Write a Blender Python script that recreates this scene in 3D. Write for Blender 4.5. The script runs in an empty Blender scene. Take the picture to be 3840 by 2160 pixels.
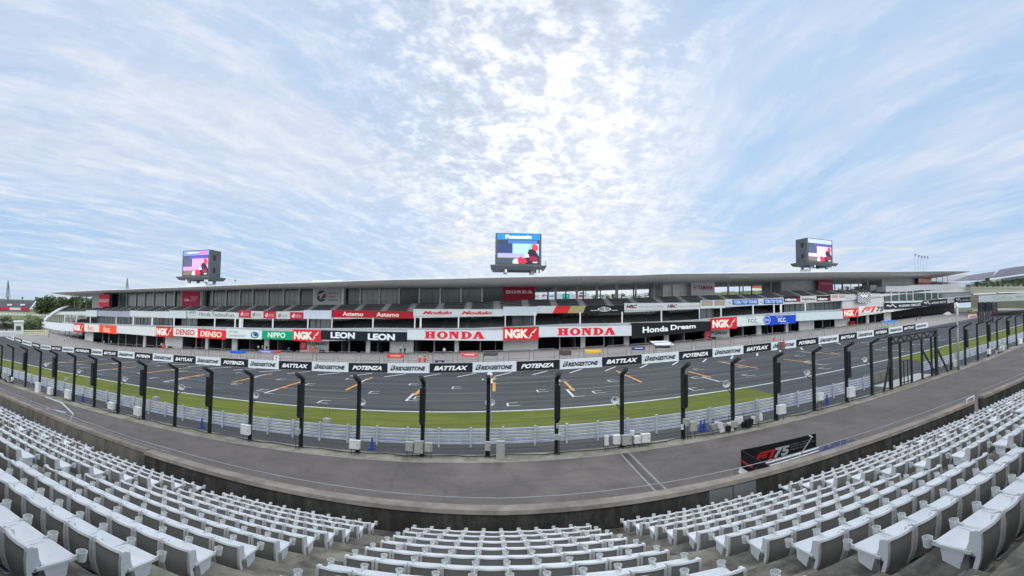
import bpy, bmesh, math, random
import numpy as np
from mathutils import Vector, Matrix
R = math.radians
scene = bpy.context.scene
col = scene.collection
random.seed(7); rng = np.random.RandomState(11)

# ---------------------------------------------------------------- camera (wide panorama lens)
YAW, PIT, ROLL, K, CX, CY, CH = -0.0142, 0.045, 0.0123, 1710., 1885., 1093., 8.87
def _rot():
    cy, sy = math.cos(YAW), math.sin(YAW); cp, sp = math.cos(PIT), math.sin(PIT); cr, sr = math.cos(ROLL), math.sin(ROLL)
    return np.array([[cr, 0, sr], [0, 1, 0], [-sr, 0, cr]]) @ np.array([[1, 0, 0], [0, cp, sp], [0, -sp, cp]]) @ np.array([[cy, sy, 0], [-sy, cy, 0], [0, 0, 1]])
RC = _rot()
cam = bpy.data.cameras.new('camera'); camo = bpy.data.objects.new('camera', cam); col.objects.link(camo)
cam.type = 'PANO'
_pano = dict(panorama_type='EQUIRECTANGULAR', longitude_min=-CX / K, longitude_max=(3840 - CX) / K,
             latitude_min=-(2160 - CY) / K, latitude_max=CY / K)
for k_, v_ in _pano.items():
    try: setattr(cam, k_, v_)
    except Exception: setattr(cam.cycles, k_, v_)
cam.clip_start = 0.05; cam.clip_end = 6000
Rw = RC.T
ex, ey, ez = Rw[:, 0], Rw[:, 2], -Rw[:, 1]
camo.matrix_world = Matrix(((ex[0], ey[0], ez[0], 0), (ex[1], ey[1], ez[1], 0), (ex[2], ey[2], ez[2], CH), (0, 0, 0, 1)))
scene.camera = camo
scene.view_settings.view_transform = 'Standard'; scene.view_settings.look = 'None'
scene.view_settings.exposure = 0.12; scene.view_settings.gamma = 1.0; scene.view_settings.use_curve_mapping = False

# ---------------------------------------------------------------- world: Nishita sky behind a layered cloud sheet
SUN_AZ, SUN_EL = 0.16, R(26)
world = bpy.data.worlds.new('World'); scene.world = world; world.use_nodes = True
nt = world.node_tree; nt.nodes.clear()
class NB:
    def __init__(s, tree): s.t = tree; s.n = tree.nodes; s.l = tree.links
    def new(s, typ, **kw):
        n = s.n.new(typ)
        for k, v in kw.items(): setattr(n, k, v)
        return n
    def put(s, sock, v):
        if isinstance(v, bpy.types.NodeSocket): s.l.new(v, sock)
        elif v is not None: sock.default_value = v
    def m(s, op, a, b=None, c=None, clamp=False):
        n = s.new('ShaderNodeMath', operation=op, use_clamp=clamp)
        s.put(n.inputs[0], a)
        if b is not None: s.put(n.inputs[1], b)
        if c is not None: s.put(n.inputs[2], c)
        return n.outputs[0]
    def ss(s, x, a, b):      # smoothstep
        n = s.new('ShaderNodeMapRange', interpolation_type='SMOOTHSTEP')
        s.put(n.inputs[0], x); n.inputs[1].default_value = a; n.inputs[2].default_value = b
        return n.outputs[0]
    def lr(s, x, a, b, c=0., d=1.):
        n = s.new('ShaderNodeMapRange'); s.put(n.inputs[0], x)
        for i, q in enumerate((a, b, c, d)): n.inputs[i + 1].default_value = q
        return n.outputs[0]
    def xyz(s, x, y, z):
        n = s.new('ShaderNodeCombineXYZ'); s.put(n.inputs[0], x); s.put(n.inputs[1], y); s.put(n.inputs[2], z); return n.outputs[0]
    def noise(s, vec, scale, detail=4, rough=.55, dist=0., col=False):
        n = s.new('ShaderNodeTexNoise'); s.put(n.inputs['Vector'], vec); n.inputs['Scale'].default_value = scale
        n.inputs['Detail'].default_value = detail; n.inputs['Roughness'].default_value = rough; n.inputs['Distortion'].default_value = dist
        return n.outputs[1 if col else 0]
    def mix(s, f, a, b):
        n = s.new('ShaderNodeMix', data_type='RGBA'); s.put(n.inputs[0], f)
        s.put(n.inputs[6], a if isinstance(a, bpy.types.NodeSocket) else (*a, 1)); s.put(n.inputs[7], b if isinstance(b, bpy.types.NodeSocket) else (*b, 1))
        return n.outputs[2]
w = NB(nt)
tc = w.new('ShaderNodeTexCoord'); sep = w.new('ShaderNodeSeparateXYZ'); w.l.new(tc.outputs['Generated'], sep.inputs[0])
dx, dy, dz = sep.outputs
zc = w.m('ADD', w.m('MAXIMUM', dz, 0.0), 0.10)
px, py = w.m('DIVIDE', dx, zc), w.m('DIVIDE', dy, zc)
sa, ca = math.sin(.20), math.cos(.20)
along = w.m('ADD', w.m('MULTIPLY', px, sa), w.m('MULTIPLY', py, ca))
across = w.m('SUBTRACT', w.m('MULTIPLY', px, ca), w.m('MULTIPLY', py, sa))
azn = w.m('ARCTAN2', dx, dy); eln = w.m('ARCSINE', dz)
wv = w.noise(w.xyz(across, along, 21.), 1.1, 4, .55, .0, True)                                              # warps the streaks a little
wsp = w.new('ShaderNodeSeparateColor'); w.l.new(wv, wsp.inputs[0])
acr = w.m('ADD', across, w.m('MULTIPLY', w.m('SUBTRACT', wsp.outputs[0], .5), .22)); alo = w.m('ADD', along, w.m('MULTIPLY', w.m('SUBTRACT', wsp.outputs[1], .5), .3))
st = w.noise(w.xyz(w.m('MULTIPLY', acr, 1.5), w.m('MULTIPLY', alo, .30), 3.1), 1.5, 6, .58, .0)              # long streaks
st2 = w.noise(w.xyz(w.m('MULTIPLY', acr, 2.8), w.m('MULTIPLY', alo, .62), 8.7), 2.6, 6, .62, .0)              # fine fibres
big = w.noise(w.xyz(across, along, 5.5), .55, 3, .5, .4)
cel = w.noise(w.xyz(acr, w.m('MULTIPLY', alo, .70), 1.7), 11., 4, .58, .15)                                     # dappled cells
cel2 = w.noise(w.xyz(acr, w.m('MULTIPLY', alo, .8), 11.7), 27., 3, .6, .1)
cc = w.m('ADD', w.m('MULTIPLY', cel, .68), w.m('MULTIPLY', cel2, .32))
left = w.m('SUBTRACT', 1., w.ss(w.m('ADD', azn, w.m('MULTIPLY', w.m('SUBTRACT', big, .5), .9)), .12, .55))      # 1 on the left and middle, 0 on the smooth right
dmask = w.m('MULTIPLY', w.ss(w.m('ADD', azn, w.m('MULTIPLY', eln, .25)), -.35, .12), left)
dmask = w.m('MULTIPLY', dmask, w.ss(eln, .0, .28))
cover = w.m('ADD', w.m('MULTIPLY', st, 1.15), w.m('MULTIPLY', w.m('SUBTRACT', st2, .5), .4))
cover = w.m('ADD', cover, w.m('MULTIPLY', w.m('SUBTRACT', big, .5), .5))
cover = w.m('ADD', cover, w.m('MULTIPLY', w.m('SUBTRACT', left, .62), .16))
lowl = w.m('MULTIPLY', w.m('SUBTRACT', 1., w.ss(azn, -.45, .15)), w.m('MULTIPLY', w.ss(eln, .01, .07), w.m('SUBTRACT', 1., w.ss(eln, .16, .30))))
cover = w.m('SUBTRACT', cover, w.m('MULTIPLY', lowl, .22))
cv = w.lr(cover, .27, .84)
skyc = w.mix(cv, (.40, .585, .835), (.70, .755, .87))
# lavender-grey bellies and brighter crests along the fibres
fib = w.m('MULTIPLY', w.m('SUBTRACT', st2, .5), w.lr(left, 0, 1, .55, 1.25))
skyc = w.mix(w.m('MULTIPLY', fib, 2.1, clamp=True), skyc, (.86, .89, .945))
skyc = w.mix(w.m('MULTIPLY', fib, -1.8, clamp=True), skyc, (.50, .60, .76))
# small dappled cloudlets over the left and middle, strongest under the sun
amp = w.m('ADD', w.m('MULTIPLY', dmask, .85), w.m('MULTIPLY', left, .13))
dd = w.m('SUBTRACT', cc, .5)
skyc = w.mix(w.m('MULTIPLY', w.m('MULTIPLY', dd, 7.0), amp, clamp=True), skyc, (.97, .975, .985))
skyc = w.mix(w.m('MULTIPLY', w.m('MULTIPLY', w.m('SUBTRACT', dd, .02), -7.5), amp, clamp=True), skyc, (.47, .55, .69))
dap = w.ss(cc, .45, .58)
# glow round the veiled sun and the warm light low over the roof
sdir = Vector((math.sin(SUN_AZ) * math.cos(SUN_EL), math.cos(SUN_AZ) * math.cos(SUN_EL), math.sin(SUN_EL)))
vd = w.new('ShaderNodeVectorMath', operation='DOT_PRODUCT'); w.l.new(tc.outputs['Generated'], vd.inputs[0]); vd.inputs[1].default_value = sdir
glow = w.m('POWER', w.m('MAXIMUM', vd.outputs['Value'], 0), 60.)
skyc = w.mix(w.m('MULTIPLY', glow, w.m('ADD', w.m('MULTIPLY', dap, .50), .0), clamp=True), skyc, (1.0, .98, .89))
warm = w.m('MULTIPLY', w.m('MULTIPLY', w.ss(eln, .02, .07), w.m('SUBTRACT', 1., w.ss(eln, .10, .22))), w.ss(w.noise(w.xyz(w.m('MULTIPLY', azn, 2.2), w.m('MULTIPLY', eln, 16.), 2.), 2.2, 6, .6, .2), .50, .72))
skyc = w.mix(w.m('MULTIPLY', w.m('MULTIPLY', warm, w.ss(azn, -.35, .1)), .85), skyc, (.90, .85, .71))
# pale haze at the horizon
skyc = w.mix(w.m('MULTIPLY', w.m('SUBTRACT', 1., w.ss(eln, -.02, .13)), .45), skyc, (.52, .65, .79))
skyc = w.mix(w.m('SUBTRACT', 1., w.ss(dz, -.12, -.02)), skyc, (.16, .16, .15))
# unseen sky behind the viewer, brightened as fill for surfaces facing this way
skyc = w.mix(w.m('MULTIPLY', w.m('SUBTRACT', 1., w.ss(dy, -.45, .05)), .85), skyc, (2.5, 2.58, 2.7))
nish = w.new('ShaderNodeTexSky', sky_type='NISHITA'); nish.sun_disc = False; nish.sun_elevation = SUN_EL; nish.sun_rotation = SUN_AZ
nish.air_density = 1.0; nish.dust_density = 1.5
sc10 = w.new('ShaderNodeVectorMath', operation='SCALE'); w.l.new(skyc, sc10.inputs[0]); sc10.inputs['Scale'].default_value = 10.0
fin = w.new('ShaderNodeMix', data_type='RGBA'); fin.inputs[0].default_value = .94
w.l.new(nish.outputs[0], fin.inputs[6]); w.l.new(sc10.outputs[0], fin.inputs[7])
bg = w.new('ShaderNodeBackground'); w.l.new(fin.outputs[2], bg.inputs[0]); bg.inputs[1].default_value = 0.1
wo = w.new('ShaderNodeOutputWorld'); w.l.new(bg.outputs[0], wo.inputs[0])

sun = bpy.data.lights.new('sun', 'SUN'); sun.energy = 0.5; sun.angle = R(20); sun.color = (1, .95, .87)
suno = bpy.data.objects.new('sun', sun); col.objects.link(suno)
suno.rotation_euler = (math.pi / 2 - SUN_EL, 0, -SUN_AZ + math.pi)
suno.rotation_euler = (Vector((0, 0, 1)).rotation_difference(sdir)).to_euler()

# ---------------------------------------------------------------- track coordinates
# X runs along the straight, D across it; the straight climbs to the right and bows slightly
def _f(X): return .042 * X - 1.367e-4 * X * X + .446e-6 * X ** 3
def _fs(X): return .042 - 2.734e-4 * X + 1.338e-6 * X * X
def G(X):
    if X > 150: return _f(150) + _fs(150) * 60 * (1 - math.exp(-(X - 150) / 60))
    if X < -115: return _f(-115) - _fs(-115) * 25 * (1 - math.exp((X + 115) / 25))
    return _f(X)
def C(X):
    f = lambda x: 8.928e-4 * x * x - .756e-6 * x ** 3
    g = lambda x: 17.856e-4 * x - 2.268e-6 * x * x
    if X > 150: return f(150) + g(150) * (X - 150)
    if X < -130: return f(-130) + g(-130) * (X + 130)
    return f(X)
def P(X, D, h=0.): return Vector((X, D + C(X), G(X) + h))
def S(X): return 0. if X < 0 else (.037 * X if X < 12 else .444 + .021 * (X - 12))      # slope of the near grandstand
def ray(u, v):
    az = (u - CX) / K; el = (CY - v) / K
    return RC.T @ np.array([math.sin(az) * math.cos(el), math.cos(az) * math.cos(el), math.sin(el)])
def at(u, v, D, curve=True):
    d = ray(u, v); t = D / d[1]
    for _ in range(60): t = (D + (C(t * d[0]) if curve else 0)) / d[1]
    return t * d[0], CH + t * d[2]
def gnd(u, v):
    d = ray(u, v); lo, hi = 1., 2000.
    for _ in range(70):
        mm = (lo + hi) / 2
        if CH + mm * d[2] - G(mm * d[0]) > 0: lo = mm
        else: hi = mm
    X = lo * d[0]; return X, lo * d[1] - C(X)
def fwd(p):
    v = RC @ np.array([p[0], p[1], p[2] - CH]); az = math.atan2(v[0], v[1]); el = math.atan2(v[2], math.hypot(v[0], v[1]))
    return CX + K * az, CY - K * el
SC = 480 / 2576
BO = {1: (0, 1050), 2: (480, 1050), 3: (960, 1040), 4: (1440, 1040), 5: (1920, 1030), 6: (2400, 1020), 7: (2880, 1000), 8: (3360, 940)}
ZO = {1: (0, 1230), 2: (480, 1260), 3: (960, 1320), 4: (1440, 1320), 5: (1920, 1320), 6: (2400, 1280), 7: (2880, 1220), 8: (3360, 1130)}
def b_(c, x, y): return BO[c][0] + x * SC, BO[c][1] + y * SC
def z_(c, x, y): return ZO[c][0] + x * SC, ZO[c][1] + y * SC

# ---------------------------------------------------------------- helpers
def lin(c):
    return tuple((x / 12.92 if x <= .04045 else ((x + .055) / 1.055) ** 2.4) for x in c)
_m = {}
def mat(name, c, rough=.6, var=0., vs=1., c2=None, bump=0., bs=20., metal=0., emit=0., spec=.3, stretch=(1, 1, 1), coord='Object'):
    if name in _m: return _m[name]
    m = bpy.data.materials.new(name); m.use_nodes = True; n = NB(m.node_tree); b = m.node_tree.nodes['Principled BSDF']
    b.inputs['Roughness'].default_value = rough; b.inputs['Metallic'].default_value = metal
    try: b.inputs['Specular IOR Level'].default_value = spec
    except Exception: pass
    base = None
    if var > 0 or c2 or bump > 0:
        t = n.new('ShaderNodeTexCoord'); mp = n.new('ShaderNodeMapping'); n.l.new(t.outputs[coord], mp.inputs[0]); mp.inputs['Scale'].default_value = stretch
        vec = mp.outputs[0]
    if var > 0 or c2:
        f = n.noise(vec, vs, 6, .62, .2)
        cc2 = c2 if c2 else tuple(x * (1 - var) for x in c)
        base = n.mix(n.ss(f, .33, .67), c, cc2)
        n.l.new(base, b.inputs['Base Color'])
    else: b.inputs['Base Color'].default_value = (*c, 1)
    if bump > 0:
        bm_ = n.new('ShaderNodeBump'); n.l.new(n.noise(vec, bs, 4, .6), bm_.inputs['Height']); bm_.inputs['Strength'].default_value = bump; bm_.inputs['Distance'].default_value = .02
        n.l.new(bm_.outputs[0], b.inputs['Normal'])
    if emit > 0:
        b.inputs['Emission Color'].default_value = (*c, 1); b.inputs['Emission Strength'].default_value = emit
    _m[name] = m; return m
def flat(c, rough=.6, emit=0.):
    k = 'paint_%02x%02x%02x%s' % (int(c[0] * 255), int(c[1] * 255), int(c[2] * 255), '_lit' if emit else '')
    lc = lin(c)
    if emit: return mat(k, lc, rough, emit=emit)
    return mat(k, lc, max(rough, .7), var=.08, vs=.9, spec=.15)

class MB:
    def __init__(s): s.v = []; s.f = []; s.mi = []; s.cur = 0
    def quad(s, a, b, c, d):
        i = len(s.v); s.v += [tuple(a), tuple(b), tuple(c), tuple(d)]; s.f.append((i, i + 1, i + 2, i + 3)); s.mi.append(s.cur)
    def poly(s, pts):
        i = len(s.v); s.v += [tuple(p) for p in pts]; s.f.append(tuple(range(i, i + len(pts)))); s.mi.append(s.cur)
    def hexa(s, c):         # 8 corners: bottom loop 0-3, top loop 4-7
        i = len(s.v); s.v += [tuple(p) for p in c]
        for q in ((0, 3, 2, 1), (4, 5, 6, 7), (0, 1, 5, 4), (1, 2, 6, 5), (2, 3, 7, 6), (3, 0, 4, 7)):
            s.f.append(tuple(i + k for k in q)); s.mi.append(s.cur)
    def box(s, x0, x1, y0, y1, z0, z1):
        s.hexa([(x0, y0, z0), (x1, y0, z0), (x1, y1, z0), (x0, y1, z0), (x0, y0, z1), (x1, y0, z1), (x1, y1, z1), (x0, y1, z1)])
    def cbox(s, X0, X1, D0, D1, zf0, zf1, n=1, absz=True):   # box following the curve; zf: function or number
        g = lambda f, X: f(X) if callable(f) else f
        for k in range(n):
            a = X0 + (X1 - X0) * k / n; b = X0 + (X1 - X0) * (k + 1) / n
            A = lambda X, D, f: (X, D + C(X), g(f, X) + (0 if absz else G(X)))
            s.hexa([A(a, D0, zf0), A(b, D0, zf0), A(b, D1, zf0), A(a, D1, zf0), A(a, D0, zf1), A(b, D0, zf1), A(b, D1, zf1), A(a, D1, zf1)])
    def tube(s, p, q, r, r2=None, n=8, cap=True):
        p = Vector(p); q = Vector(q); r2 = r if r2 is None else r2
        d = (q - p); L = d.length
        if L < 1e-6: return
        d /= L; a = d.orthogonal().normalized(); b = d.cross(a); i = len(s.v)
        for k in range(n):
            t = 2 * math.pi * k / n; o = a * math.cos(t) + b * math.sin(t)
            s.v.append(tuple(p + o * r)); s.v.append(tuple(q + o * r2))
        for k in range(n):
            j = (k + 1) % n; s.f.append((i + 2 * k, i + 2 * j, i + 2 * j + 1, i + 2 * k + 1)); s.mi.append(s.cur)
        if cap:
            s.f.append(tuple(i + 2 * k for k in range(n))[::-1]); s.mi.append(s.cur)
            s.f.append(tuple(i + 2 * k + 1 for k in range(n))); s.mi.append(s.cur)
    def path(s, pts, r, n=6):
        for a, b in zip(pts[:-1], pts[1:]): s.tube(a, b, r, n=n)
    def bar(s, p, q, wx, wy):   # rectangular bar between two points
        p = Vector(p); q = Vector(q); d = (q - p).normalized(); a = d.cross(Vector((0, 1, 0)));
        if a.length < .1: a = d.cross(Vector((1, 0, 0)))
        a.normalize(); b = d.cross(a).normalized(); a *= wx / 2; b *= wy / 2
        s.hexa([p - a - b, p + a - b, p + a + b, p - a + b, q - a - b, q + a - b, q + a + b, q - a + b])
    def build(s, name, m, parent=None, smooth=False, bevel=0.):
        me = bpy.data.meshes.new(name); me.from_pydata(s.v, [], s.f); me.update()
        for mm in (m if isinstance(m, (list, tuple)) else [m]): me.materials.append(mm)
        if max(s.mi, default=0) > 0: me.polygons.foreach_set('material_index', s.mi)
        b = bmesh.new(); b.from_mesh(me); bmesh.ops.recalc_face_normals(b, faces=b.faces); b.to_mesh(me); b.free()
        if smooth: me.polygons.foreach_set('use_smooth', [True] * len(me.polygons))
        o = bpy.data.objects.new(name, me); col.objects.link(o)
        if parent:
            o.parent = parent; o.matrix_parent_inverse = Matrix.Translation(-parent.location) if parent.type == 'EMPTY' else Matrix()
        if bevel:
            bv = o.modifiers.new('bevel', 'BEVEL'); bv.width = bevel; bv.segments = 2; bv.limit_method = 'ANGLE'
        return o
def tag(o, label=None, cat=None, group=None, kind=None):
    if label: o['label'] = label
    if cat: o['category'] = cat
    if group: o['group'] = group
    if kind: o['kind'] = kind
    return o
def empty(name, loc, label, cat, group=None):
    o = bpy.data.objects.new(name, None); o.location = loc; col.objects.link(o); o.empty_display_size = .2
    return tag(o, label, cat, group)
def copy_tree(o, parent=None):
    c = o.copy(); col.objects.link(c)
    if parent: c.parent = parent
    for ch in list(o.children): copy_tree(ch, c)
    return c
ORD = 'zeroth first second third fourth fifth sixth seventh eighth ninth tenth eleventh twelfth thirteenth fourteenth fifteenth sixteenth seventeenth eighteenth nineteenth twentieth'.split()
def ordn(i): return ORD[i] if i <= 20 else ('twenty-' + ORD[i - 20] if i < 30 else ('thirtieth' if i == 30 else ('thirty-' + ORD[i - 30] if i < 40 else ('fortieth' if i == 40 else 'forty-' + ORD[i - 40]))))

# ---------------------------------------------------------------- materials
ASPH = mat('track_asphalt', (.088, .092, .100), .85, c2=(.072, .076, .084), vs=.12, bump=.25, bs=8, stretch=(.15, 1, 1), spec=.25)
def asphalt_streaks():
    m = _m['track_asphalt']; n = NB(m.node_tree); b = m.node_tree.nodes['Principled BSDF']
    t = n.new('ShaderNodeTexCoord'); mp = n.new('ShaderNodeMapping'); n.l.new(t.outputs['Object'], mp.inputs[0]); mp.inputs['Scale'].default_value = (.05, 1.6, 1)
    f = n.noise(mp.outputs[0], 1.4, 5, .65, .3); f2 = n.noise(t.outputs['Object'], .08, 4, .6); g = n.noise(t.outputs['Object'], 14., 3, .7)
    mp2 = n.new('ShaderNodeMapping'); n.l.new(t.outputs['Object'], mp2.inputs[0]); mp2.inputs['Scale'].default_value = (.012, .55, 1); r_ = n.noise(mp2.outputs[0], 1.0, 4, .6)
    mp3 = n.new('ShaderNodeMapping'); n.l.new(t.outputs['Object'], mp3.inputs[0]); mp3.inputs['Scale'].default_value = (.006, 3.2, 1); r3 = n.noise(mp3.outputs[0], 1.3, 3, .6)
    c = n.mix(n.ss(f, .38, .66), (.070, .075, .082), (.046, .050, .057)); c = n.mix(n.m('MULTIPLY', n.ss(f2, .42, .62), .5), c, (.082, .083, .088)); c = n.mix(n.m('MULTIPLY', n.ss(r_, .50, .62), .65), c, (.030, .032, .036))
    c = n.mix(n.m('MULTIPLY', n.ss(r3, .58, .66), .55), c, (.095, .097, .10)); c = n.mix(n.m('MULTIPLY', n.ss(r3, .44, .36), .5), c, (.028, .030, .033)); c = n.mix(n.m('MULTIPLY', g, .25), c, (.105, .105, .11))
    n.l.new(c, b.inputs['Base Color'])
asphalt_streaks()
def wet_road():
    m = mat('service_asphalt', (.15, .135, .13), .75, c2=(.12, .11, .105), vs=.3, bump=.3, bs=30, spec=.4)
    n = NB(m.node_tree); b = m.node_tree.nodes['Principled BSDF']; t = n.new('ShaderNodeTexCoord')
    f = n.noise(t.outputs['Object'], .22, 5, .6, .4); g = n.noise(t.outputs['Object'], 30., 3, .75); h = n.noise(t.outputs['Object'], 1.3, 6, .65); q = n.noise(t.outputs['Object'], .6, 6, .7, .8)
    vo = n.new('ShaderNodeTexVoronoi', feature='DISTANCE_TO_EDGE'); vo.inputs['Scale'].default_value = .22
    wv_ = n.new('ShaderNodeVectorMath', operation='ADD'); n.l.new(t.outputs['Object'], wv_.inputs[0]); n.l.new(n.noise(t.outputs['Object'], 1.2, 4, .6, 0, True), wv_.inputs[1]); n.l.new(wv_.outputs[0], vo.inputs['Vector'])
    mp = n.new('ShaderNodeMapping'); n.l.new(t.outputs['Object'], mp.inputs[0]); mp.inputs['Scale'].default_value = (.03, 1.1, 1); tr_ = n.noise(mp.outputs[0], 1.2, 4, .6)
    c = n.mix(n.ss(f, .38, .62), (.128, .108, .098), (.100, .088, .081)); c = n.mix(n.m('MULTIPLY', n.ss(h, .5, .72), .5), c, (.150, .124, .112)); c = n.mix(n.m('MULTIPLY', n.ss(q, .54, .66), .55), c, (.070, .062, .058))
    c = n.mix(n.m('MULTIPLY', n.ss(tr_, .52, .64), .4), c, (.078, .070, .066)); c = n.mix(n.m('MULTIPLY', n.ss(vo.outputs[0], .012, .0), .55), c, (.045, .042, .040)); c = n.mix(n.m('MULTIPLY', g, .35), c, (.175, .155, .142))
    n.l.new(c, b.inputs['Base Color']); n.put(b.inputs['Roughness'], n.lr(f, .35, .65, .62, .9))
    return m
ROAD = wet_road()
PITL = mat('pit_concrete', (.37, .345, .33), .8, c2=(.31, .29, .275), vs=.15, bump=.1, spec=.3)
GRASS = None
def grass_mat():
    m = mat('grass', (.13, .19, .025), .9, c2=(.09, .14, .018), vs=.6, bump=.8, bs=25, spec=.1)
    n = NB(m.node_tree); b = m.node_tree.nodes['Principled BSDF']; t = n.new('ShaderNodeTexCoord')
    mp = n.new('ShaderNodeMapping'); n.l.new(t.outputs['Object'], mp.inputs[0]); mp.inputs['Scale'].default_value = (.25, 1, 1)
    f = n.noise(mp.outputs[0], .9, 5, .6, .4); g = n.noise(t.outputs['Object'], 6., 6, .75); h = n.noise(t.outputs['Object'], .12, 3)
    c = n.mix(n.ss(f, .38, .62), (.175, .185, .034), (.120, .150, .026)); c = n.mix(n.m('MULTIPLY', n.ss(g, .48, .70), .6), c, (.215, .200, .065)); c = n.mix(n.m('MULTIPLY', n.ss(h, .42, .6), .55), c, (.095, .125, .026)); mq = n.new('ShaderNodeMapping'); n.l.new(t.outputs['Object'], mq.inputs[0]); mq.inputs['Scale'].default_value = (.03, 1.4, 1); c = n.mix(n.m('MULTIPLY', n.ss(n.noise(mq.outputs[0], 1.6, 4, .6), .46, .6), .5), c, (.085, .11, .022))
    n.l.new(c, b.inputs['Base Color']); return m
GRASS = grass_mat()
CONC = mat('verge_concrete', (.33, .305, .25), .85, c2=(.17, .16, .13), vs=.9, bump=.4, bs=10, spec=.2)
GRAV = mat('wet_gravel', (.055, .058, .062), .7, c2=(.10, .10, .10), vs=6., bump=.8, bs=30)
def terrace_mat():
    m = mat('terrace_concrete', (.2, .19, .17), .85, c2=(.1, .09, .08), vs=1., bump=.4, bs=12, spec=.2)
    n = NB(m.node_tree); b = m.node_tree.nodes['Principled BSDF']; t = n.new('ShaderNodeTexCoord')
    f = n.noise(t.outputs['Object'], 1.4, 7, .68, .6); h = n.noise(t.outputs['Object'], .45, 5, .6, .4); g = n.noise(t.outputs['Object'], 9., 4, .7)
    c = n.mix(n.ss(f, .36, .64), (.245, .225, .185), (.085, .078, .068)); c = n.mix(n.m('MULTIPLY', n.ss(h, .50, .64), .7), c, (.36, .33, .26)); c = n.mix(n.m('MULTIPLY', n.ss(g, .5, .7), .35), c, (.06, .06, .05))
    n.l.new(c, b.inputs['Base Color']); return m
TERR = terrace_mat()
def wall_mat(name, a, bb, streak):
    m = mat(name, a, .85, c2=bb, vs=1., bump=.3, bs=10, spec=.2)
    n = NB(m.node_tree); b = m.node_tree.nodes['Principled BSDF']; t = n.new('ShaderNodeTexCoord')
    mp = n.new('ShaderNodeMapping'); n.l.new(t.outputs['Object'], mp.inputs[0]); mp.inputs['Scale'].default_value = (1.6, 1, .35)
    f = n.noise(mp.outputs[0], 1.8, 7, .65, .5); g = n.noise(t.outputs['Object'], 5., 5, .7)
    c = n.mix(n.ss(f, .40, .66), a, bb); c = n.mix(n.m('MULTIPLY', n.ss(g, .56, .72), .6), c, streak); n.l.new(c, b.inputs['Base Color']); return m
WALLD = wall_mat('stained_wall', (.045, .043, .040), (.085, .08, .072), (.16, .16, .15))
WALLL = wall_mat('pale_wall', (.22, .21, .185), (.13, .125, .11), (.30, .29, .26))
CAP = mat('wall_cap', (.34, .295, .255), .85, c2=(.21, .185, .16), vs=1.2, bump=.3, bs=12, spec=.2)
PLAST = mat('seat_plastic', (.76, .78, .79), .38, c2=(.69, .715, .73), vs=3., bump=.04, bs=60, spec=.4)
def plast_wear(m, a, bb, dirt):
    n = NB(m.node_tree); b = m.node_tree.nodes['Principled BSDF']; t = n.new('ShaderNodeTexCoord'); oi = n.new('ShaderNodeObjectInfo'); ge = n.new('ShaderNodeNewGeometry')
    g = n.noise(ge.outputs['Position'], 2.2, 5, .65); h = n.noise(ge.outputs['Position'], 9., 5, .7, .5); k = n.noise(ge.outputs['Position'], .9, 3, .6)
    c = n.mix(oi.outputs['Random'], a, bb); c = n.mix(n.m('MULTIPLY', n.ss(k, .4, .62), .5), c, bb); c = n.mix(n.m('MULTIPLY', n.ss(h, .56, .74), .55), c, dirt); c = n.mix(n.m('MULTIPLY', n.ss(g, .55, .72), .30), c, dirt); n.l.new(c, b.inputs['Base Color'])
plast_wear(PLAST, (.78, .79, .80), (.69, .71, .72), (.52, .51, .46))
CUPM = mat('cup_plastic', (.70, .72, .70), .45, var=.08, vs=5.)
BRK = mat('bracket_steel', (.30, .31, .32), .5, var=.2, vs=5.)
BLK = mat('black_steel', (.016, .018, .020), .45, var=.3, vs=2., bump=.1)
GALV = mat('galvanised_steel', (.60, .645, .73), .42, c2=(.44, .48, .57), vs=1.2, metal=.1)
GALD = mat('rail_steel', (.20, .19, .185), .5, var=.2, vs=2.)
WHP = mat('white_paint', (.72, .74, .76), .5, var=.06, vs=.8)
WHM = mat('road_marking', (.72, .73, .72), .6, var=.25, vs=3.)
ORM = mat('orange_marking', (.72, .34, .035), .6, var=.2, vs=3.)
ROOFT = mat('roof_top_metal', (.62, .66, .68), .4, var=.08, vs=.4)
SOFF = mat('roof_soffit', (.74, .75, .74), .6, var=.08, vs=.3)
DGLS = mat('dark_glass', (.030, .040, .046), .15, var=.5, vs=.2, spec=.35)
TGLS = mat('tinted_glass', (.060, .080, .085), .15, c2=(.10, .125, .13), vs=.25, spec=.4)
GREYW = mat('grey_wall', (.30, .31, .32), .7, var=.1, vs=.5)
WHW = mat('white_wall', (.60, .61, .61), .65, var=.08, vs=.5)
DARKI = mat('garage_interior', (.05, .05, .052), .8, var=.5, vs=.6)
SEATD = mat('dark_seats', (.045, .050, .056), .6, var=.3, vs=1.)
STEPC = mat('step_concrete', (.30, .31, .32), .8, var=.12, vs=.6)
CABW = mat('cabinet_white', (.66, .67, .66), .5, var=.06, vs=2.)
CABG = mat('cabinet_grey', (.38, .38, .35), .5, var=.1, vs=2.)
BLUE = mat('cone_blue', (.03, .07, .30), .5)

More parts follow.
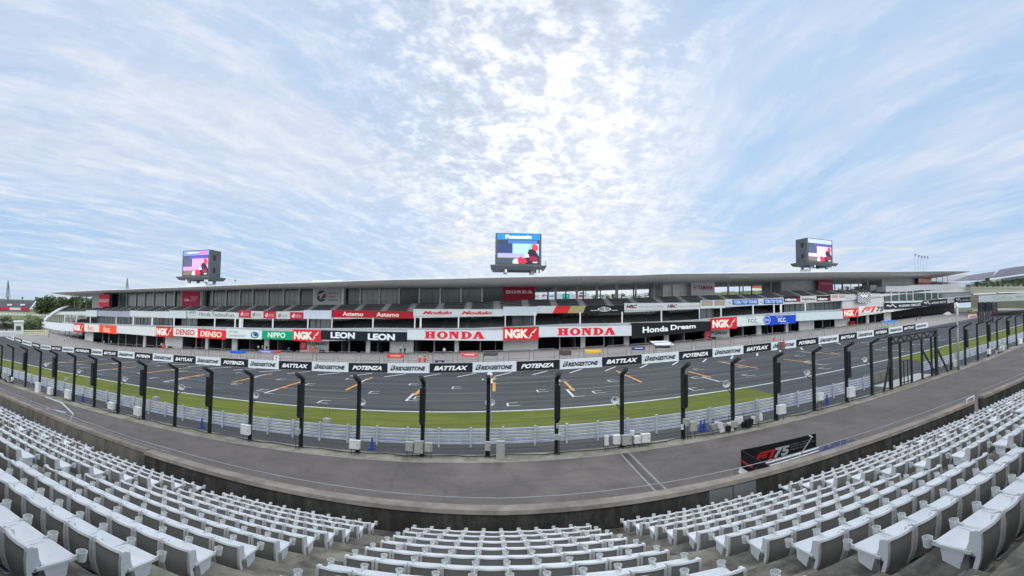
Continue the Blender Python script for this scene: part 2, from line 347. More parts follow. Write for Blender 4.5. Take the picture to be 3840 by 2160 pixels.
# ---------------------------------------------------------------- ground sheets
def sheet(name, Xs, Ds, h, m, absC=True):
    mb = MB(); nx, nd = len(Xs), len(Ds)
    for X in Xs:
        for D in Ds: mb.v.append(tuple(P(X, D, h)))
    for i in range(nx - 1):
        for j in range(nd - 1):
            a = i * nd + j; mb.f.append((a, a + nd, a + nd + 1, a + 1)); mb.mi.append(0)
    o = mb.build(name, m, smooth=True); tag(o, kind='structure'); return o
XG = [-2500, -1200, -600, -400, -300, -240, -200] + list(range(-180, 181, 5)) + [200, 230, 260, 300, 350, 400, 600, 1200, 2500]
FIELD = mat('far_field', (.12, .13, .07), .9, c2=(.17, .165, .13), vs=.02, spec=.1)
sheet('ground', XG, [-60, -20, 0, 13, 40, 67, 105, 130, 180, 300, 600, 1500, 3000], -.03, FIELD)
sheet('service_road', [x for x in XG if -200 <= x <= 200], [13.0, 18, 22, 25.75], .0, ROAD)
sheet('verge', [x for x in XG if -200 <= x <= 200], [25.75, 27.45], .012, CONC)
sheet('gravel_strip', [x for x in XG if -200 <= x <= 200], [27.45, 31.0], .0, GRAV)
sheet('track', [x for x in XG if -1300 <= x <= 650], [31.0, 36, 40, 46, 52, 58, 62, 67.6], .004, ASPH)
sheet('pit_lane', [x for x in XG if -300 <= x <= 400], [68.2, 76, 90, 103.5, 118], .004, PITL)
for (a, bb, nm) in ((-200, 24.5, 0), (48.5, 200, 1)):
    Xs = [a] + [x for x in XG if a < x < bb] + [bb]
    o = sheet('grass_verge', Xs, [31.0, 35, 39.72], .03, GRASS)
def line_strip(mb, X0, X1, D0, D1, h, n=1):
    for k in range(n):
        a = X0 + (X1 - X0) * k / n; b = X0 + (X1 - X0) * (k + 1) / n
        mb.quad(P(a, D0, h), P(b, D0, h), P(b, D1, h), P(a, D1, h))
def seg(mb, A, B, wd, h):
    A = P(A[0], A[1], h); B = P(B[0], B[1], h); d = (B - A); nrm = Vector((-d.y, d.x, 0)).normalized() * wd / 2
    mb.quad(A - nrm, B - nrm, B + nrm, A + nrm)
mk = MB()
line_strip(mk, -200, 250, 39.8, 40.1, .020, 60)
line_strip(mk, -200, 120, 66.75, 66.92, .020, 50)
line_strip(mk, 120, 330, 66.2, 66.4, .020, 20)
line_strip(mk, 110, 330, 78., 78.3, .020, 20)
line_strip(mk, 100, 330, 84., 84.2, .020, 20)
for n in range(-16, 22):
    x = -46.2 + 5.13 * n
    if -62 < x < 125: seg(mk, (x, 62.4), (x + 2.4, 65.9), .30, .020)
for x in (-74.5, -58., -41., -25., -8.8, 7.8, 24.2, 40.5, 57., 73.5):      # near grid boxes
    seg(mk, (x, 45.0), (x, 49.5), .26, .020); seg(mk, (x, 45.05), (x + 1.2, 45.05), .16, .024); seg(mk, (x, 49.45), (x + .9, 49.45), .16, .024)
    seg(mk, (x + 1.3, 45.05), (x + 10, 45.05), .05, .020); seg(mk, (x + 1.0, 49.45), (x + 8.5, 49.45), .05, .020)
for x in (-66.5, -50., -33.3, -17.2, -.4, 16.6, 32.8, 49., 65.5):
    seg(mk, (x, 56.0), (x, 60.2), .26, .020); seg(mk, (x, 56.05), (x + 1., 56.05), .16, .024); seg(mk, (x, 60.15), (x + .8, 60.15), .16, .024)
    seg(mk, (x + 1.1, 56.05), (x + 9, 56.05), .05, .020); seg(mk, (x + .9, 60.15), (x + 8, 60.15), .05, .020)
def emark(x, d, sz=1.):
    seg(mk, (x, d - .75 * sz), (x, d + .75 * sz), .16, .020)
    seg(mk, (x + .08, d - .68 * sz), (x + 1.15 * sz, d - .68 * sz), .14, .024); seg(mk, (x + .08, d + .68 * sz), (x + .95 * sz, d + .68 * sz), .14, .024)
for k in range(-4, 5):
    for x0, d in ((1.5, 42.8), (-7.9, 46.7), (4.9, 49.5), (-4.6, 53.3), (8.2, 56.0), (-1.3, 59.7)):
        x = x0 + 18.4 * k
        if -80 < x < 85: emark(x - .3, d)
tag(mk.build('track_marking', WHM), kind='structure')
mo = MB()
for x in (-74., -58, -41.5, -25., -8.5, 8.4, 24.8, 41.): mo_a = seg(mo, (x, 48.3), (x, 55.0), .34, .028)
for x in (-66.3, -50, -33.1, -17., -.1, 16.7, 33., 49.4): seg(mo, (x, 50.3), (x, 56.8), .34, .028); seg(mo, (x, 58.8), (x, 61.9), .30, .028)
tag(mo.build('orange_track_marking', ORM), kind='structure')
rl = MB(); line_strip(rl, -150, 7.3, 25.85, 25.93, .02, 30); line_strip(rl, 8.0, 150, 25.85, 25.93, .02, 30)
for x in (7.25, 7.75): seg(rl, (x, 25.7), (x - .3, 13.2), .10, .006)
tag(rl.build('road_marking', mat('faded_line', (.34, .335, .31), .7, var=.3, vs=3.)), kind='structure')
dr = MB(); seg(dr, (7.5, 27.0), (7.2, 13.2), .34, .004); tag(dr.build('drain_channel', mat('drain_grate', (.07, .07, .07), .6, var=.3, vs=5.)), kind='structure')
pl = MB(); line_strip(pl, -120, 130, 71.0, 71.35, .018, 40); line_strip(pl, -110, 130, 83.0, 83.15, .018, 40)
tag(pl.build('pit_lane_marking', WHM), kind='structure')

# ---------------------------------------------------------------- near grandstand: terrace, wall, seats
ROW0, PITCH, ZT0, RISE = 11.78, 1.075, 2.74, .425     # back-top of row one
def rowD(i): return ROW0 - PITCH * i
HB = .26                                           # back height over the pan
def treadz(i): return ZT0 - HB - .41 + RISE * i
XS = [-60, -50, -40, -32, -26, -20, -16, -12, -8, -4, 0, 2, 4, 6, 8, 10, 12, 14, 17, 20, 24, 28, 33, 38, 44, 50, 60]
stand = empty('grandstand_terrace', (0, 0, 0), 'stepped concrete grandstand terrace under the white seats in the foreground', 'grandstand')
t = MB()
prof = []
NR = 20
for i in range(0, NR):
    y1 = rowD(i) + .75 if i else 12.6; y0 = rowD(i) - .325
    prof += [(y1, treadz(i)), (y0, treadz(i))]
prof.append((prof[-1][0] - .5, prof[-1][1]))
for a, b in zip(XS[:-1], XS[1:]):
    for (ya, za), (yb, zb) in zip(prof[:-1], prof[1:]):
        t.quad((a, ya, za + S(a)), (b, ya, za + S(b)), (b, yb, zb + S(b)), (a, yb, zb + S(a)))
t.build('stepped_floor', TERR, stand)
blocks = []       # (x_left, n_seats, name)
def addb(x, n, nm): blocks.append((x, n, nm))
addb(-2.08, 10, 'centre block'); addb(-7.75, 10, 'first block left of centre'); addb(3.48, 9, 'first block right of centre')
LN = ['second', 'third', 'fourth', 'fifth', 'sixth', 'seventh']
x = -8.85
for k in range(6): addb(x - 4.58, 10, LN[k] + ' block left of centre'); x -= 4.58 + 1.1
x = 8.68
for k in range(6): addb(x, 10, LN[k] + ' block right of centre'); x += 4.6 + 1.1
stp = MB()
aisles = [(-3.15, -2.1), (2.52, 3.48), (-8.85, -7.78), (7.62, 8.66)] + [(-14.53 + .0 - 5.68 * k, -13.43 - 5.68 * k) for k in range(4)] + [(13.28 + 5.7 * k, 14.38 + 5.7 * k) for k in range(4)]
for (a, b) in aisles:
    for i in range(0, 14):
        yr = rowD(i) - .325
        stp.hexa([(a, yr + .0, treadz(i) + S(a) - .05), (b, yr, treadz(i) + S(b) - .05), (b, yr + .36, treadz(i) + S(b) - .05), (a, yr + .36, treadz(i) + S(a) - .05),
                  (a, yr + .0, treadz(i) + S(a) + .21), (b, yr, treadz(i) + S(b) + .21), (b, yr + .36, treadz(i) + S(b) + .21), (a, yr + .36, treadz(i) + S(a) + .21)])
aso = stp.build('aisle_step', mat('aisle_concrete', (.30, .275, .22), .85, c2=(.10, .092, .078), vs=2.2, bump=.4, bs=14, spec=.2), stand)
aso['kind'] = 'stuff'
bk = MB(); yb = prof[-1][0]
bk.box(-60, 60, yb - .6, yb, prof[-1][1] - 2, prof[-1][1] + 7)
bk.box(-60, 60, yb - 6, yb + 5.0, prof[-1][1] + 7, prof[-1][1] + 7.5)
bk.build('rear_light_blocker', GREYW, stand)  # unseen wall and roof slab added to keep sky light off the seat backs
# seat shell
def seat_shell(wd=.435, nx=6, rear=False):
    # (y, z, dish) from the top of the backrest down its front and out along the pan
    fr_ = [(-.035, HB, 0), (-.012, HB - .006, 0), (.012, HB - .035, .3), (.022, .13, .6), (.036, .07, .6), (.065, .025, .5), (.12, .004, .6), (.24, -.006, .8), (.35, .002, .6), (.415, .014, .2), (.440, .004, 0), (.445, -.035, 0)]
    # the rear skin drops as a deep skirt towards the floor
    bk_ = [(-.050, HB - .002, 0), (-.064, HB - .03, .2), (-.066, .10, .8), (-.058, .0, 1), (-.040, -.10, 1), (-.012, -.20, .8), (.020, -.285, .5), (.034, -.284, .5)]
    v, f = [], []; n = nx + 1
    def strip(rows, bow):
        o = len(v)
        for (y, z, s) in rows:
            for j in range(n):
                t_ = j / nx * 2 - 1; b_ = 1 - t_ * t_
                if bow == 'f': yy = y - (.026 * b_ if z > .02 else 0.); zz = z - (.014 * b_ * s if z <= .02 else 0)
                else: yy = y - .026 * b_; zz = z - (.03 * b_ if z < -.25 else 0)
                if z > HB - .01: zz -= .008 * b_
                v.append((t_ * wd / 2, yy, zz))
        for k in range(len(rows) - 1):
            for j in range(nx): a = o + k * n + j; f.append((a, a + 1, a + n + 1, a + n))
        return o
    o1 = strip(fr_, 'f'); o2 = strip([(-.050, HB - .002, 0), (-.066, HB - .03, .2), (-.060, HB - .045, .2)], 'b')
    for j in range(nx): f.append((o1 + j, o1 + j + 1, o2 + j + 1, o2 + j))
    if rear:
        v, f = [], []; strip([(-.052, HB - .035, 0)] + [(y + .012, z, q) for y, z, q in bk_[2:]], 'b'); return v, f
    # underside of the pan
    o3 = strip([(.445, -.035, 0), (.42, -.030, 0), (.30, -.035, 0), (.12, -.045, 0), (.0, -.060, 0)], 'f')
    # pale side cheeks: back edge and skirt edge, slightly proud
    for sx in (-1, 1):
        cheek = [(-.064, HB - .002, .030, HB - .020), (-.078, HB - .04, .036, HB - .05), (-.080, .10, .050, .10), (-.072, .0, .075, .035), (-.058, -.10, -.018, -.05), (-.030, -.20, .010, -.16), (.004, -.285, .040, -.27)]
        xi, xo = sx * (wd / 2 - .034), sx * (wd / 2 + .006)
        for (a, b, c, d), (e, g, h_, k_) in zip(cheek[:-1], cheek[1:]):
            i = len(v); v += [(xi, a, b), (xi, c, d), (xi, h_, k_), (xi, e, g), (xo, a, b), (xo, c, d), (xo, h_, k_), (xo, e, g)]
            for fc in ((0, 3, 2, 1), (4, 5, 6, 7), (0, 1, 5, 4), (2, 3, 7, 6), (1, 2, 6, 5), (3, 0, 4, 7)): f.append(tuple(i + q for q in fc))
        i = len(v); v += [(xi, .06, .012), (xo, .06, .012), (xo, .44, .006), (xi, .44, .006), (xi, .06, -.05), (xo, .06, -.05), (xo, .44, -.038), (xi, .44, -.038)]
        for fc in ((0, 1, 2, 3), (7, 6, 5, 4), (0, 4, 5, 1), (2, 6, 7, 3), (1, 5, 6, 2), (3, 7, 4, 0)): f.append(tuple(i + q for q in fc))
    return v, f
SHV, SHF = seat_shell()
def meshify(name, v, f, m, smooth=True):
    me = bpy.data.meshes.new(name); me.from_pydata(v, [], f); me.update(); me.materials.append(m)
    b = bmesh.new(); b.from_mesh(me); bmesh.ops.recalc_face_normals(b, faces=b.faces); b.to_mesh(me); b.free()
    me.polygons.foreach_set('use_smooth', [smooth] * len(me.polygons))
    try: me.set_sharp_from_angle(angle=R(35))
    except Exception: pass
    return me
shell_me = meshify('seat_shell', SHV, SHF, PLAST)
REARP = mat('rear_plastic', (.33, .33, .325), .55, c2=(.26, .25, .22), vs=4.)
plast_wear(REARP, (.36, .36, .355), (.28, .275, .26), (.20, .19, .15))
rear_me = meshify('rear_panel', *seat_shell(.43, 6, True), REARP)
cup = MB()
def cup_at(mb, cx, cy, cz):
    n = 12; i = len(mb.v)
    for (r, z) in ((.044, -.02), (.049, .035), (.054, .035), (.043, -.085), (.038, -.08)):
        for k in range(n):
            t_ = 2 * math.pi * k / n; mb.v.append((cx + r * math.cos(t_), cy + r * math.sin(t_), cz + z))
    def ring(a, b):
        for k in range(n):
            j = (k + 1) % n; mb.f.append((i + a * n + k, i + a * n + j, i + b * n + j, i + b * n + k)); mb.mi.append(0)
    ring(1, 2); ring(2, 3); ring(1, 4)
    mb.f.append(tuple(i + 4 * n + k for k in range(n))); mb.mi.append(0)
cup_at(cup, 0, .49, .02); cup.tube((0, .40, .012), (0, .44, .03), .012, n=6)
cup.box(-.009, .009, .02, .44, -.030, .004)
cup_me = meshify('cup_holder', cup.v, cup.f, CUPM)
brk = MB(); brk.box(-.15, .15, .10, .14, -.41, -.05); brk.box(-.17, -.13, .08, .38, -.09, -.05); brk.box(.13, .17, .08, .38, -.09, -.05); brk.box(-.18, .18, .02, .22, -.41, -.395)
brk_me = meshify('bracket', brk.v, brk.f, BRK, False)
end = MB(); end.poly([(.0, .10, -.04), (.0, .36, -.03), (.0, .34, -.20), (.0, .16, -.26)]); end.poly([(.012, .10, -.04), (.012, .16, -.26), (.012, .34, -.20), (.012, .36, -.03)])
end_me = meshify('end_plate', end.v, end.f, PLAST, False)
allseats = []
for (bx0, n, nm) in blocks:
    for i in range(12):
        for j in range(n):
            X = bx0 + .46 * (j + .5); p = (X, rowD(i), treadz(i) + .41 + S(X))
            u, v = fwd((X, p[1] + .2, p[2] + .2)); vis = -90 < u < 3930 and v < 2260 and p[1] > -.3
            if vis: allseats.append((math.dist(p, (0, 0, CH)), p, i, j, n, nm))
allseats.sort(key=lambda a: a[0])
def seat_root(p, i, j, n, nm):
    r = empty('stadium_seat', p, 'white seat, %s from left, %s row up from wall, %s' % (ordn(j + 1), ordn(i + 1), nm), 'seat', 'white seats in the grandstand')
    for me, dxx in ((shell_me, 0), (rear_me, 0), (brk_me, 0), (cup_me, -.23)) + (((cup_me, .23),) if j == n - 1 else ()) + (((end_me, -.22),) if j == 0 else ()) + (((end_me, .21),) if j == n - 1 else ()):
        o = bpy.data.objects.new(me.name, me); col.objects.link(o); o.parent = r; o.location = (dxx, 0, 0)
    r.rotation_euler = ((rng.rand() - .5) * .03, (rng.rand() - .5) * .012, (rng.rand() - .5) * .03)
    return r
for s_ in allseats[:300]: seat_root(*s_[1:])
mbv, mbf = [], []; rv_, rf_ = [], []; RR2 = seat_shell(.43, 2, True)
def baked(v, f, V, F, p, dxx=0):
    o = len(V); V += [(a[0] + p[0] + dxx, a[1] + p[1], a[2] + p[2]) for a in v]; F += [tuple(o + q for q in fc) for fc in f]
SH2 = seat_shell(.435, 2)
for s_ in allseats[300:]:
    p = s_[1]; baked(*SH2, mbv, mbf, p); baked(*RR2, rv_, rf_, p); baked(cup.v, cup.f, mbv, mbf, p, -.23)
    if s_[3] == s_[4] - 1: baked(cup.v, cup.f, mbv, mbf, p, .23)
fs = bpy.data.objects.new('distant_seats', meshify('distant_seats', mbv, mbf, PLAST)); col.objects.link(fs)
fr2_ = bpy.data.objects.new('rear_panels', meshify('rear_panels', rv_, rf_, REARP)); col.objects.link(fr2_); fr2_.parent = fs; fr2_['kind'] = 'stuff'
tag(fs, 'rows of smaller white seats towards both ends of the grandstand and near the wall', 'seats', kind='stuff')

# front wall of the stand
def near_wall(name, X0, X1, D0, D1, dz, mwall, mcap, label, capo=.06):
    rt = empty(name, (0, 0, 0), label, 'wall'); n = max(2, int((X1 - X0) / 3)); a = MB(); c = MB()
    for k in range(n):
        p = X0 + (X1 - X0) * k / n; q = X0 + (X1 - X0) * (k + 1) / n
        zb = -2.5; zt = lambda x: 2.86 + dz + S(x)
        a.hexa([(p, D0, zb), (q, D0, zb), (q, D1, zb), (p, D1, zb), (p, D0, zt(p)), (q, D0, zt(q)), (q, D1, zt(q)), (p, D1, zt(p))])
        c.hexa([(p, D0 - capo, zt(p)), (q, D0 - capo, zt(q)), (q, D1 + .05, zt(q)), (p, D1 + .05, zt(p)), (p, D0 - capo + .02, zt(p) + .14), (q, D0 - capo + .02, zt(q) + .14), (q, D1 + .03, zt(q) + .14), (p, D1 + .03, zt(p) + .14)])
    a.build('wall_body', mwall, rt); c.build('wall_cap', mcap, rt); return rt
near_wall('retaining_wall', -11.9, 21.6, 12.62, 12.98, 0, WALLD, CAP, 'long dark stained concrete wall with pale coping in front of the seats')
near_wall('retaining_wall', -40, -11.95, 12.72, 12.98, .02, WALLL, CAP, 'paler grey concrete wall with thin coping left of the dark one', .03)
near_wall('retaining_wall', 22.6, 29.5, 12.62, 12.98, .05, WALLD, CAP, 'short dark wall beyond the gap at the right of the stand')
for k, x in enumerate((6.3, 7.15)):
    pv = MB(); pv.box(x, x + .82, 12.585, 12.618, 2.0 + S(x), 2.84 + S(x)); tag(pv.build('wall_panel', mat('grey_panel', (.20, .205, .20), .7, var=.1, vs=2.)), '%s of two smooth grey panels on the dark wall behind the right seats' % ('left one', 'right one')[k], 'panel')
RAILG = mat('handrail_steel', (.36, .38, .40), .45, var=.1, vs=2.)
def railing(X0, X1, h, label, D=12.86, sp=2.35, dbl=False):
    rt = empty('handrail', (0, 0, 0), label, 'railing'); a = MB(); n = max(1, int(round((X1 - X0) / sp)))
    pts = [(X0 + (X1 - X0) * k / n, D, 3.0 + h + S(X0 + (X1 - X0) * k / n)) for k in range(n + 1)]
    a.path(pts, .015); a.build('top_rail', RAILG, rt)
    if dbl: b = MB(); b.path([(p[0], p[1], p[2] - .13) for p in pts], .011); b.build('lower_rail', RAILG, rt)
    for p in pts:
        q = MB(); q.tube((p[0] - .06, D, 3.0 + S(p[0]) - .02), (p[0], D, p[2]), .009, n=6); q.build('post', RAILG, rt)
railing(-11.6, 21.4, .30, 'thin galvanised handrail along the top of the long dark wall')
railing(-30, -10.9, .28, 'thin handrail on the paler wall at the left', dbl=True)
railing(22.8, 29.3, .34, 'short handrail on the wall beyond the gap at the right')
gb = MB(); gb.path([(-17.0, 12.9, 3.0), (-16.8, 12.9, 3.42), (-17.8, 12.95, 3.75), (-19.2, 12.95, 3.75)], .035, 8); gb.path([(-17.4, 12.9, 3.35), (-19.0, 12.9, 3.20)], .03, 8)
tag(gb.build('bent_rail', WHP), 'bent white tubular guard at the stair opening in the left wall', 'railing')
gp = MB(); x = 21.7; gp.tube((x, 12.7, 2.4 + S(x)), (x, 12.7, 3.25 + S(x)), .04); gp.tube((x - .8, 12.7, 3.2 + S(x)), (x, 12.7, 3.25 + S(x)), .04); gp.tube((x - .8, 12.7, 3.2 + S(x)), (x - .8, 12.7, 2.9 + S(x)), .04)
tag(gp.build('gate_post', WHP), 'white tubular gate frame in the gap of the right wall', 'gate')

# ---------------------------------------------------------------- catch fence
fence = empty('catch_fence', P(0, 27.1), 'tall debris fence of cranked black posts between the service road and the crash barrier', 'fence')
FD = 27.1
us = [8, 50, 101, 154, 213, 282, 360, 450, 546, 663, 794, 945, 1136, 1348, 1589, 1832, 2088, 2332, 2560, 2746, 2906, 3050, 3171, 3266, 3562, 3616, 3663, 3702, 3737, 3774.5, 3808, 3838]
vs_ = [1297, 1306, 1314, 1323, 1331, 1338, 1353, 1362, 1374, 1387, 1400, 1414, 1423, 1434, 1442, 1440, 1434, 1414, 1392, 1375, 1348, 1327, 1305, 1290, 1234, 1225, 1213, 1208, 1197, 1189, 1182, 1176]
boxed = {101, 213, 360, 546, 794, 1136, 1589, 2088, 2560, 2906, 3171, 3616, 3702, 3774.5}
pX = []
for u, v in zip(us, vs_): pX.append(at(u, v, FD)[0])
HP = 4.75
for u, X in zip(us, pX):
    z0 = G(X); y = FD + C(X)
    a = MB(); a.box(X - .11, X + .11, y - .11, y + .11, z0 - .3, z0 + HP)
    a.bar((X, y + .04, z0 + HP - .06), (X, y - 1.02, z0 + HP + .42), .22, .20)
    a.box(X - .17, X + .17, y - .17, y + .17, z0 - .02, z0 + .04)
    o = a.build('post', BLK, fence, bevel=.015)
    if u in boxed:
        q = MB(); q.box(X - .16, X + .16, y - .46, y - .115, z0 + 2.25, z0 + HP - .35); q.box(X - .12, X + .12, y - .45, y - .12, z0 + 2.15, z0 + 2.25); q.build('net_winder', BLK, o)
for hz, dd in [(.4, 0), (.8, 0), (1.2, 0), (1.6, 0), (2.0, 0), (2.4, 0), (2.8, 0), (3.1, 0), (3.4, 0), (3.7, 0), (4.0, 0), (4.3, 0), (4.6, 0), (4.85, -.35), (5.0, -.7), (5.12, -1.0)]:
    a = MB(); Xs = list(np.linspace(pX[0] - 30, pX[23], 40)); a.path([P(X, FD + dd, hz) for X in Xs], .007, 4)
    Xs = list(np.linspace(pX[24], pX[-1] + 10, 12)); a.path([P(X, FD + dd, hz) for X in Xs], .007, 4); a.build('wire', mat('wire_steel', (.25, .26, .27), .4, metal=.6), fence)
# cables lying along the foot of the fence
cb = MB(); pts = []
for k in range(161):
    X = -60 + 120 * k / 160; pts.append(P(X, 26.75 + .12 * math.sin(X * 1.7) + .1 * rng.rand(), .09 + .05 * rng.rand()))
cb.path(pts, .035, 6); tag(cb.build('cable_bundle', mat('cable_rubber', (.03, .027, .024), .7, var=.3, vs=4.)), 'dark bundle of cables lying along the foot of the catch fence', 'cable')
# gate frame with truss at the right
gate = empty('fence_gate', P(36, FD), 'black steel gate frame with truss beam in the fence at the right', 'gate')
def gpt(x, y, s=300 / 1552, ox=3260, oy=1200): return ox + x * s, oy + y * s
gx = [at(*gpt(400, 450), FD)[0], at(*gpt(590, 450), FD)[0], at(*gpt(805, 420), FD)[0], at(*gpt(1010, 350), FD)[0], at(*gpt(1195, 320), FD)[0], at(*gpt(1285, 300), FD)[0]]
for k, X in enumerate(gx):
    wd = .30 if k in (0, 5) else .18; a = MB(); y = FD + C(X); z0 = G(X); a.box(X - wd / 2, X + wd / 2, y - wd / 2, y + wd / 2, z0 - .2, z0 + (4.9 if k in (0, 5) else 4.4)); a.build('gate_post', BLK, gate)
tr = MB(); n = 12
for k in range(n):
    a = gx[0] + (gx[5] - gx[0]) * k / n; b = gx[0] + (gx[5] - gx[0]) * (k + 1) / n
    for dd in (-.25, .15): tr.bar(P(a, FD + dd, 4.95), P(b, FD + dd, 4.95), .14, .14); tr.bar(P(a, FD + dd, 4.35), P(b, FD + dd, 4.35), .14, .14)
    tr.bar(P(a, FD - .25, 4.35 if k % 2 else 4.95), P(b, FD - .25, 4.95 if k % 2 else 4.35), .10, .10); tr.bar(P(a, FD - .25, 4.95), P(b, FD + .15, 4.95), .08, .08)
tr.build('truss', BLK, gate)
for X0, X1 in ((gx[0], gx[0] - 1.6), (gx[3], gx[4] + .3), (gx[5], gx[5] + 1.8)):
    a = MB(); a.bar(P(X0, FD, 3.2), P(X1, FD - .4, .1), .16, .16); a.build('brace', BLK, gate)
a = MB(); xa, xb = gx[1], gx[2]
a.bar(P(xa, FD, 2.4), P(xb, FD, 2.4), .08, .08); a.bar(P(xa, FD, .3), P(xb, FD, .3), .08, .08)
for t_ in (.3, .65): a.bar(P(xa + (xb - xa) * t_, FD, .1), P(xa + (xb - xa) * t_, FD, 2.4), .08, .08)
a.build('gate_leaf', BLK, gate)
for dd in (0,):
    a = MB(); a.path([P(pX[23], FD - 1, 5.1), P(gx[0], FD - .5, 5.3), P(gx[5], FD - .5, 5.2), P(pX[24], FD - 1, 5.1)], .05, 6); a.build('top_cable', BLK, gate)

# ---------------------------------------------------------------- crash barrier
arm = empty('crash_barrier', P(0, 29.3), 'five-beam galvanised steel crash barrier beside the grass verge', 'barrier')
def armco(X0, X1):
    n = int((X1 - X0) / 2)
    for k in range(5):
        z = .16 + k * .225; a = MB(); pr = [(.03, .0), (-.035, .018), (-.035, .060), (.0, .080), (-.035, .100), (-.035, .145), (0.03, .165)]
        for j in range(n):
            p = X0 + (X1 - X0) * j / n; q = X0 + (X1 - X0) * (j + 1) / n
            for (a0, b0), (a1, b1) in zip(pr[:-1], pr[1:]): a.quad(P(p, 29.25 + a0, z + b0), P(q, 29.25 + a0, z + b0), P(q, 29.25 + a1, z + b1), P(p, 29.25 + a1, z + b1))
        a.build('beam', GALV, arm)
    return
armco(-75, gx[0] - .5); armco(gx[5] + .5, 85)
k = 0
for j in range(-37, 43):
    X = .55 + 2.03 * j
    if gx[0] - .4 < X < gx[5] + .4 or k >= 97: continue
    k += 1; a = MB(); p = P(X, 29.13); a.box(X - .05, X + .05, p.y - .06, p.y + .05, p.z - .2, p.z + 1.33); a.box(X - .07, X + .07, p.y - .08, p.y + .07, p.z + 1.33, p.z + 1.36); a.build('post', GALV, arm)
cbk = MB(); 
for (x0, x1) in ((gx[0] + .3, gx[3]),): cbk.cbox(x0, x1, 30.6, 31.0, 0., 1.0, 3, absz=False)
tag(cbk.build('concrete_barrier', WALLL), 'low pale concrete block barrier behind the gate opening', 'barrier')
slab = MB(); slab.cbox(gx[0] + .3, gx[5] - .2, 27.4, 29.6, -.05, .05, 4, absz=False)
tag(slab.build('concrete_slab', mat('pale_slab', (.5, .5, .48), .8, var=.15, vs=2.)), kind='structure')

# ---------------------------------------------------------------- equipment boxes at the fence
def cabinet(u, v, wpx, hpx, m, label, D=26.75, legs=True, tilt=0):
    X, z = at(u, v, D); dist = math.hypot(X, D + C(X)); wd = wpx / K * dist / max(.35, math.cos(math.atan2(X, D)) ** .5); h = hpx / K * dist; y = D + C(X); zb = z - h / 2; zt = z + h / 2; g = G(X)
    rt = empty('equipment_cabinet', (X, y, g), label, 'cabinet'); a = MB(); dp = min(.32, wd * .8)
    a.box(X - wd / 2, X + wd / 2, y - dp, y, zb, zt); a.build('cabinet_body', m, rt, bevel=.012)
    a = MB(); a.box(X - wd / 2 - .012, X + wd / 2 + .012, y - dp - .015, y + .01, zt + .001, zt + .035); a.build('lid', CABW if m is CABW else m, rt)
    a = MB(); a.box(X - wd * .42, X + wd * .42, y - dp - .010, y - dp - .003, zb + h * .06, zt - h * .06); a.build('door', m, rt)
    a = MB(); a.box(X + wd * .3, X + wd * .34, y - dp - .03, y - dp - .011, z - .05, z + .05); a.build('handle', BLK, rt)
    if zb > g + .1 and legs:
        for sx in (-.35, .35): a = MB(); a.tube((X + sx * wd, y - .1, g), (X + sx * wd, y - .1, zb), .018, n=6); a.build('leg', BLK, rt)
    return rt
k1 = .559
def c1(x, y): return x * k1, 1350 + y * k1
def c2(x, y): return 960 + x * k1, 1350 + y * k1
def c3(x, y): return 1920 + x * k1, 1350 + y * k1
def c4(x, y): return 2880 + x * k1, 1350 + y * k1
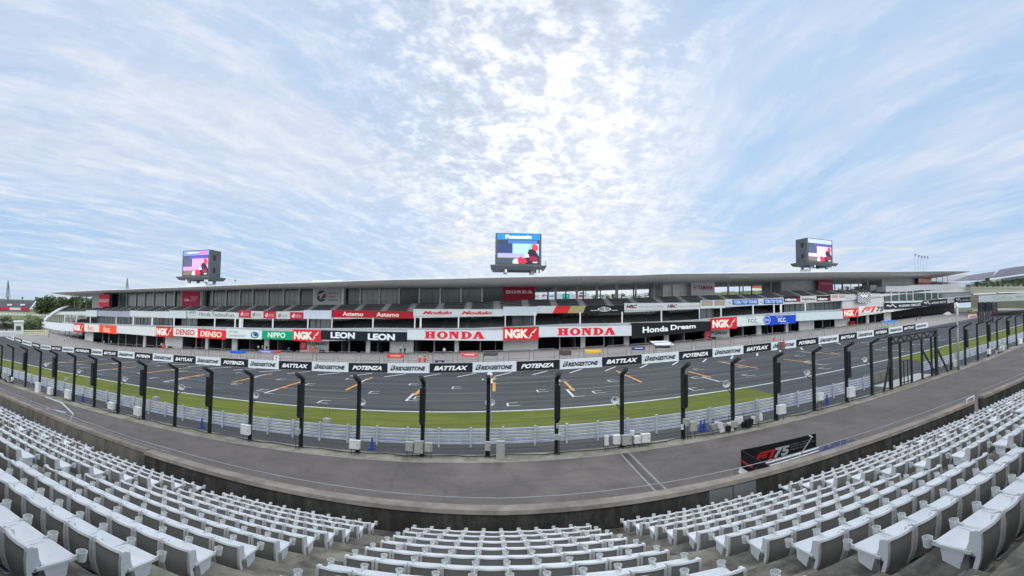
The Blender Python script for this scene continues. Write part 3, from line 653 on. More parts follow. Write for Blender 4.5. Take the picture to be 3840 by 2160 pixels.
CB = [(c1(262, 185), 17, 38, CABW, 'tall narrow white cabinet at the far left of the catch fence'),
      (c1(343, 208), 16, 26, CABW, 'small white cabinet second from the left along the fence'),
      (c1(463, 230), 22, 32, CABW, 'white box cabinet third from the left along the fence'),
      (c1(755, 307), 24, 24, CABW, 'square white cabinet low on the post beside blue cones'),
      (c1(932, 343), 25, 31, CABW, 'white cabinet fixed at the fence post above the steel grate'),
      (c1(1657, 465), 33, 36, CABW, 'white cabinet left of centre where the barrier posts are plain'),
      (c2(284, 478), 17, 18, CABG, 'small grey box halfway up the post left of centre'),
      (c2(668, 563), 38, 32, CABW, 'white square cabinet left of the standing blue cone'),
      (c2(1033, 575), 27, 33, CABG, 'grey cabinet, leftmost of three on one post'),
      (c2(1097, 580), 32, 46, CABG, 'taller grey cabinet in the middle of three on one post'),
      (c2(1160, 580), 27, 33, CABG, 'grey cabinet, rightmost of three on one post'),
      (c2(1555, 575), 21, 33, CABG, 'narrow grey cabinet on the centre post'),
      (c2(1640, 603), 31, 74, CABG, 'tallest grey floor-standing cabinet right of the centre post'),
      (c3(303, 515), 22, 18, CABG, 'small pale box on the post right of centre'),
      (c3(303, 442), 8, 18, CABG, 'tiny narrow box above a small pale box on one post'),
      (c3(632, 540), 14, 36, CABW, 'thin white cabinet, leftmost of the cluster of six'),
      (c3(697, 530), 25, 33, CABW, 'white cabinet second in the cluster of six'),
      (c3(762, 532), 34, 37, CABG, 'beige grey cabinet on the post in the cluster of six'),
      (c3(803, 490), 14, 18, CABW, 'small white box raised above the cluster of six'),
      (c3(833, 530), 26, 27, CABW, 'low white cabinet fifth in the cluster of six'),
      (c3(890, 520), 32, 32, CABW, 'big white cabinet at the right end of the cluster of six'),
      (c3(1162, 410), 20, 18, CABG, 'small cream box on the post right of the cabinet cluster'),
      (c3(1140, 450), 9, 18, CABW, 'small white rounded box beside the post with a cream box'),
      (c3(1207, 443), 26, 34, CABG, 'grey cabinet on a stand left of the blue cones at right'),
      (c4(80, 330), 31, 33, CABW, 'white cabinet at the first post right of the equipment heap'),
      (c4(340, 245), 24, 27, CABW, 'white cabinet half hidden behind the next post at right'),
      (c4(548, 215), 27, 36, CABW, 'bright white cabinet nearest the gate frame on the left'),
      (z_(8, 1185, 1250), 17, 22, CABW, 'white cabinet at the foot of the lamp mast'),
      (z_(8, 1850, 1010), 11, 18, CABW, 'small white cabinet farther up the fence beyond the mast'),
      (z_(8, 2110, 940), 17, 16, CABW, 'white box beside fence equipment at the far right'),
      (z_(8, 2480, 800), 16, 20, CABW, 'last white cabinet at the right edge of the fence')]
for p, wp, hp, m, lb in CB: cabinet(p[0], p[1], wp, hp, m, lb)
# heap of timing equipment right of centre and at far left
def heap(cxy, spread, n, label):
    X0, z0 = at(cxy[0], cxy[1], 26.7); n += 4; rt = empty('equipment_rack', P(X0, 26.7), label, 'equipment'); g0 = G(X0)
    for k in range(n):
        X = X0 + (k / (n - 1) - .5) * spread; w_ = .12 + .12 * rng.rand(); hh = .35 + .35 * rng.rand(); z = G(X) + .35 + .55 * rng.rand(); y = 26.6 + C(X) - .3 * rng.rand(); t_ = (rng.rand() - .5) * .7
        a = MB(); a.box(-w_, w_, -.10, .10, -hh / 2, hh / 2); o = a.build('case', [CABG, CABW, GREYW, BLK][rng.randint(4)], rt, bevel=.01)
        o.matrix_parent_inverse = Matrix(); o.location = (X - X0, y - rt.location.y, z - rt.location.z); o.rotation_euler = (.1, t_, t_ * .4)
    for k in range(4):
        X = X0 + (k / 3 - .5) * spread; a = MB(); a.tube(P(X, 26.6, 0), P(X, 26.6, 1.25), .02, n=6); a.build('stand', BLK, rt)
    a = MB(); a.tube(P(X0 - spread / 2, 26.6, 1.1), P(X0 + spread / 2, 26.6, 1.1), .02, n=6); a.build('cross_bar', BLK, rt)
heap(c3(1500, 395), 3.6, 11, 'heap of grey and white timing boxes on stands round a fence post')
heap(z_(1, 150, 1000), 4.5, 8, 'heap of grey and white cases by the fence at the left edge')
heap(z_(8, 2100, 900), 4.0, 5, 'small group of white cases by the fence at the far right')
# loudspeaker horns on bent arms
HORN = mat('horn_white', (.74, .76, .78), .4)
def horn(c, x, y, D, side, label, px_w=14):
    u, v = z_(c, x, y); X, z = at(u, v, D); y0 = D + C(X); k = min(range(len(pX)), key=lambda q: abs(pX[q] - X)); Xp = pX[k]
    rt = empty('loudspeaker', (X, y0, z), label, 'loudspeaker', 'white horn loudspeakers on the catch fence'); r = .30
    a = MB(); N = 12; i0 = 0
    rings = [(0, -.30, .06), (0, -.15, .09), (0, 0, .16), (0, .12, .30), (0, .15, .31), (0, .13, .27), (0, 0, .12)]
    for (_, yy, rr) in rings:
        for q in range(N):
            t_ = 2 * math.pi * q / N; a.v.append((X + rr * math.cos(t_), y0 + yy * .9 * -1, z + rr * .8 * math.sin(t_)))
    for g_ in range(len(rings) - 1):
        for q in range(N):
            j = (q + 1) % N; a.f.append((g_ * N + q, g_ * N + j, (g_ + 1) * N + j, (g_ + 1) * N + q)); a.mi.append(0)
    a.build('horn', HORN, rt, smooth=True)
    b = MB(); b.path([(X, y0 + .25, z), (X + (Xp - X) * .4, y0 + .2, z - .25), (Xp, FD + C(Xp), z - .75)], .03); b.build('arm', BLK, rt)
HN = [(1, 940, 735, 'leftmost white horn loudspeaker reaching over the track'), (1, 1610, 870, 'second white horn loudspeaker from the left'), (1, 2530, 1030, 'third white horn loudspeaker from the left'),
      (2, 1095, 1030, 'fourth white horn loudspeaker from the left, above the verge'), (3, 5, 865, 'white horn loudspeaker sixth from the right among those left of centre'), (3, 2130, 1000, 'white horn loudspeaker beside the post left of the centre one'),
      (4, 2135, 1010, 'big white double horn loudspeaker low on the centre post'), (5, 2075, 960, 'white horn loudspeaker over the verge right of centre'), (6, 1725, 860, 'white horn loudspeaker above the heap of timing boxes'),
      (7, 770, 950, 'narrow white horn loudspeaker over the asphalt run-off'), (7, 1935, 690, 'white horn loudspeaker left of the gate frame')]
for c, x, y, lb in HN: horn(c, x, y, 27.6, 0, lb)
# round camera on the centre post
rt = empty('track_camera', P(pX[15] + .1, 27.2, 4.8), 'white round camera on a pole on top of the centre post', 'camera')
a = MB(); u, v = z_(4, 2130, 455); X, z = at(u, v, 27.3)
for q in range(6):
    z0 = -1 + q / 3; z1 = -1 + (q + 1) / 3; a.tube((X, 27.3, z + z0 * .17), (X, 27.3, z + z1 * .17), .17 * math.sqrt(max(.02, 1 - z0 * z0)), .17 * math.sqrt(max(.02, 1 - z1 * z1)), n=12, cap=q in (0, 5))
a.build('housing', HORN, rt, smooth=True); a = MB(); a.tube((X + .02, 27.3, z - .15), (pX[15] + .16, 27.3, G(0) + 2.2), .035); a.build('pole', GALV, rt)
# blue cones
def cone(X, D, label, sc=1.):
    p = P(X, D); rt = empty('traffic_cone', p, label, 'traffic cone', 'blue traffic cones'); a = MB(); a.tube(p + Vector((0, 0, .05)), p + Vector((0, 0, .75 * sc)), .15 * sc, .03 * sc, n=14); a.build('cone_body', BLUE, rt, smooth=False)
    a = MB(); a.box(p.x - .2 * sc, p.x + .2 * sc, p.y - .2 * sc, p.y + .2 * sc, p.z, p.z + .05); a.build('base', BLUE, rt)
for (p, lb) in ((c1(557, 230), 'blue cone farthest left behind the fence'), (c1(725, 295), 'blue cone left of the square white cabinet'), (c1(792, 290), 'blue cone right of the square white cabinet'), (c1(1353, 415), 'blue cone between two posts left of centre'),
                (c2(778, 575), 'blue cone standing right of a white cabinet near centre'), (c3(1268, 445), 'blue cone left of the heap of timing boxes'), (c3(1290, 438), 'blue cone right beside another one near the timing boxes'), (c4(395, 255), 'blue cone behind the fence farther right')):
    X, _ = at(p[0], p[1], 28.0); cone(X, 28.0, lb, 1.1)
XC, _ = at(2700 + 1770 * .2174, 1560 + 530 * .2174, 16.5, False)
for i_, (x, D, lb) in enumerate(((13.25, 16.6, 'tall blue cone beside the black banner enclosure'), (14.2, 16.6, 'smaller blue cone right of the tall one on the road'), (14.9, 15.4, 'blue cone lying low behind the wall rail'))): cone(x, D, lb, 1.25 - .2 * i_)
# weather box on the barrier
def smallbox(u, v, D, wd, h, label, name='sensor_box', cat='box'):
    X, z = at(u, v, D); y = D + C(X); rt = empty(name, (X, y, z), label, cat); a = MB(); a.box(X - wd / 2, X + wd / 2, y - wd / 2, y + wd / 2, z - h / 2, z + h / 2); a.build('housing', CABG, rt, bevel=.02)
    for sx in (-.35, .35): a = MB(); a.tube((X + sx * wd, y, z + h / 2), (X + sx * wd, y, z + h / 2 + .7), .008, n=5); a.build('aerial', BLK, rt)
smallbox(*c2(477, 410), 29.6, .5, .42, 'grey box with two aerials on the crash barrier left of centre')
smallbox(*c1(1047, 258), 29.6, .45, .35, 'grey box on the crash barrier farther left')
smallbox(*c1(450, 130), 29.6, .45, .35, 'small grey box on the barrier at the far left')
# lamp mast
mX = at(3595, 1385, 26.2)[0]; rt = empty('lamp_mast', P(mX, 26.2), 'slim grey lamp mast with a small white head in front of the fence', 'lamp post')
a = MB(); p = P(mX, 26.2); ztop = at(3574, 1150, 26.2)[1]; a.tube(p, (p.x, p.y, ztop), .16, .09, n=12); a.build('mast', mat('mast_grey', (.33, .34, .34), .5, var=.1, vs=1.), rt, smooth=True)
a = MB(); a.box(p.x - .22, p.x + .22, p.y - .18, p.y + .18, ztop, ztop + .25); a.tube((p.x, p.y, ztop + .25), (p.x, p.y, ztop + .5), .16, .10); a.build('lamp_head', HORN, rt)
a = MB(); a.box(p.x - .18, p.x - .10, p.y - .25, p.y - .1, ztop - .9, ztop - .2); a.build('camera_head', HORN, rt)

# ---------------------------------------------------------------- signs and lettering
_txt = {}
def text_mesh(body, weight=0., spacing=1.):
    key = (body, weight, spacing)
    if key in _txt: return _txt[key]
    cu = bpy.data.curves.new('t', 'FONT'); cu.body = body; cu.offset = weight; cu.resolution_u = 3; cu.space_character = spacing
    ob = bpy.data.objects.new('t', cu); col.objects.link(ob); bpy.context.view_layer.update()
    me = ob.evaluated_get(bpy.context.evaluated_depsgraph_get()).to_mesh()
    v = np.array([x.co[:2] for x in me.vertices]) if len(me.vertices) else np.zeros((0, 2)); f = [tuple(p.vertices) for p in me.polygons]
    ob.evaluated_get(bpy.context.evaluated_depsgraph_get()).to_mesh_clear(); bpy.data.objects.remove(ob); bpy.data.curves.remove(cu)
    if len(v): v = (v - v.min(0)) / (v.max(0) - v.min(0) + 1e-9)
    _txt[key] = (v, f); return _txt[key]
class Frame:      # a board: maps (s,t) in 0..1 to the world, offset towards the viewer
    def __init__(s, X0, zb0, zt0, X1, zb1, zt1, D): s.a = (X0, zb0, zt0, X1, zb1, zt1, D)
    def __call__(s, u, t, off=0.):
        X0, zb0, zt0, X1, zb1, zt1, D = s.a; X = X0 + (X1 - X0) * u
        zb = zb0 + (zb1 - zb0) * u; zt = zt0 + (zt1 - zt0) * u
        y0 = D + C(X0); y1 = D + C(X1)
        return Vector((X, y0 + (y1 - y0) * u - off, zb + (zt - zb) * t))
def put_mesh(fr, name, v, f, m, parent, off=.03, box=(0, 1, 0, 1), shear=0.):
    s0, s1, t0, t1 = box; mb = MB(); mb.v = [tuple(fr(s0 + (s1 - s0) * a + shear * (b - .5), t0 + (t1 - t0) * b, off)) for a, b in v]; mb.f = list(f); mb.mi = [0] * len(f)
    o = mb.build(name, m, parent); return o
def ltxt(fr, body, box, colr, parent, shear=0., weight=.02, off=.03, name='lettering', spacing=1., emit=0.):
    v, f = text_mesh(body, weight, spacing)
    if len(v): return put_mesh(fr, name, v, f, flat(colr, .5, emit), parent, off, box, shear)
def lrect(fr, box, colr, parent, off=.02, name='panel_field', shear=0., emit=0., m=None):
    return put_mesh(fr, name, [(0, 0), (1, 0), (1, 1), (0, 1)], [(0, 1, 2, 3)], m or flat(colr, .5, emit), parent, off, box, shear)
def lpoly(fr, pts, colr, parent, off=.03, name='emblem', emit=0.):
    return put_mesh(fr, name, pts, [tuple(range(len(pts)))], flat(colr, .5, emit), parent, off)
def lell(fr, cx, cy, rx, ry, colr, parent, off=.03, name='emblem', hole=0., emit=0.):
    n = 28; o_ = [(cx + rx * math.cos(2 * math.pi * k / n), cy + ry * math.sin(2 * math.pi * k / n)) for k in range(n)]
    if not hole: return put_mesh(fr, name, o_, [tuple(range(n))], flat(colr, .5, emit), parent, off)
    i_ = [(cx + rx * hole * math.cos(2 * math.pi * k / n), cy + ry * hole * math.sin(2 * math.pi * k / n)) for k in range(n)]
    return put_mesh(fr, name, o_ + i_, [(k, (k + 1) % n, n + (k + 1) % n, n + k) for k in range(n)], flat(colr, .5, emit), parent, off)
def slab_word(fr, box, colr, parent, off=.03):      # heavy slab-serif H O N D A
    s0, s1, t0, t1 = box; W = 1 / 5.; v, f = [], []
    def q(pts):
        i = len(v); v.extend(pts); f.append(tuple(range(i, i + len(pts))))
    def rc(a, b, c, d): q([(a, c), (b, c), (b, d), (a, d)])
    def ring(cx, cy, rx, ry, hx, hy, a0, a1, n=20):
        for k in range(n):
            t0_ = a0 + (a1 - a0) * k / n; t1_ = a0 + (a1 - a0) * (k + 1) / n
            q([(cx + rx * math.cos(t0_), cy + ry * math.sin(t0_)), (cx + rx * math.cos(t1_), cy + ry * math.sin(t1_)), (cx + hx * math.cos(t1_), cy + hy * math.sin(t1_)), (cx + hx * math.cos(t0_), cy + hy * math.sin(t0_))])
    g = .17; 
    # H
    for x in (.018, .110): rc(x, x + .062, .12, .88)
    for x in (.0, .096): rc(x, x + .094, 0, .12); rc(x, x + .094, .88, 1)
    rc(.08, .110, .41, .59)
    ring(.300, .5, .092, .52, .034, .34, 0, 2 * math.pi)                      # O
    o = .41
    rc(o + .016, o + .048, .12, .88); rc(o + .126, o + .160, .12, .88); rc(o, o + .065, 0, .12); rc(o, o + .052, .88, 1); rc(o + .112, o + .176, .88, 1)
    q([(o + .030, .88), (o + .030, 1.0), (o + .090, 1.0), (o + .160, .30), (o + .160, .0), (o + .118, .0)])
    o = .61
    rc(o + .018, o + .078, .12, .88); rc(o, o + .075, 0, .12); rc(o, o + .075, .88, 1)
    ring(o + .075, .5, .108, .5, .048, .35, -math.pi / 2, math.pi / 2)
    o = .805
    q([(o + .016, .12), (o + .058, .12), (o + .112, .90), (o + .085, 1.0), (o + .070, 1.0)]); q([(o + .070, 1.0), (o + .128, 1.0), (o + .190, .12), (o + .118, .12), (o + .082, .80)])
    rc(o, o + .075, 0, .12); rc(o + .110, o + .198, 0, .12); rc(o + .060, o + .140, .30, .42)
    # lift overlapping pieces slightly apart
    mb = MB()
    for n_, fc in enumerate(f):
        mb.poly([fr(s0 + (s1 - s0) * v[k][0], t0 + (t1 - t0) * v[k][1], off + .004 * (n_ % 7)) for k in fc])
    return mb.build('lettering', flat(colr, .5), parent)
def board(name, fr, colr, label, cat='advertising board', thick=.18, group=None, rough=.5, m=None):
    rt = empty(name, fr(.5, 0), label, cat, group); mb = MB(); n = 1
    A = [fr(0, 0), fr(1, 0), fr(1, 0, -thick), fr(0, 0, -thick), fr(0, 1), fr(1, 1), fr(1, 1, -thick), fr(0, 1, -thick)]
    mb.hexa(A); mb.build('board_panel', m or flat(colr, rough), rt); return rt
def bfr(c0, x0, yt0, yb0, x1, yt1, yb1, D, c1_=None):
    c1_ = c1_ or c0
    u0, t0 = b_(c0, x0, yt0); _, q0 = b_(c0, x0, yb0); u1, t1 = b_(c1_, x1, yt1); _, q1 = b_(c1_, x1, yb1)
    X0, zt0 = at(u0, t0, D); _, zb0 = at(u0, q0, D); X1, zt1 = at(u1, t1, D); _, zb1 = at(u1, q1, D)
    return Frame(X0, zb0, zt0, X1, zb1, zt1, D)
WB = (.80, .83, .85); RB = (.80, .16, .22); DK = (.13, .15, .17)

# pit wall with its tyre-maker boards
pw = empty('pit_wall', P(0, 67.3), 'low white pit wall with a ledge behind the row of tyre boards', 'wall')
a = MB(); a.cbox(-110, 105.5, 67.05, 67.9, -.2, 1.42, 45, absz=False); a.build('wall_body', WHW, pw)
a = MB(); a.cbox(-110, 105.5, 67.9, 69.6, .05, .95, 45, absz=False); a.build('ledge', STEPC, pw)
bX = {}
for k in range(-9, 31): bX[k] = -3.3 + 6.33 * (k - 13)
for i, u in enumerate([380, 437, 500.5, 568.5, 646.4, 730.3, 825, 927.8, 1043.3, 1167.2, 1305.3, 1452, 1610, 1771.7, 1937, 2099.4, 2258.8, 2407.8, 2547.6, 2674, 2790.8, 2894.5, 2989.6, 3073.4, 3149.8, 3218.2, 3282.5, 3338.4, 3391, 3440, 3484]):
    bX[i] = at(u, 1390, 66.8)[0]
lx = [at(u, 1300, 66.8)[0] for u in (0, 20, 50.3, 81, 116.5, 150.6, 190, 231.6, 276.7, 342)]
segs = [(lx[i], lx[i + 1]) for i in range(9)] + [(lx[9], bX[0])] + [(bX[i], bX[i + 1]) for i in range(30)]
# which word: white boards alternate with two dark kinds
for i, (xa, xb) in enumerate(segs):
    j = i - 10                                  # j=0 -> panel starting at u=380
    if i < 9: kind = ['B', 'W', 'P', 'W', 'P', 'W', 'B', 'W', 'P'][i] if i else 'P'
    elif i == 9: kind = 'W'
    else: kind = 'W' if j % 2 else ('B' if (j // 2) % 2 == 0 else 'P')
    a_, b2_ = P(xa, 66.8), P(xb, 66.8); fr = Frame(xa + .03, a_.z - .02, a_.z + 1.46, xb - .03, b2_.z - .02, b2_.z + 1.46, 66.95)
    pos = '%s panel from the left end of the row' % ordn(i + 1)
    if kind == 'W':
        r_ = board('pit_wall_board', fr, WB, 'white board with black slanted lettering, ' + pos, thick=.1)
        ltxt(fr, 'BRIDGESTONE'[1:], (.20, .90, .26, .68), (.10, .11, .12), r_, shear=.03, weight=.042)
        ltxt(fr, 'B', (.085, .19, .26, .80), (.12, .13, .14), r_, shear=.05, weight=.03); lpoly(fr, [(.095, .50), (.125, .50), (.155, .80), (.135, .80)], WB, r_, .045)
    else:
        wd_ = 'BATTLAX' if kind == 'B' else 'POTENZA'
        r_ = board('pit_wall_board', fr, DK, 'black board with white bold lettering %s, ' % ('with joined letters' if kind == 'B' else 'starting with P') + pos, thick=.1)
        ltxt(fr, wd_, (.12, .88, .28, .72), (.90, .91, .92), r_, shear=.045, weight=.05)
# a person in red stands at a gap in one white board
# frames of tube on the pit wall
FRX = [(4, 480, 895), (4, 970, 1395), (4, 1480, 1905), (4, 1985, 2420)]
per = 3.80; x_ref = at(*z_(4, 480, 200), 68.4)[0]; idx = 0
for k in range(-24, 26):
    X0 = x_ref + per * k; X1 = X0 + 3.1
    if X0 < -92 or X1 > 96: continue
    idx += 1; z0 = lambda X: G(X) + .9; rt = empty('pit_wall_frame', P(X0, 68.4, .9), 'grey tubular railing frame on the pit wall, %s from the left' % ordn(idx), 'railing', 'tube frames on the pit wall')
    a = MB(); top = 3.05
    A = P(X0, 68.4, .9); B = P(X1, 68.4, .9); At = P(X0, 68.4, top); Bt = P(X1, 68.4, top)
    a.path([A, At, Bt, B], .05, 6); a.build('frame', GALD, rt)
    a = MB(); a.tube(P(X0, 68.4, 1.75), P(X1, 68.4, 1.75), .035, n=5); a.build('mid_rail', GALD, rt)
    a = MB(); a.tube(P(X0, 68.4, 1.45), P(X1, 68.4, 1.45), .030, n=5); a.build('lower_rail', GALD, rt)
# cloth-wrapped timing stands / banners on the frames
def banner(cx, y0, y1, x0, x1, colr, label, c=4, words=None, D=68.9, name='draped_banner', sag=.12, top_c=None):
    u0, v0 = z_(c, x0, y0); u1, v1 = z_(c, x1, y0); X0, zt = at(u0, v0, D); X1, zt1 = at(u1, v1, D); _, zb = at(*z_(c, (x0 + x1) / 2, y1), D)
    rt = empty(name, ((X0 + X1) / 2, D + C((X0 + X1) / 2), (zt + zb) / 2), label, 'banner'); mb = MB(); n = 12; h = (zt - zb)
    pts = []
    for i in range(n + 1):
        t_ = i / n; X = X0 + (X1 - X0) * t_; y = D + C(X); zz = zt + (zt1 - zt) * t_; wob = .05 * math.sin(t_ * 9 + x0)
        pts.append([(X, y + .75, zz - .05 + wob * .5), (X, y + .35, zz + .06 + wob * .4), (X, y, zz + wob * .5), (X, y - .10, zz - h * .5 + wob), (X, y - .05, zz - h * (1 + .12 * math.sin(t_ * 3.1)) + wob * .5)])
    for i in range(n):
        for k in range(4): mb.quad(pts[i][k], pts[i + 1][k], pts[i + 1][k + 1], pts[i][k + 1])
    mb.build('cloth', flat(colr, .6), rt, smooth=True)
    mb = MB()
    for X in (X0 + .1, X1 - .1): mb.tube((X, D + C(X) + .3, G(X) + .9), (X, D + C(X) + .3, zt - .05), .03, n=6)
    mb.build('stand', GALD, rt)
    if words:
        f2 = Frame(X0, zb, zt, X1, zb, zt1, D); lrect(f2, (.2, .8, .45, .7), words, rt, .16, 'lettering')
BAN = [(2, 2055, 2380, 300, 365, (.10, .38, .78), 'bright blue cloth draped over a pit wall stand', None), (3, 60, 365, -28, 25, (.42, .45, .85), 'white and blue cloth over a pit wall stand left of a red one', (.9, .9, .95)),
       (3, 365, 495, -25, 25, (.85, .27, .24), 'small red cloth joined to a blue and white one', None), (4, 60, 405, 48, 118, (.86, .25, .30), 'red cloth with pale lettering, left of the orange marshals', (.93, .8, .6)),
       (4, 1560, 1885, 25, 92, (.92, .33, .38), 'light red cloth with white lettering on a pit wall stand', (.95, .9, .9)), (4, 1990, 2290, 10, 75, (.32, .33, .34), 'dark grey cloth over a pit wall stand near the centre', None),
       (5, 950, 1195, -25, 60, (.33, .29, .26), 'dark brown cloth sagging from a pit wall stand', None), (5, 1470, 1790, -35, 15, (.93, .72, .20), 'yellow cloth folded over a pit wall stand', None),
       (6, -165, 100, 115, 170, (.28, .32, .50), 'navy cloth with white lettering on a pit wall stand', (.85, .87, .9)), (6, 300, 610, 85, 130, (.24, .25, .27), 'black cloth hanging under a flat white canopy', None),
       (8, -680, -500, -20, 10, (.25, .45, .70), 'long pale blue cloth over stands at the right of the pit wall', None)]
for (c, x0, x1, y0, y1, cc, lb, wd_) in BAN:
    if c == 8: continue
    banner(0, y0, y1, x0, x1, cc, lb, c, wd_)
u, v = b_(7, 2420, 1100); X, z = at(u, v, 80.); rt = empty('draped_banner', (X, 80 + C(X), G(X)), 'long pale blue cloth over a pit stand at the right', 'banner'); mb = MB()
for i in range(10):
    xa = X - 4 + .8 * i; xb = xa + .8; w1 = .12 * math.sin(i * 1.3); w2 = .12 * math.sin((i + 1) * 1.3)
    mb.quad((xa, 80 + C(xa), z + .25 + w1), (xb, 80 + C(xb), z + .25 + w2), (xb, 79.2 + C(xb), z - .35 + w2), (xa, 79.2 + C(xa), z - .35 + w1)); mb.quad((xa, 80 + C(xa), z + .25 + w1), (xb, 80 + C(xb), z + .25 + w2), (xb, 81 + C(xb), z + w2), (xa, 81 + C(xa), z + w1))
mb.build('cloth', flat((.22, .47, .74), .6), rt, smooth=True); mb = MB()
for x in (X - 3.5, X, X + 3.5): mb.tube((x, 80.2 + C(x), G(x)), (x, 80.2 + C(x), z), .06)
mb.build('stand', GALD, rt)
u, v = z_(6, 455, 60); X, z = at(u, v, 70.2); rt = empty('canopy', (X, 70.2 + C(X), G(X)), 'flat white canopy over a black pit wall stand', 'canopy'); mb = MB(); mb.hexa([(X - 1.6, 69.6, z - .1), (X + 1.6, 69.6, z - .1), (X + 1.3, 71.8, z + .45), (X - 1.9, 71.8, z + .45), (X - 1.6, 69.6, z - .04), (X + 1.6, 69.6, z - .04), (X + 1.3, 71.8, z + .52), (X - 1.9, 71.8, z + .52)]); mb.build('cover', WHP, rt); mb = MB()
for x in (X - 1.5, X + 1.3): mb.tube((x, 69.8, G(x) + .9), (x, 69.8, z), .03)
mb.build('leg', GALD, rt)
# number board 7
u, v = z_(3, 410, 135); X, z = at(u, v, 68.2); fr = Frame(X - .45, z - .55, z + .55, X + .45, z - .55, z + .55, 68.2); r_ = board('number_board', fr, (.9, .9, .9), 'small white sign with a black seven on the pit wall', 'sign', .04); ltxt(fr, '7', (.25, .75, .15, .85), (.1, .1, .1), r_, weight=.03)
u, v = z_(4, 1120, 205); X, z = at(u, v, 68.5); fr = Frame(X - .7, z - .3, z + .3, X + .7, z - .3, z + .3, 68.5); r_ = board('signal_panel', fr, (.18, .2, .35), 'small navy panel on the pit wall ledge right of the marshals', 'sign', .1); lrect(fr, (.3, .7, .35, .65), (.7, .75, .85), r_, .02, 'lettering')
# boards farther up the straight on the right
rb = [(1455, 1625, (.86, .72, .73), 'w'), (1625, 1770, (.52, .20, .22), 'd'), (1775, 1920, (.86, .76, .77), 'w'), (1925, 2055, (.50, .20, .22), 'd')]
for i, (xa, xb, cc, kk) in enumerate(rb):
    ya = 1290 + (xa - 1455) * -.135; yb = 1290 + (xb - 1455) * -.135
    fr = bfr(8, xa, ya, ya + 95, xb, yb, yb + 85, 70.5)
    r_ = board('barrier_board', fr, cc, '%s barrier board, %s of four at the far right' % ('pink and white' if kk == 'w' else 'dark red', ordn(i + 1)))
    if kk == 'w': lrect(fr, (.15, .85, .35, .6), (.75, .35, .38), r_, .04, 'lettering')

# ---------------------------------------------------------------- the pit building
def prof(pts, D):
    q = sorted(at(*b_(c, x, y), D) for c, x, y in pts); xs = [a for a, _ in q]; zs = [b for _, b in q]
    def f(X):
        if X <= xs[0]: return zs[0] + (X - xs[0]) * (zs[1] - zs[0]) / (xs[1] - xs[0])
        if X >= xs[-1]: return zs[-1] + (X - xs[-1]) * (zs[-1] - zs[-2]) / (xs[-1] - xs[-2])
        return float(np.interp(X, xs, zs))
    return f
DB1, DB2, DG, DF, DR0, DR1 = 98.0, 99.2, 102.6, 108.0, 91.5, 122.0
T1T = prof([(1, 1500, 880), (2, 0, 925), (2, 1300, 965), (3, 0, 1058), (4, 0, 1062), (4, 2400, 1066), (5, 540, 1045), (5, 2405, 1015), (6, 1430, 985), (6, 1950, 905), (7, 0, 985), (7, 560, 935), (7, 1520, 890), (7, 2530, 775)], DB1)
T1B = prof([(1, 1500, 1035), (2, 0, 1082), (2, 1400, 1158), (3, 0, 1245), (3, 1310, 1290), (4, 470, 1255), (4, 2400, 1272), (5, 540, 1255), (5, 2405, 1225), (6, 1430, 1165), (6, 2500, 1062), (7, 560, 1098), (7, 1520, 1045), (7, 2530, 905)], DB1)
T2T = prof([(1, 1100, 632), (1, 2576, 625), (2, 835, 625), (2, 2228, 655), (3, 960, 662), (4, 0, 682), (4, 2400, 636), (5, 497, 632), (5, 2260, 625), (6, 1225, 612), (6, 2500, 552), (7, 315, 600), (7, 1560, 555), (7, 2255, 542)], DB2)
T2B = prof([(1, 1100, 695), (1, 2576, 748), (2, 835, 770), (2, 2228, 785), (3, 960, 845), (4, 0, 828), (4, 2400, 785), (5, 497, 778), (5, 2260, 765), (6, 1225, 745), (6, 2500, 665), (7, 315, 765), (7, 1560, 690), (7, 2255, 610)], DB2)
RL = prof([(1, 970, 250), (1, 2000, 200), (2, 0, 180), (2, 1300, 130), (3, 0, 128), (3, 1300, 88), (4, 0, 40), (4, 1300, 18), (5, 0, 38), (5, 2576, 0), (6, 0, 34), (6, 2576, 12), (7, 1300, 98), (7, 2576, 92), (8, 1510, 408)], DR0)
RR = prof([(1, 1740, 345), (2, 0, 285), (3, 0, 268), (5, 460, 362), (6, 0, 352), (7, 0, 385), (7, 2300, 345), (8, 700, 560)], DR1)
FB = prof([(1, 2230, 545), (2, 0, 530), (2, 2576, 522), (3, 1200, 558), (3, 2576, 545), (4, 0, 540), (4, 2400, 482), (5, 460, 500), (5, 2576, 475), (6, 0, 512), (6, 2576, 440), (7, 300, 490), (7, 1300, 480), (7, 2300, 430), (8, 1000, 640)], DF)
XLb, XRb = at(*b_(1, 1110, 640), DB2)[0], at(*b_(8, 1540, 700), DB2)[0]
XL0 = at(*b_(1, 1160, 1000), DB1)[0]
pb = empty('pit_building', P(0, DG), 'long three-storey pit building with garages, open balconies and a thin flat roof', 'building')
def pcb(name, m, X0, X1, D0, D1, z0, z1, n=24, par=pb):
    a = MB(); a.cbox(X0, X1, D0, D1, z0, z1, n); return a.build(name, m, par)
XRg = at(*b_(8, 1600, 1000), DB1)[0]
# slabs
pcb('first_deck', STEPC, XL0, XRg, DB1 + .4, 124, lambda X: T1B(X) + .35, lambda X: T1T(X) - .35, 40)
pcb('deck_fascia', WHW, XL0, XRg, DB1 + .22, DB1 + .4, lambda X: T1B(X) + .1, lambda X: T1T(X) - .1, 40)
pcb('second_deck', STEPC, XLb, XRb, DB2 + .4, 124, lambda X: T2B(X) + .2, lambda X: T2T(X) - .6, 40)
pcb('upper_fascia', WHW, XLb, XRb, DB2 + .22, DB2 + .4, lambda X: T2B(X) + .05, lambda X: T2T(X) - .06, 40)
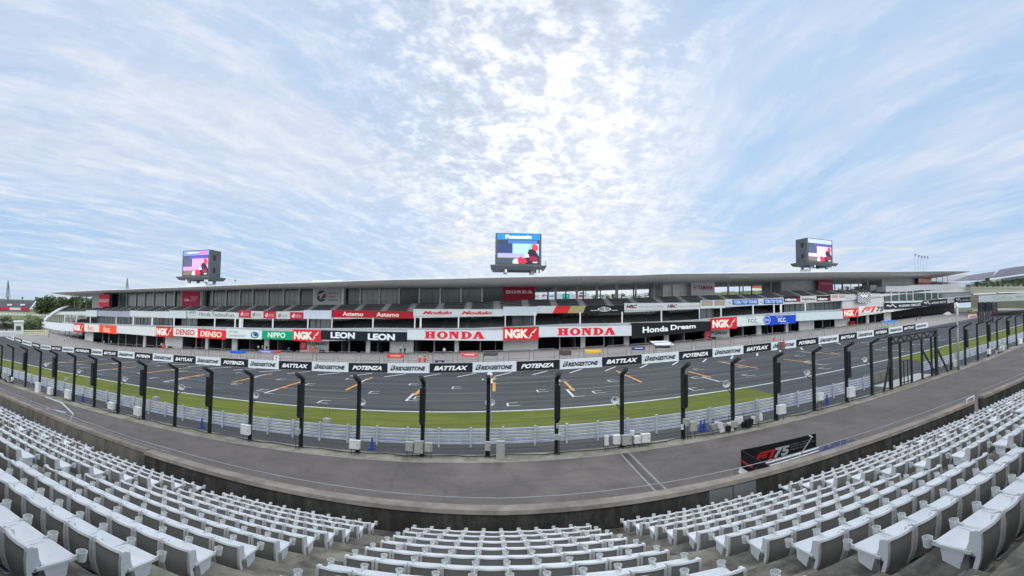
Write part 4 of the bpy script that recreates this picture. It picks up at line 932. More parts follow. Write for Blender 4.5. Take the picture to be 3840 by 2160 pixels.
# garage interior
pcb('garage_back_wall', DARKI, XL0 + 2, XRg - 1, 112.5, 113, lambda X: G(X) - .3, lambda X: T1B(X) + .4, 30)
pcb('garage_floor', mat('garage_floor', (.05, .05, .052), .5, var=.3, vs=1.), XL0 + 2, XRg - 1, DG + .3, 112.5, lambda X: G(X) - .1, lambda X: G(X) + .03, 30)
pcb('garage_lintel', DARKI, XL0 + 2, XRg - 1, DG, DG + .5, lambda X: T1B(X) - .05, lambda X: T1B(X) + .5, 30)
for i in range(-11, 15):
    X = i * 9.1
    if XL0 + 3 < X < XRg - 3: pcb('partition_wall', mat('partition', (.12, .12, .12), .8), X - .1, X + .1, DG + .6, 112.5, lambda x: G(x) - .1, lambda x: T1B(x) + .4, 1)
# garage front columns and wall panels
gcol = [(1, 1300), (1, 1385), (1, 1555), (1, 2060), (1, 2185), (1, 2385), (1, 2530), (2, 175), (2, 575), (2, 1375), (2, 1905), (4, 125), (4, 1015), (4, 1940), (3, 1880), (5, 960), (5, 1850), (6, 110), (6, 885), (6, 2070), (7, 85), (7, 620), (7, 1100), (7, 1800), (7, 2155)]
gwide = [(2, 335, 45), (2, 1590, 55), (2, 2150, 100), (3, 220, 90), (3, 2260, 80), (4, 555, 80), (4, 1465, 85), (5, 1425, 90), (5, 2300, 100), (6, 528, 95), (6, 2390, 95), (7, 375, 55), (7, 900, 40), (7, 2005, 50)]
for c, x in gcol:
    X = at(*b_(c, x, 1300), DG)[0]; pcb('garage_column', GREYW if True else WHW, X - .13, X + .13, DG - .15, DG + .15, lambda x_: G(x_) - .05, T1B, 1)
for c, x, w_ in gwide:
    Xa = at(*b_(c, x - w_ / 2, 1300), DG)[0]; Xb = at(*b_(c, x + w_ / 2, 1300), DG)[0]; pcb('garage_pier', WHW, Xa, Xb, DG - .25, DG + .4, lambda x_: G(x_) - .05, T1B, 1)
for (ca, xa, cb_, xb) in [(1, 1040, 1, 1160), (1, 1700, 1, 1870), (2, 745, 2, 1095), (3, 890, 3, 1465), (4, 130, 4, 520), (4, 2400, 5, 525), (6, 1290, 6, 1800), (7, 615, 7, 880), (7, 1345, 7, 1640), (7, 2340, 7, 2480)]:
    Xa = at(*b_(ca, xa, 1350), DG)[0]; Xb = at(*b_(cb_, xb, 1350), DG)[0]; pcb('wall_panel', WHW, Xa, Xb, DG - .12, DG + .2, lambda x_: G(x_) - .05, T1B, 2)
# first balcony: raked seats, back wall, columns, glass rail
BW = 112.0
def raked(name, X0, X1, D0, D1, z0, z1, nstep, m_step, n=20, cover=.65, step=6.5, gap=1.5, sname='balcony_seats'):
    a = MB(); q = MB()
    for k in range(nstep):
        da = D0 + (D1 - D0) * k / nstep; db = D0 + (D1 - D0) * (k + 1) / nstep
        zt_ = lambda X, k=k: z0(X) + (z1(X) - z0(X)) * (k + 1) / nstep
        a.cbox(X0, X1, da, db + .01, (lambda X, k=k: z0(X) - .2), zt_, n)
        X = X0 + 1
        while X < X1 - 2:
            Xe = min(X + step - gap, X1 - 1); hh = lambda x, k=k: (z1(x) - z0(x)) / nstep
            q.cbox(X, Xe, da - .35, da - .02, (lambda x: zt_(x) - hh(x) * cover), (lambda x: zt_(x) + .02), 1); X += step
    o = a.build(name, m_step, pb); so = q.build(sname, SEATD, pb); so['kind'] = 'stuff'; return o
raked('first_terrace', XL0 + 4, XRb - 40, 101.2, 110.8, lambda X: T1T(X) - .35, lambda X: T1T(X) + 2.1, 8, mat('dark_step', (.13, .14, .145), .8, var=.2, vs=1.), 20, .85, 5.4, .9)
pcb('balcony_back_wall', TGLS, XL0 + 4, XRb, 114.0, 114.3, lambda X: T1T(X) - .4, lambda X: T2B(X) + .3, 30)
pcb('balcony_rail_glass', mat('rail_glass', (.34, .38, .40), .15, spec=.7, var=.2, vs=.5), XL0 + 5, XRb - 2, DB1 + .55, DB1 + .60, lambda X: T1T(X) - .35, lambda X: T1T(X) + .42, 40)
pcb('balcony_top_rail', WHP, XL0 + 5, XRb - 2, DB1 + .52, DB1 + .63, lambda X: T1T(X) + .43, lambda X: T1T(X) + .50, 40)
for c, x, w_ in [(1, 1300, 12), (1, 1535, 12), (1, 1815, 12), (1, 2335, 12), (2, 105, 20), (2, 485, 24), (2, 925, 20), (2, 1745, 20), (2, 2155, 22), (2, 2262, 50), (2, 2305, 18), (3, 340, 24), (3, 1045, 20), (3, 1530, 16), (3, 2355, 24), (4, 620, 22), (4, 738, 34), (4, 1500, 24), (4, 2440, 18), (5, 455, 26), (5, 1370, 24), (5, 2215, 24), (6, 430, 22), (6, 1195, 12), (6, 1630, 22), (6, 2275, 22), (7, 120, 20), (7, 260, 36), (7, 750, 20)]:
    Xa = at(*b_(c, x - w_ / 2, 900), DB1 + .9)[0]; Xb = at(*b_(c, x + w_ / 2, 900), DB1 + .9)[0]; pcb('balcony_column', WHP, Xa, Xb, DB1 + .8, DB1 + 1.05, T1T, lambda X: T2B(X) + .2, 1)
# glazed boxes that come forward on the first balcony
for (ca, xa, cb_, xb) in [(1, 1960, 2, 900), (2, 1080, 2, 1400), (3, 1090, 3, 1520), (5, 0, 5, 440), (6, 1200, 6, 1480), (7, 320, 7, 1490)]:
    Xa = at(*b_(ca, xa, 800), 101.)[0]; Xb = at(*b_(cb_, xb, 800), 101.)[0]; pcb('balcony_glazing', TGLS, Xa, Xb, 101., 101.15, T1T, lambda X: T2B(X) + .2, 4)
    n = max(2, int((Xb - Xa) / 2.2))
    for k in range(n + 1):
        X = Xa + (Xb - Xa) * k / n; pcb('mullion', BLK, X - .05, X + .05, 100.9, 101.0, T1T, lambda x: T2B(x) + .2, 1)
# bright windows seen through the back of the balcony
WLT = mat('daylit_window', (.42, .50, .50), .2, c2=(.24, .32, .26), vs=.8, spec=.6)
for (ca, xa, cb_, xb, ya, yb_) in [(3, 265, 3, 670, 835, 905), (3, 2380, 3, 2400, 840, 880), (4, 1760, 4, 2180, 800, 950), (5, 1030, 5, 1620, 770, 860), (6, 60, 6, 290, 770, 860), (6, 2360, 6, 2480, 690, 740), (1, 1320, 1, 1680, 705, 755)]:
    fr = bfr(ca, xa, ya, yb_, xb, ya, yb_, 113.9, cb_); n = 5
    for k in range(n): lrect(fr, (k / n, (k + .86) / n, 0, 1), (.5, .6, .6), pb, .03, 'rear_window', m=WLT)
# upper terrace
raked('upper_terrace', XLb + 3, XRb - 28, DB2 + .9, DF, lambda X: T2T(X) - .6, lambda X: FB(X), 6, STEPC, 30, .62, 6.5, 1.6, 'upper_seats')
# upper floor: glass front on the left, open deck on the right
XH0 = at(*b_(4, 2400, 300), DF)[0]; XD0 = at(*b_(1, 2230, 400), DF)[0]
RB_ = lambda X: RL(X) - .35 + (RR(X) - RL(X) + .35) * ((DF - DR0) / (DR1 - DR0))
pcb('upper_glass_front', DGLS, XD0, XH0, DF + .6, DF + .75, lambda X: FB(X) - .1, RB_, 24)
fcols = [(1, 2390), (1, 2540), (2, 155), (2, 330), (2, 510), (2, 735), (2, 930), (2, 1690), (2, 1965), (2, 2240), (2, 2505), (3, 235), (3, 550), (3, 865), (3, 2095), (3, 2480), (4, 300), (4, 710), (4, 1130), (4, 1550), (4, 1972)]
fx = []
for c, x in fcols:
    X = at(*b_(c, x, 350), DF)[0]; fx.append(X); pcb('facade_column', mat('pale_steel', (.46, .48, .49), .5, var=.1, vs=1.), X - .20, X + .20, DF + .15, DF + .5, lambda x_: FB(x_) - .1, RB_, 1)
fx.sort()
for k, (xa, xb) in enumerate(zip(fx[:-1], fx[1:])):
    if xb - xa > 9: continue
    if rng.rand() < .5 or xa < -40:
        n_ = 3
        for q in range(n_): pcb('window_pane', TGLS, xa + .3 + (xb - xa - .6) * q / n_ + .05, xa + .3 + (xb - xa - .6) * (q + 1) / n_ - .05, DF + .5, DF + .58, lambda x_: FB(x_) + .1, lambda x_: RB_(x_) - .5, 1)
for k in range(-15, 20):
    Xa = k * 6.5 + 1.2; Xb = Xa + 4.4
    if Xa < XD0 + 2 or Xb > XRb - 34: continue
    a = MB(); q_ = [Vector((x, DF - .5 + C(x), FB(x) + hh)) for x, hh in ((Xa, 0), (Xa, .95), (Xb, .95), (Xb, 0))]; a.path(q_, .035, 5); a.path([Vector((Xa, DF - .5 + C(Xa), FB(Xa) + .5)), Vector((Xb, DF - .5 + C(Xb), FB(Xb) + .5))], .025, 5); a.build('terrace_rail', GALD, pb)
def wallblock(name, m, ca, xa, cb_, xb, D0=DF - .6, D1=DR1 - 2):
    Xa = at(*b_(ca, xa, 400), DF)[0]; Xb = at(*b_(cb_, xb, 400), DF)[0]; pcb(name, m, Xa, Xb, D0, D1, lambda X: FB(X) - .3, RB_, 3); return Xa, Xb
wallblock('service_block', GREYW, 1, 1995, 1, 2225, DF - 4)
wallblock('service_block', GREYW, 2, 1100, 2, 1540, DF - 1); wallblock('service_block', WHW, 3, 1180, 3, 1790, DF - 1)
wallblock('service_block', GREYW, 4, 2400, 5, 460, DF - 1); wallblock('service_block', WHW, 6, 490, 6, 1500, DF + 1)
wallblock('service_block', GREYW, 7, 300, 7, 1300, DF + 1); wallblock('service_block', GREYW, 7, 2330, 8, 700, DF + 1)
wallblock('column_base', GREYW, 2, 1540, 2, 1560)
XO0, XO1 = at(*b_(5, 460, 400), DF)[0], XRb - 8
pcb('open_deck_floor', STEPC, XO0, XO1, DF, DR1, lambda X: FB(X) - .5, lambda X: FB(X) - .12, 20)
for c, x, w_, D in [(5, 880, 45, DF), (5, 1305, 40, DF), (5, 1710, 45, DF), (5, 2110, 60, DF), (5, 2495, 30, DF), (6, 290, 35, DF), (6, 655, 25, DF), (6, 1780, 40, DF), (6, 2080, 20, DF), (5, 725, 26, DR1 - 3), (5, 1083, 22, DR1 - 3), (5, 1435, 20, DR1 - 3), (5, 1780, 18, DR1 - 3), (5, 2450, 22, DR1 - 3), (6, 195, 20, DR1 - 3), (6, 2010, 18, DR1 - 3), (6, 2250, 20, DR1 - 3), (6, 2490, 18, DR1 - 3), (7, 60, 12, DF), (7, 1350, 20, DF), (7, 1500, 40, DR1 - 3), (7, 1670, 12, DF), (7, 1835, 30, DF), (7, 1910, 30, DR1 - 3), (7, 2010, 30, DF), (1, 1500, 16, DF), (1, 1615, 16, DF), (1, 1740, 16, DF), (1, 1875, 16, DF), (8, 815, 12, DF), (8, 935, 12, DF), (8, 1040, 12, DF)]:
    X = at(*b_(c, x, 400), D)[0]; hw = w_ * SC / K * math.hypot(X, D) / 2; pcb('deck_column', GREYW if D < DR1 - 5 else BLK, X - hw, X + hw, D, D + .3, lambda x_: FB(x_) - .4, lambda x_, D=D: RL(x_) - .35 + (RR(x_) - RL(x_) + .35) * ((D - DR0) / (DR1 - DR0)), 1)
for k in range(9):      # pale ribs on the soffit
    Xr = at(*b_(5, 725 + 355 * k, 330), DR1 - 3)[0]
    if Xr > XO1 + 20: break
    a = MB(); zs = lambda D, X: RL(X) - .37 + (RR(X) - RL(X) + .35) * ((D - DR0) / (DR1 - DR0))
    pts = [Vector((Xr, D + C(Xr), zs(D, Xr) - .12)) for D in np.linspace(DR0 + 3, DR1 - 3, 6)]; 
    for p_, q_ in zip(pts[:-1], pts[1:]): a.bar(p_, q_, .16, .22)
    a.build('soffit_rib', WHP, pb)
# roof
XT0, XT1 = at(*b_(1, 965, 255), DR0)[0], at(*b_(8, 1515, 412), DR0)[0]
XQ0, XQ1 = at(*b_(1, 1740, 345), DR1)[0], at(*b_(8, 700, 560), DR1)[0]
N = 48; a = MB(); s_ = MB(); e_ = MB()
def rX(t_, e): return (XT0 + (XT1 - XT0) * t_) * (1 - e) + (XQ0 + (XQ1 - XQ0) * t_) * e
for k in range(N):
    t0_, t1_ = k / N, (k + 1) / N
    q = []
    for t_ in (t0_, t1_):
        row = []
        tap = min(1, 6 * min(t_, 1 - t_) + .02)
        for e in np.linspace(0, 1, 6):
            X = rX(t_, e); D = DR0 + (DR1 - DR0) * e; zt_ = RL(X) * (1 - e) + (RR(X) + .9) * e + .25 * math.sin(math.pi * e); zb_ = (RL(X) - .18) * (1 - e) + RR(X) * e - .25 * math.sin(math.pi * e)
            row.append(((X, D + C(X), zt_), (X, D + C(X), zb_)))
        q.append(row)
    for j in range(5):
        a.quad(q[0][j][0], q[1][j][0], q[1][j + 1][0], q[0][j + 1][0]); s_.quad(q[0][j][1], q[1][j][1], q[1][j + 1][1], q[0][j + 1][1])
    a0_, b0_, a1_, b1_ = Vector(q[0][0][0]), Vector(q[1][0][0]), Vector(q[0][0][1]), Vector(q[1][0][1]); o_ = Vector((0, -.25, 0)); e_.hexa([a1_ + o_, b1_ + o_, b1_ + Vector((0, -.01, 0)), a1_ + Vector((0, -.01, 0)), a0_ + o_, b0_ + o_, b0_ + Vector((0, -.01, 0)), a0_ + Vector((0, -.01, 0))]); a.quad(q[0][5][0], q[1][5][0], q[1][5][1], q[0][5][1])
    if k in (0, N - 1):
        r_ = q[0] if k == 0 else q[1]
        for j in range(5): a.quad(r_[j][0], r_[j + 1][0], r_[j + 1][1], r_[j][1])
roofo = a.build('roof', ROOFT, pb, smooth=False); s_.build('soffit', SOFF, roofo); e_.build('eaves_edge', mat('eaves_metal', (.66, .69, .71), .3, var=.04, vs=.3), roofo)
for (ca, xa, xb) in [(3, 1200, 1800), (6, 1750, 2130), (8, -200, 650)]:      # low humps on the roof
    Xa = at(*b_(ca, xa, 60), 100)[0]; Xb = at(*b_(ca, xb, 60), 100)[0]; zz = lambda X: RL(X) * .72 + (RR(X) + .9) * .28
    a = MB(); a.cbox(Xa, Xb, 98, 104, lambda X: zz(X) - .5, lambda X: zz(X) + .75, 3); a.build('roof_hatch', ROOFT, roofo)
for c, x, y in [(1, 2290, 232), (2, 480, 195), (3, 490, 175), (3, 1810, 132), (4, 85, 108), (4, 990, 90), (4, 1925, 64), (5, 985, 78), (5, 1900, 58), (6, 175, 80), (6, 965, 78), (6, 2160, 45)]:
    X, z = at(*b_(c, x, y), 95.); a = MB(); a.tube((X, 95 + C(X), z - .16), (X, 95 + C(X), z + .16), .14, .18); a.build('soffit_lamp', HORN, pb)
# the curved white wing closing the left end
out = [(1355, 518), (1250, 545), (1150, 582), (1060, 640), (985, 695), (915, 745), (865, 795), (832, 840), (822, 880), (830, 915), (850, 940), (890, 958), (1000, 985), (1150, 1010), (1300, 1022), (1480, 1034)]
inn = [(1350, 528), (1262, 565), (1180, 610), (1100, 660), (1040, 700), (975, 745), (935, 785), (915, 812), (905, 830), (915, 838), (940, 842), (980, 846), (1050, 852), (1160, 862), (1310, 872), (1480, 885)]
a = MB()
def wp(p, off=0.):
    X, z = at(*b_(1, *p), DB1); return Vector((X, DB1 + C(X) - off, z))
for (o0, o1, i0, i1) in zip(out[:-1], out[1:], inn[:-1], inn[1:]):
    A = [wp(o0), wp(o1), wp(i1), wp(i0)]; B = [p + Vector((.4, 1.4, 0)) for p in A]; a.hexa([A[0], A[1], A[2], A[3], B[0], B[1], B[2], B[3]])
a.build('curved_end_wing', flat((.80, .82, .84)), pb)
fr = bfr(1, 1040, 640, 697, 1732, 636, 692, DB2); a = MB(); a.hexa([fr(0, 0), fr(1, 0), fr(1, 0, -.3), fr(0, 0, -.3), fr(0, 1), fr(1, 1), fr(1, 1, -.3), fr(0, 1, -.3)]); a.build('white_band', flat((.78, .81, .80)), pb)
for i in range(5): x = 1180 + i * 85; pcb('end_column', GREYW, *[at(*b_(1, x + d, 760), 101)[0] for d in (-8, 8)], 101, 101.2, lambda X: T1T(X), lambda X: T2B(X), 1)
# right end: the control tower section
XE0 = at(*b_(7, 2330, 400), 100)[0]; XE1 = at(*b_(8, 1550, 700), 100)[0]
fr = bfr(7, 2318, 390, 505, 1550, 650, 745, 99.0, 8)
TB = prof([(7, 2330, 505), (8, 340, 825), (8, 345, 795), (8, 980, 790), (8, 1160, 745), (8, 1550, 745)], 99.); TT = prof([(7, 2318, 392), (8, 330, 712), (8, 342, 685), (8, 970, 682), (8, 1160, 650), (8, 1550, 652)], 99.)
TL = prof([(7, 2340, 700), (8, 0, 1015), (8, 600, 1000), (8, 1500, 925)], 99.)
pcb('tower_parapet', flat((.74, .76, .78)), XE0, XE1, 99., 112, TB, TT, 14)
pcb('tower_glass', TGLS, XE0 + .3, XE1 - .3, 99.6, 111, TL, TB, 12)
for c, x in [(7, 2480), (8, 55), (8, 210), (8, 340), (8, 590), (8, 715), (8, 845)]:
    X = at(*b_(c, x, 900), 99.4)[0]; pcb('tower_mullion', WHP, X - .18, X + .18, 99.2, 99.58, TL, TB, 1)
pcb('tower_ledge', WHW, XE0, XE1, 99.1, 112, lambda X: TL(X) - .6, TL, 10)
XK0 = at(*b_(7, 1500, 800), 100)[0]
pcb('stair_wall', WHW, XK0, XE0 + .5, 100.2, 110, lambda X: T1T(X) - .3, lambda X: T2T(X) - .4, 6)
pcb('stair_wall_upper', GREYW, at(*b_(7, 2060, 500), 104)[0], XE0 + .5, 104., 112, lambda X: T2T(X) - .6, lambda X: FB(X) + 1.2, 4)

# ---- boards on the building (x and y measured in the enlarged crops)
def bb(spec, D, colr, label, name='advertising_board', cat='advertising board', thick=.22, m=None):
    fr = bfr(*spec[:7], D, spec[7] if len(spec) > 7 else None); return fr, board(name, fr, colr, label, cat, thick, m=m)
SW = (.80, .82, .82)
def plug_emblem(fr, r_, x0=.70):
    lpoly(fr, [(x0, .10), (x0 + .05, .10), (x0 + .16, .52), (x0 + .24, .86), (x0 + .21, .86), (x0 + .09, .55)], (.90, .84, .70), r_, .05)
    lpoly(fr, [(x0 + .085, .42), (x0 + .125, .36), (x0 + .165, .50), (x0 + .125, .55)], (.25, .2, .2), r_, .06)
    lpoly(fr, [(x0 + .015, .12), (x0 + .06, .12), (x0 + .10, .28), (x0 + .06, .30)], (.6, .6, .62), r_, .07)
NG = [((1, 1485, 865, 1040, 1693, 880, 1058), 'small red board with white letters at the far left end of the lower balcony'), ((2, 565, 930, 1138, 905, 945, 1150), 'red board with white letters and spark plug, second from the left'),
      ((3, 740, 1050, 1275, 1310, 1065, 1300), 'red board with white letters and spark plug beside the green board'), ((4, 2400, 1005, 1265, 540, 1050, 1312, 5), 'red board with white letters and spark plug between two wide white boards'),
      ((6, 1430, 935, 1160, 1950, 905, 1135), 'red board with white letters and spark plug right of the long black board'), ((7, 1515, 845, 1030, 1820, 835, 1015), 'red board with white letters at the right end of the lower balcony')]
for sp, lb in NG:
    fr, r_ = bb(sp, DB1 - .15, RB, lb); ltxt(fr, 'NGK', (.05, .71, .14, .84), (.93, .90, .84), r_, weight=.06); plug_emblem(fr, r_)
def scribble(fr, r_, colr, box, n=7, seed=1, off=.045):       # lettering too small to read in the photo
    s0, s1, t0, t1 = box; q = random.Random(seed); v, f = [], []
    for k in range(n):
        a = s0 + (s1 - s0) * (k + .1) / n; b = s0 + (s1 - s0) * (k + .8) / n; lo = t0; hi = t0 + (t1 - t0) * (.6 + .4 * q.random()); th = (t1 - t0) * .22
        for (c, d) in ((lo, lo + th), (hi - th, hi)): i = len(v); v += [(a, c), (b, c), (b, d), (a, d)]; f.append((i, i + 1, i + 2, i + 3))
        if q.random() < .7: i = len(v); m = (b - a) * .3; x_ = a + (b - a) * .35 * q.random(); v += [(x_, lo + th), (x_ + m, lo + th), (x_ + m, hi - th), (x_, hi - th)]; f.append((i, i + 1, i + 2, i + 3))
    return put_mesh(fr, 'lettering', v, f, flat(colr), r_, off)
def script_blob(fr, r_, colr, s0, s1):
    scribble(fr, r_, colr, (s0, s1 - .04, .32, .74), 6, 3); lpoly(fr, [(s0 - .01, .40), (s0 + .03, .36), (s0 + .05, .86), (s0 + .02, .92)], colr, r_, .05); lrect(fr, (s0, s1, .16, .24), colr, r_, .035, 'underline')
fr, r_ = bb((1, 1693, 880, 1025, 1998, 904, 1048), DB1, (.85, .84, .80), 'cream board with small red script on the lower balcony'); script_blob(fr, r_, (.85, .35, .32), .28, .68)
fr, r_ = bb((1, 1998, 903, 1050, 2345, 922, 1092), DB1 - .05, (.93, .32, .19), 'orange board with small white script on the lower balcony'); script_blob(fr, r_, (.96, .88, .82), .28, .68)
bb((1, 2345, 912, 1070, 565, 952, 1132, 2), DB1, SW, 'long blank white board between the orange board and a red one')
fr, r_ = bb((2, 905, 955, 1122, 1405, 978, 1156), DB1, (.84, .84, .81), 'white board with red italic capitals next to a matching red board'); ltxt(fr, 'DENSO', (.14, .88, .18, .84), (.74, .22, .27), r_, shear=.015, weight=.025)
fr, r_ = bb((2, 1405, 978, 1162, 1975, 1016, 1196), DB1 - .05, (.87, .16, .22), 'bright red board with white italic capitals'); ltxt(fr, 'DENSO', (.11, .86, .18, .80), (.96, .88, .80), r_, shear=.02, weight=.03)
fr, r_ = bb((2, 1975, 975, 1170, 122, 1066, 1250, 3), DB1, (.80, .84, .84), 'white board with thin grey words and a round blue and green mark'); ltxt(fr, 'circuit', (.09, .34, .60, .86), (.45, .52, .52), r_, weight=.0); ltxt(fr, 'constructor', (.08, .56, .18, .42), (.45, .52, .52), r_, weight=.0)
lell(fr, .81, .45, .105, .34, (.12, .40, .38), r_, .03, hole=.72); lell(fr, .83, .50, .055, .19, (.12, .32, .62), r_, .045); lrect(fr, (.755, .775, .72, .82), (.3, .3, .35), r_, .05, 'emblem')
fr, r_ = bb((3, 122, 1070, 1240, 740, 1086, 1262), DB1, (.05, .60, .42), 'green board with white serif capitals'); ltxt(fr, 'NIPPO', (.20, .77, .20, .82), (.90, .96, .92), r_, weight=.02)
fr, r_ = bb((3, 1310, 1065, 1252, 470, 1102, 1300, 4), DB1, (.12, .14, .17), 'long black board with the same white bold word twice'); ltxt(fr, 'LEON', (.12, .41, .19, .86), (.86, .89, .91), r_, weight=.05); ltxt(fr, 'LEON', (.56, .865, .12, .80), (.86, .89, .91), r_, weight=.05)
fr, r_ = bb((4, 470, 1052, 1256, 2400, 1066, 1274), DB1 - .05, (.79, .82, .84), 'wide white board with large red slab-serif word left of the middle red board'); slab_word(fr, (.185, .805, .16, .87), (.86, .17, .24), r_)
fr, r_ = bb((5, 540, 1045, 1253, 2405, 1026, 1228), DB1 - .05, (.79, .82, .83), 'wide white board with large red slab-serif word right of the middle red board'); slab_word(fr, (.195, .815, .13, .84), (.86, .17, .24), r_)
fr, r_ = bb((5, 2405, 972, 1290, 1430, 988, 1168, 6), DB1, (.12, .13, .15), 'long black board with two wide-spaced white words'); ltxt(fr, 'Honda', (.13, .44, .30, .72), (.92, .93, .94), r_, weight=.03); ltxt(fr, 'Dream', (.47, .79, .36, .78), (.92, .93, .94), r_, weight=.03)
fr, r_ = bb((6, 1950, 902, 1090, 40, 985, 1168, 7), DB1, (.80, .84, .83), 'white board with dark blue initials left of a blue one'); ltxt(fr, 'F.C.C.', (.33, .60, .30, .72), (.16, .27, .40), r_, weight=.02); scribble(fr, r_, (.4, .45, .5), (.25, .52, .83, .92), 8, 4); scribble(fr, r_, (.4, .45, .5), (.40, .75, .10, .18), 12, 5)
fr, r_ = bb((7, -10, 988, 1178, 560, 968, 1138), DB1 - .06, (.12, .28, .72), 'royal blue board with white initials'); ltxt(fr, 'F.C.C.', (.36, .63, .26, .70), (.93, .95, .97), r_, weight=.03); scribble(fr, r_, (.85, .88, .95), (.28, .54, .80, .90), 8, 6); scribble(fr, r_, (.85, .88, .95), (.42, .75, .08, .16), 12, 7)
fr = bfr(7, -80, 980, 1165, 60, 980, 1165, DB1 - .12); lell(fr, .45, .5, .52, .5, (.14, .30, .72), r_, .05, 'roundel'); lell(fr, .45, .5, .45, .43, (.90, .92, .96), r_, .07, 'roundel', hole=.90); ltxt(fr, 'FCC', (.18, .72, .38, .62), (.92, .94, .97), r_, weight=.02, off=.08)
bb((7, 560, 932, 1095, 1520, 893, 1046), DB1, (.75, .80, .82), 'long blank white board right of the blue one')
fr, r_ = bb((7, 1820, 795, 940, 2530, 770, 905), DB1, (.84, .84, .83), 'white board with a red racing mark and grey number near the right end')
def f1mark(fr, r_, x0, x1, y0, y1, red, num, numc, off=.03):
    w_ = x1 - x0; h = y1 - y0; g = lambda a, b: (x0 + w_ * a, y0 + h * b)
    lpoly(fr, [g(0, 0), g(.13, 0), g(.24, .42), g(.33, .52), g(.60, .54), g(.68, .72), g(.36, .72), g(.27, .66), g(.36, .95), g(.44, 1), g(.30, .98), g(.18, .70)], red, r_, off)
    lpoly(fr, [g(.30, .30), g(.56, .30), g(.60, .46), g(.36, .46)], red, r_, off + .01); lpoly(fr, [g(.30, .80), g(.80, .80), g(.86, 1), g(.44, 1)], red, r_, off + .02)
    lpoly(fr, [g(.62, 0), g(.78, 0), g(1.02, 1), g(.86, 1)], red, r_, off + .03); ltxt(fr, '75', num, numc, r_, shear=.03, weight=.05)
f1mark(fr, r_, .06, .46, .08, .90, (.86, .27, .20), (.47, .68, .10, .85), (.27, .27, .29)); scribble(fr, r_, (.35, .35, .37), (.73, .90, .55, .74), 6, 8); scribble(fr, r_, (.35, .35, .37), (.73, .93, .30, .48), 7, 9)
def mline(fr, r_, colr, s0, s1, t0, t1, th=.10):       # zig-zag circuit mark
    p = [(0, .55), (.10, .85), (.38, .35), (.50, .75), (.62, .95), (.80, .40), (.95, .05), (1., .3)]; q = [(s0 + (s1 - s0) * a, t0 + (t1 - t0) * b) for a, b in p]
    for (a, b), (c, d) in zip(q[:-1], q[1:]): lpoly(fr, [(a, b - th), (c, d - th), (c, d + th), (a, b + th)], colr, r_, .03 + .004 * (int(a * 97) % 5))
SZ = [((8, -235, 1075, 1180, 530, 1012, 1150), 'black board with white circuit mark, leftmost at the right end', 0), ((8, 532, 1012, 1120, 1030, 962, 1090), 'black board with white circuit mark, second of three', 0), ((8, 1185, 945, 1060, 1598, 932, 1030), 'dark green board with white circuit mark, third of three', 0)]
for sp, lb, _ in SZ:
    fr, r_ = bb(sp, DB1 - .3, (.17, .18, .21), lb); mline(fr, r_, (.85, .86, .88), .05, .28, .25, .85); ltxt(fr, 'SUZUKA CIRCUIT', (.34, .95, .32, .66), (.85, .86, .88), r_, weight=.03)
bb((8, -110, 1022, 1058, 528, 1005, 1036), DB1 - .4, (.74, .82, .82), 'thin pale green strip above the first black board at the right', cat='fascia strip')
bb((8, 850, 955, 992, 1180, 942, 972), DB1 - .2, (.78, .80, .84), 'short white awning strip above the second black board', cat='fascia strip')
# second tier
bb((1, 1732, 608, 732, 1952, 612, 738), DB2 - .3, (.77, .82, .82), 'small blank white board standing forward at the left on the upper balcony')
bb((1, 1952, 612, 712, 30, 636, 752, 2), DB2, (.62, .64, .70), 'long blank grey lavender board on the upper balcony at left')
bb((2, 35, 612, 720, 835, 650, 768), DB2 - .2, SW, 'long blank white board left of a second blank one on the upper balcony')
bb((2, 835, 612, 762, 1172, 620, 772), DB2 - .35, (.78, .82, .84), 'short blank white board left of the green and grey lettering')
fr, r_ = bb((2, 1172, 612, 740, 2228, 656, 785), DB2, (.80, .84, .83), 'white board with small green initials and long grey word'); ltxt(fr, 'HTFT', (.055, .21, .50, .86), (.18, .50, .48), r_, shear=.006, weight=.03); lrect(fr, (.065, .215, .25, .30), (.3, .55, .55), r_, .03, 'underline'); ltxt(fr, 'Honda TechnoFort', (.27, .93, .24, .84), (.30, .36, .38), r_, weight=.005)
dd_ = [((2, 2235, 605, 748, 2475, 612, 760), 1, 'leftmost red'), ((2, 2475, 620, 752, 150, 686, 816, 3), 0, 'left white'), ((3, 152, 683, 820, 405, 692, 830), 1, 'middle red'), ((3, 405, 695, 828, 685, 703, 836), 0, 'right white'), ((3, 685, 697, 840, 960, 706, 846), 1, 'rightmost red')]
for sp, red, nm in dd_:
    fr, r_ = bb(sp, DB2 - (.06 if red else 0), (.74, .20, .30) if red else (.80, .81, .80), '%s board of five with a letter d and two small lines' % nm); cc = (.93, .86, .84) if red else (.42, .40, .44)
    ltxt(fr, 'd', (.14, .34, .22, .78), cc, r_, weight=.04); scribble(fr, r_, cc, (.40, .85, .50, .66), 7, 12, .04); scribble(fr, r_, cc, (.40, .85, .27, .42), 7, 13, .04)
bb((3, 960, 660, 832, 1518, 666, 842), DB2 - .3, (.77, .82, .87), 'blank pale white board left of the long crimson one')
fr, r_ = bb((3, 1518, 656, 800, 590, 682, 828, 4), DB2, (.66, .15, .21), 'long crimson board with the same white word twice'); ltxt(fr, 'Astemo', (.145, .405, .20, .80), (.95, .90, .84), r_, weight=.025); ltxt(fr, 'Astemo', (.565, .835, .18, .78), (.95, .90, .84), r_, weight=.025)
fr, r_ = bb((4, 590, 636, 780, 2400, 642, 785), DB2, (.78, .82, .82), 'long white board with the same red slanted word twice'); 
for s0, s1 in ((.12, .44), (.55, .88)): ltxt(fr, 'Modulo', (s0, s1, .26, .72), (.80, .22, .30), r_, shear=.03, weight=.05)
